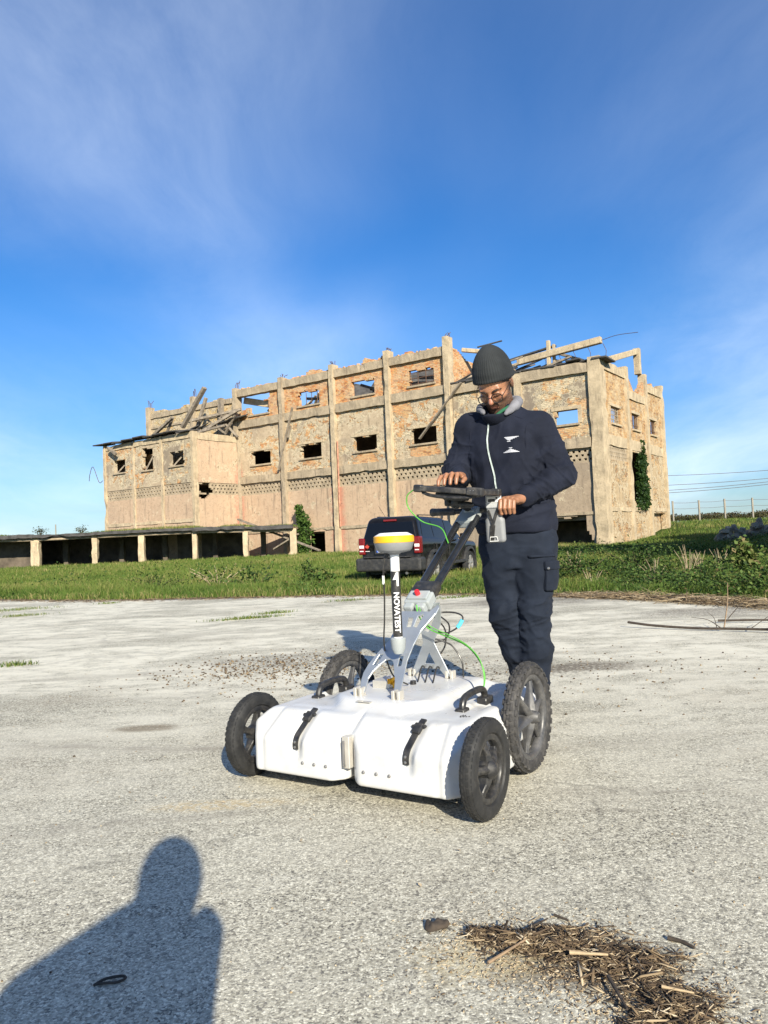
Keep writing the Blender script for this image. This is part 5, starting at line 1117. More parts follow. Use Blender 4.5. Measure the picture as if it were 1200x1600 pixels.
M_TROU = cloth_mat('navy_trousers', (0.0072, 0.0105, 0.0185), 600, 0.03)
M_KNIT = cloth_mat('charcoal_knit', (0.016, 0.018, 0.019), 500, 0.06)
M_HOOD = cloth_mat('grey_marl', (0.125, 0.125, 0.138), 700, 0.05)
M_LACE = simple('jacket_print', (0.55, 0.56, 0.60), 0.6, var=0.05)
def skin_mat():
    m, t, b = new_mat('skin'); co = t.add('ShaderNodeTexCoord').outputs['Object']
    be = t.add('ShaderNodeAttribute', attribute_name='beard').outputs['Fac']; bl = t.add('ShaderNodeAttribute', attribute_name='flush').outputs['Fac']
    n = t.noise(co, 28, 5, 0.6); c = t.mix(n, (0.255, 0.115, 0.060), (0.345, 0.168, 0.092)); c = t.mix(bl, c, (0.46, 0.17, 0.115))
    st = t.ramp(t.noise(co, 240, 2, 0.5), 0.35, 0.65, 0.62, 1.0); c = t.mix(t.math('MULTIPLY', be, st), c, (0.028, 0.018, 0.014))
    t.put(b.inputs['Base Color'], c); t.put(b.inputs['Roughness'], t.math('ADD', 0.42, t.math('MULTIPLY', be, 0.3))); b.inputs['Subsurface Weight'].default_value = 0.12
    b.inputs['Subsurface Radius'].default_value = (0.010, 0.004, 0.002); b.inputs['Subsurface Scale'].default_value = 0.6
    t.put(b.inputs['Normal'], t.bump(t.noise(co, 190, 3), 0.12, 0.002)); return m
M_SKIN = skin_mat()
M_HAIR = simple('dark_hair', (0.014, 0.010, 0.008), 0.55, var=0.3, scale=40, bump=0.5, bscale=200)

MP, MYAW = V((0.61, 3.77, 0)), R(-27)
MANM = Matrix.Translation(MP) @ Matrix.Rotation(MYAW, 4, 'Z'); MANI = MANM.inverted()
def fattr(me, name, vals):
    a = me.attributes.new(name, 'FLOAT', 'POINT'); a.data.foreach_set('value', np.asarray(vals, np.float32))
def folds(v, n, segs, seed):
    """creases across limbs: segs = (p, q, wavelength, amp, reach) rings around the axis p->q, broken up by noise"""
    out = np.zeros(len(v)); g = np.random.default_rng(seed)
    for i, (p, q, wl, amp, reach) in enumerate(segs):
        p = np.array(p, float); q = np.array(q, float); d = q - p; L = np.linalg.norm(d); d /= L; r = v - p; t = r @ d
        dist = np.linalg.norm(r - t[:, None] * d, axis=1); w = sst(-0.05, 0.05, t) * (1 - sst(L - 0.05, L + 0.05, t)) * (1 - sst(reach * 0.8, reach, dist))
        for j in range(3):          # crossing pulls: long soft ridges running obliquely round the limb
            ax = d + g.normal(0, 0.55, 3); ax /= np.linalg.norm(ax); o = np.cross(ax, [0.3, 0.8, 0.5]); o /= np.linalg.norm(o); k = np.cross(ax, o); f = 0.5 / wl * (0.75 + 0.4 * j)
            warp = 0.35 * vnoise(v * 6.0, seed + i * 7 + j)
            c = np.stack([(v @ ax) * f * 1.9 + warp, (v @ o) * f * 0.55 + 3.1 * j, (v @ k) * f * 0.55 + i], 1); s = 1 - np.minimum(np.abs(vnoise(c, seed + 50 + i * 5 + j)) * 2.4, 1); out += 0.62 * amp * w * (s ** 2 - 0.25)
    return out
def garment(name, s, mat, parent, segs, amp=0.004, seed=1, smooth_it=1):
    v, f = s.mesh(); v = smooth_mesh(v, f, smooth_it); n = vnormals(v, f)
    dsp = folds(v, n, segs, seed) + amp * (0.6 - np.abs(vnoise(v * np.array([9, 9, 5.0]), seed + 3)) * 1.6) + amp * 0.5 * vnoise(v * 22.0, seed + 5)
    v = smooth_mesh(v + n * dsp[:, None], f, 1, 0.3); o = link_mesh(name, np_mesh(name, v, f), mat, parent, smooth=True)
    return o, BVHTree.FromPolygons([tuple(p) for p in v], [tuple(q) for q in f])

def build_man():
    P = empty('person', MP, MYAW, 'man in a knit cap, glasses and navy work clothes pushing the white cart', 'person')
    gb = MANI @ (CARTM @ V((0.193, 1.09, 1.010)))               # where the left hand closes on the grip
    tm = MANI @ TABLET.matrix_world; th = tm @ V((-0.055, 0.045, 0.0155))   # where the right hand rests on the screen
    shL, elL, wrL = V((0.176, 0.035, 1.405)), V((0.292, 0.015, 1.160)), gb + V((0.040, 0.085, 0.044))
    shR, elR, wrR = V((-0.172, 0.035, 1.435)), V((-0.232, -0.045, 1.205)), th + V((-0.005, 0.115, 0.052))
    HC = V((-0.012, -0.036, 1.640)); HM = Matrix.Translation(HC) @ Matrix.Rotation(R(42), 4, 'X') @ Matrix.Rotation(R(-3), 4, 'Y') @ Matrix.Diagonal((1.04, 1.04, 1.04, 1)); HI = HM.inverted()
    # ---- body: head, neck, hands with a plain trunk and limbs beneath the clothes, one mesh
    V_, F_, beard, flush = [], [], [], []
    def addp(v, f, b=None, fl=None):
        base = sum(len(x) for x in V_); V_.append(v); F_.append(f + base); beard.append(np.zeros(len(v)) if b is None else b); flush.append(np.zeros(len(v)) if fl is None else fl)
    s = Sdf((-0.13, -0.16, -0.26), (0.13, 0.16, 0.16), 0.0030)
    s.ell((0, 0.015, 0.035), (0.077, 0.099, 0.088), 0.0); s.ell((0, -0.028, -0.035), (0.064, 0.066, 0.086), 0.03); s.ell((0, -0.034, -0.080), (0.052, 0.052, 0.036), 0.03)
    s.ell((0, -0.076, -0.101), (0.021, 0.017, 0.016), 0.018); s.cap((-0.040, -0.076, 0.021), (0.040, -0.076, 0.021), 0.0115, k=0.014); s.cap((-0.012, -0.087, 0.020), (0.012, -0.087, 0.020), 0.009, k=0.014)
    for sg in (-1, 1):
        s.ell((sg * 0.033, -0.100, 0.002), (0.017, 0.014, 0.0105), 0.010, cut=True); s.ell((sg * 0.032, -0.0815, 0.000), (0.0145, 0.013, 0.0115), 0.004); s.cap((sg * 0.020, -0.0945, -0.004), (sg * 0.044, -0.086, -0.005), 0.0032, k=0.004)
        s.ell((sg * 0.043, -0.062, -0.026), (0.022, 0.022, 0.018), 0.02); s.ell((sg * 0.080, 0.014, -0.006), (0.009, 0.019, 0.031), 0.008); s.cap((sg * 0.046, -0.01, -0.078), (sg * 0.02, -0.06, -0.098), 0.018, 0.016, 0.02)
    s.cap((0, -0.088, 0.016), (0, -0.1185, -0.027), 0.0075, 0.0125, 0.012); s.ell((0.0125, -0.104, -0.031), (0.0085, 0.010, 0.0075), 0.006); s.ell((-0.0125, -0.104, -0.031), (0.0085, 0.010, 0.0075), 0.006)
    s.cap((-0.019, -0.087, -0.060), (0.019, -0.087, -0.060), 0.0085, k=0.010); s.cap((-0.016, -0.0875, -0.072), (0.016, -0.0875, -0.072), 0.0085, k=0.006); s.ell((0, -0.102, -0.0655), (0.024, 0.009, 0.0022), 0.003, cut=True); s.cap((0, -0.098, -0.045), (0, -0.098, -0.053), 0.003, k=0.004, cut=True)
    nb = HI @ V((-0.004, 0.035, 1.43)); s.cap((0, 0.028, -0.060), nb * 0.999, 0.056, 0.064, 0.025)
    v, f = s.mesh(); v = smooth_mesh(v, f, 1, 0.4)
    x, y, z = v[:, 0], v[:, 1], v[:, 2]; nz = vnoise(v * 60, 3) * 0.006
    jaw = sst(-0.020, -0.048, z + nz - 0.16 * np.clip(y + 0.05, 0, 0.1)) * (1 - sst(0.02, 0.05, y)) * sst(-0.135, -0.115, z)
    side = sst(0.052, 0.062, np.abs(x) + nz) * sst(-0.05, -0.02, y) * (1 - sst(0.005, 0.02, y)) * (1 - sst(0.01, 0.04, z))
    mous = sst(0.030, 0.024, np.abs(x)) * sst(-0.038, -0.044, z + nz) * sst(-0.062, -0.054, z) * sst(-0.070, -0.080, y)
    lips = sst(0.022, 0.018, np.abs(x)) * sst(-0.079, -0.074, z) * sst(-0.056, -0.060, z) * sst(-0.085, -0.090, y)
    b = np.clip(np.maximum.reduce([jaw * 0.92, side * 0.85, mous]) * (1 - lips), 0, 1); fl = np.clip(lips * 0.8 + 0.5 * sst(0.016, 0.0, np.abs(x)) * sst(-0.104, -0.112, y) + 0.25 * sst(0.02, 0.0, np.hypot(np.abs(x) - 0.043, z + 0.026)), 0, 1)
    hv = np.array([(HM @ V(p))[:] for p in v]); addp(hv, f, b, fl)
    def hand(fn, c, ext=0.10):
        s = Sdf([c[i] - ext for i in range(3)], [c[i] + ext for i in range(3)], 0.0025); fn(s); v, f = s.mesh(); v = smooth_mesh(v, f, 1, 0.35); addp(v, f, None, None); return v
    def left(s):
        g = gb; q = lambda a, b, c: tuple(g + V((a, b, c)))
        for i, (xx, L, kz) in enumerate(((-0.031, 1.0, .002), (-0.0105, 1.06, .004), (0.0105, 1.0, .001), (0.030, 0.86, -.004))):
            mcp, pip, dip, tip = q(xx * 0.95, 0.018, 0.037 + kz), q(xx, -0.027 * L, 0.031 + kz), q(xx * 1.02, -0.037 * L, -0.001), q(xx * 0.98, -0.022, -0.024)
            s.cap(mcp, pip, 0.0112, 0.0108, 0.004); s.cap(pip, dip, 0.0108, 0.0098, 0.003); s.cap(dip, tip, 0.0098, 0.0085, 0.003); s.ell(mcp, (0.012, 0.012, 0.010), 0.006)
            s.cap(tuple(wrL + V((xx * 0.5 - 0.005, 0.0, 0.0))), mcp, 0.019, 0.0125, 0.016)
        s.cap(tuple(wrL + V((0.02, 0.03, 0.02))), tuple(wrL), 0.027, 0.025, 0.02, flat=((0, 0.3, 1), 1.15))
        s.cap(tuple(wrL + V((-0.022, -0.012, -0.010))), q(-0.046, 0.028, 0.008), 0.015, 0.0125, 0.014); s.cap(q(-0.046, 0.028, 0.008), q(-0.050, -0.004, -0.018), 0.0122, 0.0112, 0.004); s.cap(q(-0.050, -0.004, -0.018), q(-0.030, -0.024, -0.026), 0.0108, 0.009, 0.003)
    hand(left, gb + V((0.01, 0.03, 0.015)), 0.115)
    def right(s):
        g = th; q = lambda a, b, c: tuple(g + V((a, b, c)))
        for i, (xx, L, sp) in enumerate(((-0.036, 0.80, -0.016), (-0.013, 0.95, -0.006), (0.010, 1.0, 0.002), (0.032, 0.93, 0.008))):
            mcp, pip, dip, tip = q(xx, 0.030, 0.052), q(xx + sp * 0.7, -0.014 * L, 0.056 * L + 0.002), q(xx + sp, -0.036 * L, 0.034 * L), q(xx + sp, -0.044 * L, 0.010)
            s.cap(mcp, pip, 0.0112, 0.0105, 0.004); s.cap(pip, dip, 0.0105, 0.0096, 0.003); s.cap(dip, tip, 0.0096, 0.0082, 0.003); s.ell(mcp, (0.012, 0.012, 0.010), 0.006)
            s.cap(tuple(wrR + V((xx * 0.5, 0.0, 0.0))), mcp, 0.019, 0.0125, 0.016)
        s.cap(tuple(wrR + V((0, 0.05, 0.0))), tuple(wrR), 0.026, 0.025, 0.02)
        s.cap(tuple(wrR + V((0.020, -0.012, -0.008))), q(0.052, 0.040, 0.034), 0.015, 0.0130, 0.014); s.cap(q(0.052, 0.040, 0.034), q(0.066, 0.004, 0.030), 0.0122, 0.0115, 0.004); s.cap(q(0.066, 0.004, 0.030), q(0.066, -0.022, 0.016), 0.0112, 0.0092, 0.003)
    hand(right, th + V((0.005, 0.04, 0.035)), 0.115)
    hip, kR, aR, kL, aL = V((0.045, 0.03, 0.88)), V((-0.015, -0.02, 0.49)), V((0.040, 0.09, 0.09)), V((0.132, -0.01, 0.50)), V((0.098, 0.03, 0.09))
    hR, hL = V((-0.035, 0.03, 0.86)), V((0.130, 0.03, 0.86))
    s = Sdf((-0.36, -0.42, 0.0), (0.42, 0.24, 1.56), 0.011)
    s.stack([(0.86, 0.045, 0.03, 0.15, 0.10), (1.05, 0.04, 0.03, 0.15, 0.10), (1.3, 0.01, 0.03, 0.165, 0.105), (1.42, 0.0, 0.035, 0.15, 0.085), (1.48, 0, 0.035, 0.07, 0.06)], 0.0)
    for a, b_, r1, r2 in ((shL, elL, .052, .042), (elL, wrL, .042, .028), (shR, elR, .052, .042), (elR, wrR, .042, .028), (hR, kR, .08, .055), (kR, aR, .055, .04), (hL, kL, .08, .055), (kL, aL, .055, .04), (V((-.004, .035, 1.43)), HM @ V((0, 0.028, -0.05)), .055, .05)): s.cap(a, b_, r1, r2, 0.03)
    for a in (aR, aL): s.cap(a, a + V((-0.02, -0.14, -0.045)), 0.035, 0.025, 0.02)
    v, f = s.mesh(); addp(v, f)
    me = np_mesh('body', np.concatenate(V_), np.concatenate(F_)); fattr(me, 'beard', np.concatenate(beard)); fattr(me, 'flush', np.concatenate(flush)); link_mesh('body', me, M_SKIN, P, smooth=True)
    # ---- trousers
    s = Sdf((-0.20, -0.20, 0.02), (0.32, 0.26, 1.0), 0.006)
    s.stack([(0.72, 0.048, 0.025, 0.165, 0.125), (0.80, 0.046, 0.03, 0.185, 0.135), (0.90, 0.045, 0.03, 0.185, 0.132), (0.97, 0.045, 0.03, 0.178, 0.125)], 0.0)
    s.cap(hR + V((0.005, 0, -0.02)), V((-0.026, 0.0, 0.68)), 0.110, 0.098, 0.03); s.cap((-0.026, 0.0, 0.68), kR, 0.098, 0.077, 0.02); s.cap(kR, (0.016, 0.032, 0.30), 0.077, 0.072, 0.02); s.cap((0.016, 0.032, 0.30), aR + V((0, 0, 0.03)), 0.072, 0.068, 0.02)
    s.cap(hL + V((-0.002, 0, -0.02)), V((0.136, 0.01, 0.68)), 0.110, 0.098, 0.03); s.cap((0.136, 0.01, 0.68), kL, 0.098, 0.078, 0.02); s.cap(kL, (0.120, 0.012, 0.30), 0.078, 0.074, 0.02); s.cap((0.120, 0.012, 0.30), aL + V((0, 0, 0.03)), 0.074, 0.070, 0.02)
    d0 = s.d.copy()
    tsegs = [(V((-.03, 0, .78)), V((-.02, -.01, .42)), .085, .009, .15), (kR + V((0, 0, .09)), kR - V((0, 0, .12)), .05, .011, .15), (V((0, .02, .40)), aR, .062, .013, .14),
             (V((.135, .01, .80)), V((.14, 0, .42)), .09, .008, .15), (kL + V((0, 0, .09)), kL - V((0, 0, .12)), .05, .011, .15), (V((.14, .01, .40)), aL, .06, .013, .14), (V((0.045, 0, .70)), V((0.045, 0, .92)), .07, .005, .3)]
    tro, _ = garment('trousers', s, M_TROU, P, tsegs, 0.007, 11)
    def patch(name, off, c, half, rot):
        s2 = Sdf((0.08, -0.20, 0.5), (0.32, 0.16, 0.85), 0.005); a = np.clip(np.round((s2.lo - s.lo) / s.h).astype(int), 0, None)
        gx, gy, gz = [s2.lo[i] + s2.h * np.arange(s2.n[i]) for i in range(3)]
        def samp(arr):  # trilinear lookup of the trouser distance field
            ix, iy, iz = [(g - s.lo[i]) / s.h for i, g in enumerate((gx, gy, gz))]
            def lin(A, t, ax):
                t = np.clip(t, 0, A.shape[ax] - 1.001); k = t.astype(int); w = (t - k); sh = [1, 1, 1]; sh[ax] = -1; w = w.reshape(sh)
                return np.take(A, k, ax) * (1 - w) + np.take(A, k + 1, ax) * w
            return lin(lin(lin(arr, ix, 0), iy, 1), iz, 2)
        dd = samp(d0) - off; s2.rbox(c, half, 0.004, 0.0, rot); s2.d = np.maximum(s2.d, dd).astype(np.float32); v, f = s2.mesh()
        if len(f): return link_mesh(name, np_mesh(name, smooth_mesh(v, f, 1, 0.4), f), M_TROU, P, smooth=True)
    rot = Quaternion((0, 0, 1), R(58))
    patch('cargo_pocket', 0.013, (0.235, -0.025, 0.675), (0.052, 0.055, 0.070), rot.to_matrix()); patch('pocket_flap', 0.019, (0.235, -0.025, 0.728), (0.057, 0.058, 0.022), rot.to_matrix())
    MB().lathe([(0.0001, -0.004), (0.006, -0.003), (0.007, 0.002)], 10, 'y', c=(0.226, -0.078, 0.716)).build('snap_button', M_STEEL, P, smooth=True)
    patch('side_pocket_welt', 0.010, (0.205, -0.06, 0.775), (0.07, 0.05, 0.006), rot.to_matrix())
    # ---- jacket
    s = Sdf((-0.36, -0.42, 0.86), (0.44, 0.24, 1.62), 0.0055)
    s.stack([(0.895, 0.045, 0.028, 0.196, 0.142), (0.93, 0.045, 0.024, 0.203, 0.150), (1.0, 0.044, 0.018, 0.203, 0.152), (1.12, 0.035, 0.016, 0.200, 0.150), (1.25, 0.018, 0.02, 0.204, 0.146), (1.36, 0.006, 0.028, 0.198, 0.132), (1.44, -0.001, 0.034, 0.170, 0.110), (1.49, -0.003, 0.034, 0.115, 0.090), (1.535, -0.005, 0.024, 0.088, 0.086)], 0.0, 2.2)
    s.cap((-0.10, 0.04, 1.455), shR, 0.068, 0.080, 0.05); s.cap((0.10, 0.04, 1.440), shL, 0.068, 0.080, 0.05)
    s.cap(shL, elL, 0.080, 0.066, 0.03); s.cap(elL, elL.lerp(wrL, 0.86), 0.066, 0.043, 0.025); s.cap(elL.lerp(wrL, 0.84), elL.lerp(wrL, 0.98), 0.039, 0.036, 0.006)
    s.cap(shR, elR, 0.080, 0.064, 0.03); s.cap(elR, elR.lerp(wrR, 0.84), 0.064, 0.043, 0.025); s.cap(elR.lerp(wrR, 0.82), elR.lerp(wrR, 0.97), 0.039, 0.036, 0.006)
    nk = V((-0.008, -0.005, 1.56)); s.cap(nk + V((0, -0.035, 0.06)), nk + V((0, 0.01, -0.06)), 0.070, 0.062, 0.01, cut=True)
    jsegs = [(shL.lerp(elL, .25), elL, .055, .011, .13), (elL.lerp(shL, .25), elL.lerp(wrL, .35), .040, .011, .13), (elL.lerp(wrL, .3), wrL, .040, .010, .10), (shR.lerp(elR, .2), elR, .055, .011, .13), (elR.lerp(shR, .2), elR.lerp(wrR, .4), .038, .011, .12), (elR.lerp(wrR, .35), wrR, .038, .009, .10),
             (V((0.04, 0, .93)), V((0.035, 0, 1.12)), .065, .010, .34), (V((-.15, -.1, 1.30)), V((.10, -.1, 1.12)), .11, .008, .25), (V((.2, -.1, 1.36)), V((0.02, -.1, 1.18)), .10, .007, .2)]
    jk, bvh = garment('jacket', s, M_NAVY, P, jsegs, 0.008, 31)
    def surf(x, z, off=0.0):
        h = bvh.ray_cast(V((x, -1.0, z)), V((0, 1, 0))); return (V((x, h[0].y - off, z)), h[1]) if h[0] else (V((x, -0.14, z)), V((0, -1, 0)))
    # zip, hem, print
    zs = np.linspace(1.475, 1.00, 34); cz = lambda z: -0.042 + 0.052 * (1.475 - z) / 0.5 + 0.010 * math.sin((z - 1.0) * 14)
    C = [surf(cz(z), z, 0.004)[0] for z in zs]; mb = MB()
    for a, b_ in zip(C[:-1], C[1:]): mb.bar(a, b_ + (b_ - a) * 0.05, 0.0065, 0.004, up=(0, -1, 0))
    zp = mb.build('zip', simple('pale_zip_tape', (0.42, 0.48, 0.44), 0.5, var=0.35, scale=30), jk)
    def stripe(mb, x0, x1, z, th):
        n = 4; pts = [surf(x0 + (x1 - x0) * i / n, z, 0.0025)[0] for i in range(n + 1)]; b0 = len(mb.v); mb.v += [tuple(p + V((0, 0, th / 2))) for p in pts] + [tuple(p - V((0, 0, th / 2))) for p in pts]
        for i in range(n): mb.f.append((b0 + i, b0 + i + 1, b0 + n + 2 + i, b0 + n + 1 + i))
    mb = MB(); lx, lz = 0.082, 1.325
    for k in range(7): stripe(mb, lx - 0.036 + 0.0042 * k + (0.008 if k > 4 else 0), lx + 0.036 - 0.0095 * k, lz + 0.036 - 0.0036 * k, 0.0027)
    for k in range(7): stripe(mb, lx - 0.038 + 0.0075 * k, lx + 0.040 - 0.0085 * k, lz - 0.040 + 0.0036 * k, 0.0027)
    setp(mb.build('chest_print', M_LACE, jk, fix=False), kind='stuff')
    s = Sdf((-0.12, -0.16, 1.40), (0.12, 0.14, 1.66), 0.004)     # green lined stand collar
    s.cap(nk + V((0.0, -0.045, -0.060)), nk + V((0.0, 0.03, -0.045)), 0.074, 0.078, 0.01); s.cap(nk + V((0, -0.06, 0.08)), nk + V((0, 0.02, -0.09)), 0.066, 0.066, 0.004, cut=True); s.rbox(nk + V((0, -0.02, 0.002)), (0.2, 0.2, 0.06), 0.002, 0.003, rot=Quaternion((1, 0, 0), R(14)).to_matrix(), cut=True)
    sdf_obj('collar', s, M_NAVY, jk)
    s = Sdf((-0.12, -0.16, 1.40), (0.12, 0.14, 1.66), 0.003); lc = catmull([nk + V((0.012, -0.098, -0.092)), nk + V((0.048, -0.080, -0.062)), nk + V((0.070, -0.040, -0.040))], 5)
    for a_, b_ in zip(lc[:-1], lc[1:]): s.cap(a_, b_, 0.0075, 0.0075, 0.004)
    sdf_obj('collar_lining', s, simple('green_lining', (0.01, 0.10, 0.045), 0.85, var=0.2, scale=20), jk)
    s = Sdf((-0.19, -0.18, 1.38), (0.19, 0.20, 1.70), 0.005)     # grey hood bunched round the neck
    hp = catmull([(-0.052, -0.105, 1.492), (-0.088, -0.058, 1.520), (-0.094, 0.012, 1.545), (-0.062, 0.076, 1.560), (0.004, 0.100, 1.568), (0.064, 0.074, 1.562), (0.084, 0.016, 1.545), (0.082, -0.04, 1.515), (0.054, -0.090, 1.478)], 3)
    rr = np.interp(np.linspace(0, 1, len(hp)), [0, .15, .5, .85, 1], [.008, .016, .027, .021, .008])
    for i in range(len(hp) - 1): s.cap(hp[i], hp[i + 1], rr[i], rr[i + 1], 0.012)
    hv_, hf_ = s.mesh(); hn = vnormals(hv_, hf_); hv_ = hv_ + hn * (0.011 * (0.4 - np.abs(vnoise(hv_ * np.array([24, 24, 14.0]), 9)) * 1.2))[:, None] * 0.6
    link_mesh('hood', np_mesh('hood', smooth_mesh(hv_, hf_, 1, 0.3), hf_), M_HOOD, P, smooth=True)
    # seams: shoulder yoke, sleeve heads and the hem ribbing
    sm = MB()
    def seam(pts, front=True):
        q = [surf(a_, b_, -0.0004)[0] for a_, b_ in pts]; sm.tube(catmull(q, 3), 0.0016, 5)
    seam([(0.075, 1.475), (0.125, 1.452), (0.175, 1.425), (0.215, 1.40)]); seam([(-0.085, 1.480), (-0.13, 1.462), (-0.17, 1.445), (-0.205, 1.425)])
    seam([(0.155, 1.47), (0.150, 1.42), (0.146, 1.36), (0.150, 1.30)]); seam([(-0.150, 1.475), (-0.145, 1.42), (-0.142, 1.36), (-0.148, 1.31)])
    seam([(x_, 0.945 + 0.004 * math.sin(x_ * 30)) for x_ in np.linspace(-0.13, 0.225, 9)])
    seam([(0.045 + 0.012 * math.sin(k_), 0.985 - 0.0 - 0.03 * k_) for k_ in range(0)] or [(0.10, 1.05), (0.135, 1.01), (0.165, 0.965)])
    setp(sm.build('seams', M_NAVY, jk, smooth=True), kind='stuff')
    # ---- knit cap, hair, brows, glasses (all in the head's frame)
    s = Sdf((-0.13, -0.14, -0.10), (0.13, 0.18, 0.24), 0.0024)
    s.stack([(-0.09, 0, 0.022, 0.092, 0.110), (-0.03, 0, 0.020, 0.0955, 0.115), (0.03, 0, 0.018, 0.0965, 0.117), (0.07, 0, 0.021, 0.0935, 0.112), (0.10, 0, 0.027, 0.086, 0.102), (0.125, 0, 0.034, 0.075, 0.088), (0.148, 0, 0.042, 0.060, 0.069), (0.166, 0, 0.049, 0.043, 0.049), (0.178, 0, 0.054, 0.027, 0.030), (0.185, 0, 0.057, 0.010, 0.011)], 0.0, 2.0)
    g = s.grid(s.lo, s.lo + s.h * (s.n - 1)); br = 0.030 - 0.36 * (g[2] + 0.0) - (g[3] + 0 * g[1]); s.d = np.maximum(s.d, (br / math.sqrt(1 + 0.36 ** 2)).astype(np.float32))
    v, f = s.mesh(); v = smooth_mesh(v, f, 5, 0.5); n = vnormals(v, f); ax = V((0, 0.062, 0.15)).normalized(); e1 = V((1, 0, 0)); e2 = ax.cross(e1); rel = v - np.array([0, 0.014, 0.03])
    ang = np.arctan2(rel @ np.array(e2), rel @ np.array(e1)); hgt = rel @ np.array(ax); inside = sst(0.004, 0.012, -(br_at := (0.030 - 0.36 * v[:, 1] - v[:, 2])))
    v = v + n * ((0.0019 * np.abs(np.cos(27 * ang + 0.5 * vnoise(v * 20, 2))) * (1 - sst(0.12, 0.165, hgt)) + 0.004 * vnoise(v * 14, 5) + 0.0022 * (1 - sst(0.006, 0.02, -br_at)) ) * 1.0)[:, None]
    v = np.array([(HM @ V(p))[:] for p in v]); link_mesh('knit_cap', np_mesh('knit_cap', v, f), M_KNIT, P, smooth=True)
    s = Sdf((-0.11, -0.13, -0.08), (0.11, 0.14, 0.10), 0.003); s.ell((0, 0.018, 0.030), (0.081, 0.100, 0.088), 0.0); g = s.grid(s.lo, s.lo + s.h * (s.n - 1))
    cutp = np.maximum(0.012 - 0.42 * g[2] - g[3] + 0 * g[1], 0); s.d = np.maximum(s.d, ((0.004 - 0.62 * g[2] - g[3] + 0 * g[1]) / 1.17).astype(np.float32)); v, f = s.mesh(); v = v + 0.002 * vnoise(v * 70, 2)[:, None]
    v = np.array([(HM @ V(p))[:] for p in v]); link_mesh('hair', np_mesh('hair', v, f), M_HAIR, P, smooth=True)
    mb = MB()
    for sg in (-1, 1):
        mb.tube([HM @ V(p) for p in catmull([(sg * 0.014, -0.0975, 0.0165), (sg * 0.028, -0.0945, 0.0215), (sg * 0.046, -0.082, 0.0200), (sg * 0.056, -0.070, 0.0135)], 4)], [.0028, .0036, .004, .004, .004, .004, .004, .0038, .0035, .003, .0025, .002, .0015], 6)
    setp(mb.build('eyebrows', M_HAIR, P, smooth=True), kind='stuff')
    gl = MB(); m2, t, b_ = new_mat('spectacle_lens'); t.n.remove(b_); tr = t.add('ShaderNodeBsdfTransparent'); gs = t.add('ShaderNodeBsdfGlossy', i_Roughness=0.03); mx = t.add('ShaderNodeMixShader', i_0=t.math('ADD', t.math('MULTIPLY', t.add('ShaderNodeFresnel', i_IOR=1.5).outputs[0], 0.8), 0.03)); t.l.new(tr.outputs[0], mx.inputs[1]); t.l.new(gs.outputs[0], mx.inputs[2]); t.l.new(mx.outputs[0], [n_ for n_ in t.n if n_.type == 'OUTPUT_MATERIAL'][0].inputs[0])
    lens = []
    for sg in (-1, 1):
        ring = []; 
        for k in range(26):
            a = 2 * PI * k / 26; xx = 0.0255 * math.copysign(abs(math.cos(a)) ** 0.85, math.cos(a)); z_ = 0.0225 * math.copysign(abs(math.sin(a)) ** 0.85, math.sin(a)); ring.append(HM @ V((sg * 0.034 + xx, -0.1135 + 0.25 * max(0, sg * xx) + 0.10 * z_, -0.010 + z_)))
        gl.tube(ring, 0.0027, 7, closed=True); lens.append(ring)
        gl.tube([HM @ V(p) for p in ((sg * 0.059, -0.1065, -0.004), (sg * 0.070, -0.090, 0.000), (sg * 0.083, -0.02, 0.006), (sg * 0.084, 0.02, 0.004))], 0.0017, 7)
    gl.tube([HM @ V(p) for p in ((-0.009, -0.1135, -0.006), (0, -0.1155, -0.002), (0.009, -0.1135, -0.006))], 0.0017, 7)
    go = gl.build('glasses', simple('dark_spectacle_frame', (0.02, 0.013, 0.010), 0.4, var=0.2), P, smooth=True); go['kind'] = 'stuff'
    for ring in lens: MB().raw(ring, [tuple(range(len(ring)))]).build('lens', m2, go, fix=False)
    # ---- shoes
    for a, yaw in ((aR, 10), (aL, -12)):
        s = Sdf((-0.09, -0.26, -0.01), (0.09, 0.12, 0.13), 0.005); s.cap((0, 0.03, 0.045), (0, -0.10, 0.036), 0.042, 0.040, 0.02); s.cap((0, -0.10, 0.034), (0, -0.185, 0.030), 0.042, 0.032, 0.02); s.cap((0, 0.02, 0.05), (0, 0.01, 0.12), 0.042, 0.045, 0.02); s.rbox((0, -0.07, -0.03), (0.2, 0.3, 0.031), 0.002, 0.003, cut=True)
        o = sdf_obj('shoe', s, M_BLK, P); o.location = (a.x, a.y, 0.012); o.rotation_euler = (0, 0, R(yaw)); MB().box((0, -0.075, -0.003), (0.082, 0.285, 0.018)).build('sole', M_BLKM, o, bevel=0.006)
    return P
MAN = build_man()

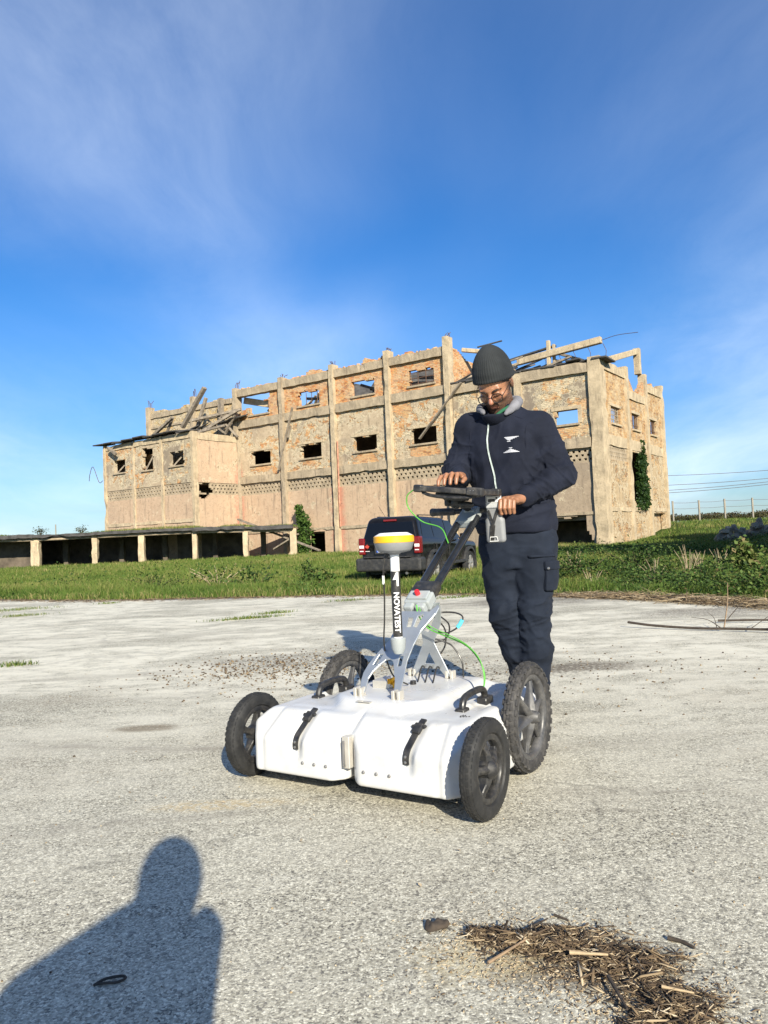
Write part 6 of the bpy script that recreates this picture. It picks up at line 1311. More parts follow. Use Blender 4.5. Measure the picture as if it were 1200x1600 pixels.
def build_photographer():
    P = empty('person', (0, -0.3, 0), 0, 'kneeling person with raised phone whose dark shadow falls across the near concrete', 'person')
    s = Sdf((-0.45, -0.75, 0.0), (0.45, 0.35, 1.35), 0.012)      # local origin is 0.3 m behind the lens
    s.ell((0.02, 0.045, 1.155), (0.085, 0.105, 0.13), 0.0); s.cap((0.01, 0.0, 1.08), (0, -0.03, 0.98), 0.06, 0.07, 0.03)
    s.stack([(0.40, -0.12, -0.25, 0.19, 0.16), (0.60, -0.11, -0.17, 0.19, 0.15), (0.80, -0.10, -0.09, 0.195, 0.14), (0.92, -0.085, -0.04, 0.180, 0.12), (1.00, -0.055, -0.01, 0.135, 0.09), (1.06, -0.015, 0.0, 0.085, 0.08)], 0.04)
    for a, b, c in (((-0.22, -0.03, 0.90), (-0.30, 0.12, 0.70), (-0.05, 0.25, 0.88)), ((0.035, -0.03, 0.92), (0.015, 0.13, 0.74), (0.050, 0.255, 0.905))):
        s.cap(a, b, 0.072, 0.06, 0.04); s.cap(b, c, 0.055, 0.038, 0.03); s.ell(c, (0.032, 0.025, 0.062), 0.02)
        for k in range(4): s.cap((c[0], c[1], c[2] + 0.02 - 0.018 * k), (c[0] * 0.3, c[1] + 0.005, c[2] + 0.02 - 0.018 * k), 0.010, 0.008, 0.006)
    s.cap((-0.06, -0.03, 1.035), (-0.22, -0.06, 0.92), 0.075, 0.085, 0.03)
    s.cap((-0.16, -0.25, 0.42), (-0.20, 0.18, 0.45), 0.11, 0.08, 0.05); s.cap((-0.20, 0.18, 0.45), (-0.20, 0.10, 0.08), 0.075, 0.05, 0.03); s.cap((-0.20, 0.10, 0.05), (-0.22, 0.26, 0.04), 0.045, 0.04, 0.02)
    s.cap((0.02, -0.25, 0.40), (0.10, 0.08, 0.09), 0.11, 0.08, 0.05); s.cap((0.10, 0.08, 0.08), (0.08, -0.36, 0.06), 0.07, 0.05, 0.03); s.cap((0.08, -0.36, 0.06), (0.08, -0.42, 0.12), 0.045, 0.04, 0.02)
    sdf_obj('body', s, M_NAVY, P)
    T = empty('phone', (0, -0.035, 0.9), 0, 'phone held upright in both hands of the kneeling photographer', 'phone')
    MB().bb((-0.037, -0.008, -0.12), (0.037, 0.0, 0.03)).build('case', M_BLK, T, bevel=0.003); MB().bb((-0.034, -0.0095, -0.115), (0.034, -0.0082, 0.026)).build('screen', M_GLASSD, T)
build_photographer()
# ------------------------------------------------------------------ loading dock, planks, fence, wires, neighbours
M_DOCKSHADE = simple('dock_shade_masonry', (0.10, 0.08, 0.06), 0.95, var=0.5, scale=1.2, bump=0.5, bscale=8, bdist=0.04)  # deep shade of the dock bays put into the masonry colour
def build_dock():
    D = empty('loading_dock', (-20, 60, -0.35), 0, 'long low concrete loading dock with thick posts and dark bays, grass on its roof', 'loading dock')
    ox, oy, oz = -20, 60, -0.35
    P = lambda x, y, z: (x - ox, y - oy, z - oz)
    def mk(name, lo, hi, mat, seed, amp=0.04): 
        o = rough_bar(name, mat, D, P(*lo), P(*hi), seed=seed, amp=amp); return o
    xs = [-38, -33, -27.98, -23.21, -19.52, -15.26, -11.16, -7.3]; top = [2.34, 2.30, 2.22, 2.25, 2.27, 2.28, 2.20, 2.08]
    for i in range(7):
        m = MB(); a, b, za, zb = xs[i], xs[i + 1], top[i], top[i + 1]; bk = (72, 72, 72, 70, 67.5, 65.3, 64.3, 64.3)
        v = [P(a, 59.7, za - .2), P(b, 59.7, zb - .2), P(b, bk[i + 1] - 0.0, zb - .2), P(a, bk[i], za - .2), P(a, 59.7, za), P(b, 59.7, zb), P(b, bk[i + 1], zb), P(a, bk[i], za)]
        m.raw(v, [(0, 3, 2, 1), (4, 5, 6, 7), (0, 1, 5, 4), (1, 2, 6, 5), (2, 3, 7, 6), (3, 0, 4, 7)]).build('roof_slab', M_DARK if i % 3 else M_CONC, D)
        mid = (za + zb) / 2
        o = MB().bar(P(a + 0.2, 60.0, za - .34), P(b - 0.2, 60.0, zb - .34), 0.32, 0.20).build('edge_beam', M_CONC, D, bevel=0.05)
        lip = rough_bar('roof_lip', M_DARK, D, P(a, 59.45, min(za, zb) - .19), P(b, 59.72, max(za, zb) + .02), seed=i * 1.9, amp=0.06)
    for i, x in enumerate(xs[1:-1]): mk('post', (x - [.22, .34, .26, .22, .18, .20, .16][i], 59.85, -0.9), (x + [.2, .3, .2, .24, .2, .2, .2][i], 60.25, top[i + 1] - 0.2), M_CONCL, i * 3.1, 0.06)
    mk('post', (-7.6, 59.9, -0.9), (-7.1, 60.3, 1.9), M_CONCL, 25)
    for i, x in enumerate(xs[1:-1]): mk('inner_post', (x + 0.6, 63.6, -0.9), (x + 1.0, 64.0, 2.0), M_DOCKSHADE, i * 2.2)
    MB().bb(P(-38, 66.8, -0.9), P(-18, 67.2, 2.0)).bb(P(-18, 64.9, -0.9), P(-12.0, 65.2, 2.0)).bb(P(-38, 62.5, -0.9), P(-28.8, 62.9, 2.0)).build('back_wall', M_DOCKSHADE, D)
    return D
DOCK = build_dock()
BM = Matrix.Translation(BLD0) @ Matrix.Rotation(BROT, 4, 'Z')
def plank(p, q, w, h, label, mat=None, inner=True):
    p, q = (BM @ (V(p) + V((0, 0, 0.2))) if inner else V(p)), (BM @ (V(q) + V((0, 0, 0.2))) if inner else V(q)); c = (p + q) / 2
    o = MB().bar(p - c, q - c, w, h).build('plank', mat or M_WOOD, None, bevel=0.01); o.location = c; return setp(o, label, 'plank', 'planks hanging on the ruin')
plank((-26.8, -0.38, 12.46), (-28.67, -0.42, 7.17), .24, .08, 'long grey plank slanting across the pillar above the small ground floor opening')
plank((-27.45, -0.36, 9.9), (-27.1, -0.36, 10.9), .2, .08, 'short stub of timber crossing the long slanting plank')
plank((-10.06, -0.42, 12.01), (-13.91, -0.42, 8.26), .26, .10, 'grey plank leaning over the window nearest the man\'s head')
plank((-29.98, -4.2, 2.93), (-21.78, -3.4, 0.05), .30, .12, 'longest fallen beam sloping from the dock roof to the grass')
plank((-26.26, -3.9, 0.30), (-23.81, -3.6, 1.44), .26, .12, 'short pale board propped under the fallen beam')
# fence posts on the bank and its wires
M_POST = concrete_mat('fence_concrete', (0.22, 0.20, 0.165), 0.5)
fx = [27.0, 29.45, 31.85, 34.45, 37.2]
for k, x in enumerate(fx):
    z0 = float(ground_z(x, 70)); o = rough_bar('fence_post', M_POST, None, (-0.065, -0.065, -0.3), (0.065, 0.065, 2.02), amp=0.008, seed=k); o.location = (x, 70, z0)
    setp(o, ['concrete fence post closest to the warehouse corner', 'second concrete fence post from the warehouse', 'middle concrete post of the wire fence', 'concrete fence post behind the dark rubble heaps', 'outermost concrete fence post on the bank'][k], 'fence post', 'concrete posts of the wire fence')
for k, h in enumerate((0.7, 1.3, 1.85)):
    m = MB()
    for a, b in zip(fx[:-1], fx[1:]): m.tube([(x, 69.95, float(ground_z(x, 70)) + h - 0.05 * math.sin(PI * (x - a) / (b - a))) for x in np.linspace(a, b, 5)], 0.012, 4)
    o = m.build('fence_wire', M_IRON, None); setp(o, ['lowest strand of the wire fence', 'middle strand of the wire fence', 'top strand of the wire fence'][k], 'wire', 'strands of the wire fence'); o['kind'] = 'stuff' if False else 'thing'; del o['kind']
for k, (z0, z1) in enumerate(((8.76, 8.9), (7.22, 7.6), (6.4, 7.05), (5.99, 6.65))):
    m = MB().tube([(x, 120, z0 + (z1 - z0) * (x - 45.7) / 16 * (1 if x < 62 else 1) - 0.0016 * (x - 45) * (62 - x)) for x in np.linspace(30, 90, 16)], 0.035, 4)
    setp(m.build('overhead_wire', M_IRON, None), ['topmost overhead line right of the warehouse', 'second overhead line from the top', 'third overhead line, just above the lowest', 'lowest overhead line above the fence'][k], 'wire', 'overhead railway wires')
# a house and a mast far off at the left edge
h = empty('far_house', (-78, 150, 0), 0, 'tiny pale house far off at the left edge behind the dock', 'house')
MB().bb((-6, 0, -1), (1.5, 8, 2.6)).build('wall', M_CONCL, h); MB().raw([(-6.4, -.4, 2.6), (1.9, -.4, 2.6), (1.9, 8.4, 2.6), (-6.4, 8.4, 2.6), (-6.4, 4, 4.1), (1.9, 4, 4.1)], [(0, 1, 5, 4), (2, 3, 4, 5), (0, 4, 3), (1, 2, 5), (0, 3, 2, 1)]).build('roof', simple('tile_roof', (0.30, 0.17, 0.10), 0.9), h)
setp(MB().tube([(-52.7, 120, -0.3), (-52.7, 120, 5.2)], 0.09, 6).build('mast', M_POST, None), 'thin pale mast standing far off beyond the dock roof', 'mast')
# the neighbouring works building whose shade lies over the grass at the right (it stands outside the view)
nb = empty('works_building', (25, 18, -0.3), 0, 'tall works building whose long shade darkens the grass near the warehouse corner', 'building')
MB().bb((-11.6, -3, 0), (9, 4, 11.5)).build('hall', M_LOW, nb); MB().bb((1.5, -2, 11.5), (4.8, 3.6, 15.2)).build('tower', M_LOW, nb)
MB().raw([(-11.9, -3.3, 11.5), (-2.6, -3.3, 11.5), (-2.6, 4.3, 11.5), (-11.9, 4.3, 11.5), (-11.9, 0.5, 13.0), (-2.6, 0.5, 13.0)], [(0, 1, 5, 4), (2, 3, 4, 5), (0, 4, 3), (1, 2, 5), (0, 3, 2, 1)]).build('roof', M_DARK, nb)
for k, (x, y, w, h_, lab) in enumerate(((18.55, 40, 1.3, 0.85, 'shaded rubble heap on the grass, the one nearer the warehouse'), (20.1, 40.4, 1.2, 0.95, 'shaded rubble heap on the grass, the one farther from the warehouse'))):
    e = empty('rubble_heap', (x, y, float(ground_z(x, y))), 0, lab, 'rubble', 'rubble heaps in the shade')
    s = Sdf((-1.2, -1.0, -0.4), (1.2, 1.0, 1.5), 0.06); s.cap((-0.4 * w, 0, 0), (0.35 * w, 0, 0.05), 0.42, 0.36, 0.2); s.cap((0, 0, 0.2), (0.1, 0, h_ - 0.15), 0.42, 0.14, 0.2)
    v, f = s.mesh(); v = v + (0.10 * vnoise(v * 4, k))[:, None] * vnormals(v, f); link_mesh('mound', np_mesh('mound', v, f), M_INNER, e)
    for q in range(14): MB().box((random.uniform(-.6, .6), random.uniform(-.5, -.1), random.uniform(.05, .7 * h_)), (random.uniform(.2, .4), random.uniform(.15, .3), random.uniform(.1, .25)), (random.uniform(-.6, .6), random.uniform(-.6, .6), random.uniform(-2, 2))).build('stone', M_CONC, e)
# ------------------------------------------------------------------ vegetation
def leaf_mat(name, cols, rough=0.7, trans=0.25):
    """cols: colours picked along the per-face 'tint' attribute"""
    m, t, b = new_mat(name); a = t.add('ShaderNodeAttribute', attribute_name='tint').outputs['Fac']
    r = t.add('ShaderNodeValToRGB'); t.put(r.inputs[0], a); e = r.color_ramp.elements; e[0].color = c4(cols[0]); e[0].position = 0; e[1].color = c4(cols[-1]); e[1].position = 1
    for i, c in enumerate(cols[1:-1]): k = e.new((i + 1) / (len(cols) - 1)); k.color = c4(c)
    t.put(b.inputs['Base Color'], r.outputs[0]); b.inputs['Roughness'].default_value = rough; b.inputs['Specular IOR Level'].default_value = 0.25
    tr = t.add('ShaderNodeBsdfTranslucent'); t.put(tr.inputs[0], r.outputs[0]); mx = t.add('ShaderNodeMixShader', i_0=trans); t.l.new(b.outputs[0], mx.inputs[1]); t.l.new(tr.outputs[0], mx.inputs[2])
    t.l.new(mx.outputs[0], [n for n in t.n if n.type == 'OUTPUT_MATERIAL'][0].inputs[0]); return m
M_GRASS = leaf_mat('grass_blade', [(0.030, 0.060, 0.010), (0.065, 0.115, 0.018), (0.105, 0.165, 0.028), (0.17, 0.20, 0.045), (0.34, 0.28, 0.12)])
M_WEED = leaf_mat('weed_leaf', [(0.014, 0.030, 0.008), (0.030, 0.060, 0.013), (0.070, 0.125, 0.024), (0.12, 0.17, 0.04), (0.20, 0.15, 0.07)])
M_IVY = leaf_mat('ivy_leaf', [(0.012, 0.030, 0.008), (0.022, 0.050, 0.012), (0.045, 0.085, 0.018), (0.08, 0.13, 0.03)], 0.5)
M_BROWN = leaf_mat('winter_scrub', [(0.035, 0.030, 0.016), (0.075, 0.060, 0.028), (0.06, 0.075, 0.022), (0.13, 0.10, 0.05)])
M_STRAW = leaf_mat('dead_stalk', [(0.050, 0.036, 0.025), (0.13, 0.09, 0.055), (0.26, 0.19, 0.11), (0.42, 0.33, 0.21), (0.55, 0.46, 0.33)], 0.8, 0.05)
def tinted(name, v, f, tint, mat, parent=None):
    me = np_mesh(name, v, f); a = me.attributes.new('tint', 'FLOAT', 'FACE'); a.data.foreach_set('value', np.clip(np.asarray(tint, np.float32), 0, 1)); return link_mesh(name, me, mat, parent)
def blades(base, h, w, lean=0.5, tint=None, seed=0):
    """curved grass blades: two triangles low, one at the tip"""
    g = np.random.default_rng(seed); n = len(base); a = g.uniform(0, 2 * PI, n); b = g.uniform(0, 2 * PI, n); d = np.stack([np.cos(a), np.sin(a), 0 * a], 1); s = np.stack([np.cos(b), np.sin(b), 0 * b], 1)
    L = (h * lean * g.uniform(0.1, 1.0, n))[:, None]; up = np.array([0, 0, 1.0]); H = h[:, None]; w = w[:, None]
    p0, p1 = base - s * w * .5, base + s * w * .5; m = base + up * H * 0.58 + d * L * 0.33; p2, p3 = m - s * w * .38, m + s * w * .38; t = base + up * H * (1 - 0.35 * L / H) + d * L
    v = np.stack([p0, p1, p2, p3, t], 1).reshape(-1, 3); i = np.arange(n)[:, None] * 5; f = np.concatenate([i + [0, 1, 3], i + [0, 3, 2], i + [2, 3, 4]], 1).reshape(-1, 3); tint = g.uniform(0, 1, n) if tint is None else tint
    return v, f, np.repeat(tint, 3)
def leaves(pos, size, tint, seed=0, flat=0.6):
    """kite-shaped leaves, two triangles folded along the midrib"""
    g = np.random.default_rng(seed); n = len(pos); nrm = g.normal(0, 1, (n, 3)); nrm[:, 2] = np.abs(nrm[:, 2]) + flat; nrm /= np.linalg.norm(nrm, axis=1)[:, None]; r = g.normal(0, 1, (n, 3)); u = np.cross(nrm, r); u /= np.linalg.norm(u, axis=1)[:, None]; w = np.cross(nrm, u); S = size[:, None]
    v = np.stack([pos - u * S * .5, pos + w * S * .36 + nrm * S * .10, pos + u * S * .55, pos - w * S * .36 + nrm * S * .10], 1).reshape(-1, 3); i = np.arange(n)[:, None] * 4
    f = np.concatenate([i + [0, 1, 2], i + [0, 2, 3]], 1).reshape(-1, 3); return v, f, np.repeat(tint, 2)
BI = BM.inverted()
def free(x, y):
    """outside the buildings"""
    c, s_ = math.cos(BROT), math.sin(BROT); lx = (x - BLD0.x) * c + (y - BLD0.y) * s_; ly = -(x - BLD0.x) * s_ + (y - BLD0.y) * c
    inb = ((lx > -47.2) & (lx < 0.2) & (ly > -0.25) & (ly < 16)) | ((lx > -47.2) & (lx < -33.8) & (ly > -5.6) & (ly < 0)); return ~inb & ~((y > 60.3) & (x < -7))
def field_points(n, y0, y1, power, seed, margin=1.06):
    g = np.random.default_rng(seed); u = g.uniform(0, 1, n); e = 1 - power; y = (y0 ** e + u * (y1 ** e - y0 ** e)) ** (1 / e); x = (g.uniform(-0.5, 0.52, n) * 1.03) * y * margin; return x, y, g
def build_grass():
    x, y, g = field_points(430000, 8.0, 70, 1.15, 1); s = (y - edge_y(x)) * 0.87; rag = 0.30 * vnoise(np.stack([x * 1.7, y * 1.7, 0 * x], 1), 8)
    ok = (s > 0.02 + rag) & free(x, y); x, y, s = x[ok], y[ok], s[ok]; P = np.stack([x, y, ground_z(x, y)], 1)
    big = vnoise(np.stack([x * 0.35, y * 0.35, 0 * x], 1), 2); med = vnoise(np.stack([x * 1.4, y * 1.4, 0 * x], 1), 3); g = np.random.default_rng(5)
    h = (0.11 + 0.07 * med + 0.06 * big + 0.08 * sst(0, 1.2, s) * (1 - sst(2, 6, s))) * g.uniform(0.55, 1.35, len(x)) * (1 + 0.012 * y); h = np.maximum(h, 0.04); w = (0.005 + 0.00042 * y) * g.uniform(0.7, 1.3, len(x))
    t = 0.40 + 0.24 * big + 0.24 * med + g.normal(0, 0.13, len(x)) + 0.10 * sst(0, 30, y); t = np.where(g.uniform(0, 1, len(x)) < 0.035, 0.97, t); t = np.where((s < 0.35) & (g.uniform(0, 1, len(x)) < 0.3), 0.95, t)
    v, f, tt = blades(P, h, w, 0.8, t, 6); setp(tinted('grass', v, f, tt, M_GRASS), kind='stuff')
    # leafy ground cover: mounds of bramble and nettle at the right, lower weeds along the rim
    x, y, g = field_points(150000, 8.0, 46, 1.5, 11); s = (y - edge_y(x)) * 0.87
    rgt = sst(1.6, 3.6, x - 0.06 * y); md = vnoise(np.stack([x * 0.8, y * 0.8, 0 * x], 1), 21); m2 = vnoise(np.stack([x * 2.3, y * 2.3, 0 * x], 1), 22)
    den = np.clip(rgt * (0.55 + 0.9 * md) * (1 - sst(26, 44, y)) + (1 - rgt) * (0.34 * sst(0.05, 0.5, md) * (1 - sst(3, 9, s))), 0, 1)
    ok = (s > 0.1) & free(x, y) & (g.uniform(0, 1, len(x)) < den); x, y, s, md, m2, rgt = [a[ok] for a in (x, y, s, md, m2, rgt)]; g = np.random.default_rng(12)
    top = np.maximum(0.08, (0.14 + 0.30 * np.maximum(md, 0) + 0.18 * m2) * (0.55 + 0.65 * rgt)) * sst(0, 0.8, s); z = ground_z(x, y) + top * g.uniform(0.25, 1.05, len(x)) ** 0.7
    t = 0.30 + 0.26 * m2 + 0.10 * md + g.normal(0, 0.18, len(x)); t = np.where(g.uniform(0, 1, len(x)) < 0.04, 0.98, t); sz = (0.028 + 0.0016 * y) * g.uniform(0.6, 1.4, len(x)); v, f, tt = leaves(np.stack([x, y, z], 1), sz, t, 13); setp(tinted('ground_cover', v, f, tt, M_WEED), kind='stuff')
build_grass()
def weed(name, loc, h, spread, n, label, cat='plant', mat=None, seed=0, leaf=0.05, stems=6, group=None, stemmat=None, tint=0.5, dry=False):
    e = empty(name, loc, 0, label, cat, group); g = np.random.default_rng(seed); mb = MB(); pos = []
    for k in range(stems):
        a = g.uniform(0, 2 * PI); r = g.uniform(0.1, 1) * spread; hh = h * g.uniform(0.6, 1.0); tip = V((r * math.cos(a), r * math.sin(a) * 0.7, hh)); c = catmull([(0.1 * r * math.cos(a), 0.1 * r * math.sin(a), -0.05), tuple(tip * 0.5 + V((0.02, 0, 0.1 * hh))), tuple(tip)], 4); mb.tube(c, [(0.0035 if n == 0 else 0.006) + 0.002 * h] * (len(c) - 1) + [0.002], 4, cap=False)
        for q in range(max(1, n // stems)): 
            t = g.uniform(0.15, 1.0) ** 0.8; i = min(int(t * (len(c) - 1)), len(c) - 2); p = c[i].lerp(c[i + 1], t * (len(c) - 1) - i); pos.append(np.array(p) + g.normal(0, 1, 3) * spread * 0.20)
    setp(mb.build('stem', stemmat or M_STEMS, e, fix=False), kind='stuff')
    if n: 
        pos = np.array(pos); pos[:, 2] = np.maximum(pos[:, 2], 0.02); v, f, t = leaves(pos, leaf * g.uniform(0.6, 1.4, len(pos)), tint + g.normal(0, 0.16, len(pos)), seed + 1, 0.4); setp(tinted('foliage', v, f, t, mat or M_WEED, e), kind='stuff')
    return e
M_STEMS = simple('green_stem', (0.07, 0.07, 0.025), 0.8, var=0.3); M_DRYST = simple('dry_stem', (0.36, 0.28, 0.18), 0.85, var=0.35)
def g3(x, y): return (x, y, float(ground_z(x, y)))
weed('weed_clump', g3(-8.3, 19.6), 0.34, 1.3, 500, 'low dark spreading weed clump at the left end of the grass', leaf=0.06, seed=1, stems=16, tint=0.36)
weed('weed_clump', g3(-6.3, 20.5), 0.40, 1.1, 380, 'dark weed clump in the grass in front of the third dock bay', leaf=0.06, seed=2, stems=14, tint=0.36)
weed('weed_clump', g3(-4.3, 19.0), 0.62, 0.9, 300, 'tallest reddish weed clump in front of the dock posts', leaf=0.08, seed=3, stems=14, tint=0.55, stemmat=M_DRYST)
weed('weed_clump', g3(-3.2, 17.9), 0.48, 0.9, 340, 'dense weed clump beside the tallest reddish one', leaf=0.08, seed=4, stems=12, tint=0.35)
weed('weed_clump', g3(-2.0, 19.0), 0.70, 0.4, 240, 'upright thin weed left of the parked car', leaf=0.08, seed=5, stems=7, tint=0.45)
weed('weed_clump', g3(-1.4, 16.6), 0.40, 0.5, 350, 'broad leaved low weed near the car\'s rear bumper', leaf=0.09, seed=6, stems=10, tint=0.5)
weed('weed_clump', g3(6.9, 14.4), 0.85, 0.42, 460, 'bright green upright weed at the far right of the grass', leaf=0.10, seed=7, stems=9, tint=0.72)
weed('weed_clump', g3(4.2, 16.5), 0.55, 0.8, 600, 'bushy dark bramble to the right of the man\'s elbow', leaf=0.07, seed=8, stems=14, tint=0.3)
weed('weed_clump', g3(6.2, 18.5), 0.60, 1.0, 700, 'wide dark bramble in the middle of the right hand grass', leaf=0.08, seed=9, stems=16, tint=0.25)
for k, (x, y, h, lab) in enumerate(((6.0, 15.0, .75, 'tallest pale dry stalk among the brambles'), (6.6, 15.9, .6, 'forked dry stalk beside the bright weed'), (5.1, 14.4, .55, 'dry stalk leaning over the brambles near the man'), (7.6, 17.2, .6, 'dry stalk farthest to the right in the brambles'), (4.6, 18.6, .65, 'dry stalk standing in front of the warehouse corner'), (3.5, 13.0, .45, 'short dry stalk at the yard edge behind the man'))):
    weed('dry_stalk', g3(x, y), h, 0.30, 0, lab, 'stalk', seed=30 + k, stems=13, group='dry stalks in the brambles', stemmat=M_DRYST)
for k, (x, y, h, lab) in enumerate(((-29.0, 63.0, .75, 'left bush growing on the dock roof'), (-25.6, 63.0, .65, 'right bush growing on the dock roof'))):
    weed('roof_bush', (x, y, 2.2), h, 0.7, 220, lab, 'bush', M_BROWN, 50 + k, 0.11, 12, 'bushes on the dock roof')
def climber(name, label, centre_fn, n, size, seed, mat=M_IVY, cat='ivy', stems=5):
    """ivy: leaves piled on a leaning mass given by centre_fn(u) -> (x, y, z, halfwidth, depth) in the warehouse frame"""
    g = np.random.default_rng(seed); e = empty(name, BM @ V(centre_fn(0)[:3]), BROT, label, cat); o = V(centre_fn(0)[:3]); u = g.uniform(0, 1, n); A = np.array([centre_fn(t) for t in u]); r = np.sqrt(g.uniform(0, 1, n)); a = g.uniform(0, 2 * PI, n)
    lump = 0.75 + 0.45 * vnoise(np.stack([a * 1.3, u * 9, 0 * u], 1), seed); off = np.stack([np.cos(a) * r * A[:, 3] * lump, np.sin(a) * r * A[:, 4] * lump, 0 * u], 1); p = A[:, :3] + off - np.array(o) + g.normal(0, 0.05, (n, 3))
    v, f, t = leaves(p, size * g.uniform(0.6, 1.4, n), 0.35 + 0.3 * lump - 0.25 + g.normal(0, 0.2, n), seed, 0.1); setp(tinted('foliage', v, f, t, mat, e), kind='stuff'); mb = MB()
    for k in range(stems): mb.tube(catmull([tuple(V(centre_fn(t)[:3]) - o + V((0.3 * math.sin(k * 2 + 5 * t) * centre_fn(t)[3], 0.1 * k * 0.3, 0))) for t in (0, .35, .7, 1)], 3), 0.035, 5)
    setp(mb.build('stem', M_WOOD, e), kind='stuff'); return e
climber('ivy', 'dark ivy curtain filling the tall opening in the warehouse flank', lambda t: (-0.12 + 0.25 * (1 - t), 8.25 + 0.85 * t, 2.1 + 5.2 * t + 0.2, 0.36 * (1 - 0.4 * t), 1.45 - 0.55 * t - 0.4 * max(0, t - 0.8) * 3), 4600, 0.19, 61)
climber('ivy_bush', 'bright green ivy bush climbing the wall at the end of the dock', lambda t: (-25.85 + 0.35 * math.sin(t * 4), -0.9, 0.0 + 4.1 * t, 0.95 * (1 - 0.75 * t ** 2) + 0.1, 0.6 * (1 - 0.5 * t)), 2600, 0.20, 62, leaf_mat('ivy_bright', [(0.02, 0.05, 0.01), (0.05, 0.10, 0.02), (0.10, 0.17, 0.03), (0.15, 0.22, 0.05)]), 'bush')
# scrub along the crest of the bank and weeds on the dock roof
g_ = np.random.default_rng(70); n = 26000; x = g_.uniform(22, 60, n); y = 76 + g_.uniform(-2.5, 6, n); hmax = 0.55 + 0.35 * vnoise(np.stack([x * 0.6, y * 0.2, 0 * x], 1), 4) + 0.2 * vnoise(np.stack([x * 2.1, y * .5, 0 * x], 1), 5)
v, f, t = leaves(np.stack([x, y, ground_z(x, y) + hmax * g_.uniform(0, 1, n) ** 0.6 + 0.12], 1), 0.16 * g_.uniform(.5, 1.4, n), g_.uniform(0, 1, n), 71, 0.2); setp(tinted('bank_scrub', v, f, t, M_BROWN), kind='stuff')
n = 9000; x = g_.uniform(-38, -7.2, n); y = 59.75 + 4.0 * g_.uniform(0, 1, n) ** 1.5; k = vnoise(np.stack([x * 0.5, 0 * x, 0 * x], 1), 6); zt = np.interp(x, [-38, -33, -27.98, -23.21, -19.52, -15.26, -11.16, -7.3], [2.34, 2.30, 2.22, 2.25, 2.27, 2.28, 2.20, 2.08])
v, f, t = blades(np.stack([x, y, zt], 1), np.maximum(0.03, 0.16 + 0.16 * k) * g_.uniform(.5, 1.3, n), 0.035 * g_.uniform(.7, 1.3, n), 0.9, np.clip(0.5 + 0.3 * k + g_.normal(0, .25, n), 0, 1), 8); setp(tinted('roof_grass', v, f, t, M_GRASS), kind='stuff')

# ------------------------------------------------------------------ litter on the yard
def sticks(pos, L, w, ang, tilt, tint, seed=0):
    """thin split stalks: flat four-sided slivers"""
    g = np.random.default_rng(seed); n = len(pos); d = np.stack([np.cos(ang) * np.cos(tilt), np.sin(ang) * np.cos(tilt), np.sin(tilt)], 1); s = np.cross(d, [0, 0, 1.0]); s /= np.linalg.norm(s, axis=1)[:, None]; u = np.cross(s, d); h = (L / 2)[:, None]; W = (w / 2)[:, None]; bend = u * (L * g.normal(0, 0.05, n))[:, None]
    ring = lambda c, k: [c + s * W * k, c + u * W * 0.6 * k, c - s * W * k, c - u * W * 0.6 * k]
    v = np.stack(ring(pos - d * h, .7) + ring(pos + bend, 1.0) + ring(pos + d * h, .45), 1).reshape(-1, 3); i = np.arange(n)[:, None] * 12; fs = []
    for r in (0, 4):
        for k in range(4): fs.append(i + [r + k, r + (k + 1) % 4, r + 4 + (k + 1) % 4, r + 4 + k])
    fs += [i + [3, 2, 1, 0], i + [8, 9, 10, 11]]; f = np.concatenate(fs, 1).reshape(-1, 4); return v, f, np.repeat(tint, 10)
def heap():
    g = np.random.default_rng(81); n = 9500; C = catmull([(0.17, 1.69, 0), (0.33, 1.645, 0), (0.46, 1.55, 0), (0.50, 1.43, 0), (0.46, 1.28, 0)], 20); C = np.array([tuple(c) for c in C]); t = g.uniform(0, 1, n); i = (t * (len(C) - 1)).astype(int); wd = np.interp(t, [0, .15, .4, .7, 1], [0.035, .060, .080, .090, .095])
    p = C[i].copy(); r = np.clip(g.normal(0, 0.55, (n, 2)), -1.7, 1.7); p[:, :2] += r * wd[:, None]; p[:, :2] += 0.02 * np.stack([vnoise(p * 16, 1), vnoise(p * 16, 2)], 1); q = np.clip(1 - np.hypot(r[:, 0], r[:, 1]) / 1.4, 0, 1); clump = vnoise(np.stack([p[:, 0] * 22, p[:, 1] * 22, 0 * t], 1), 5); ok = g.uniform(0, 1, n) < 0.45 + 0.6 * q + 0.35 * clump; p, q, clump, t = p[ok], q[ok], clump[ok], t[ok]; n = len(p)
    p[:, 2] = 0.002 + (0.020 + 0.010 * clump) * q * g.uniform(0, 1, n) ** 0.8; big = g.uniform(0, 1, n) < 0.07
    L = np.where(big, g.uniform(0.030, 0.085, n), g.uniform(0.006, 0.040, n) * (0.5 + 0.6 * q)); w = np.where(big, g.uniform(0.003, 0.008, n), g.uniform(0.0010, 0.0040, n)); tint = np.clip(np.where(g.uniform(0, 1, n) < 0.16, g.uniform(0.6, 1.0, n), 0.62 * g.beta(1.0, 2.6, n)) + 0.12 * clump, 0, 1); v, f, tt = sticks(p, L, w, g.normal(2.6, 0.8, n), g.normal(0, 0.25, n), tint, 82); setp(tinted('chaff_heap', v, f, tt, M_STRAW), kind='stuff')
    n = 3200; t = g.uniform(0, 1, n); i = (t * (len(C) - 1)).astype(int); p = C[i].copy(); p[:, :2] += g.normal(0, 0.09, (n, 2)) + np.array([-0.04, -0.035]); p[:, 2] = 0.0015
    v, f, tt = sticks(p, g.uniform(0.002, 0.011, n), g.uniform(0.0015, 0.0045, n), g.uniform(0, 6.3, n), g.normal(0, .1, n), g.beta(1.8, 1.0, n), 83); setp(tinted('chaff_crumbs', v, f, tt, M_STRAW), kind='stuff')
heap()
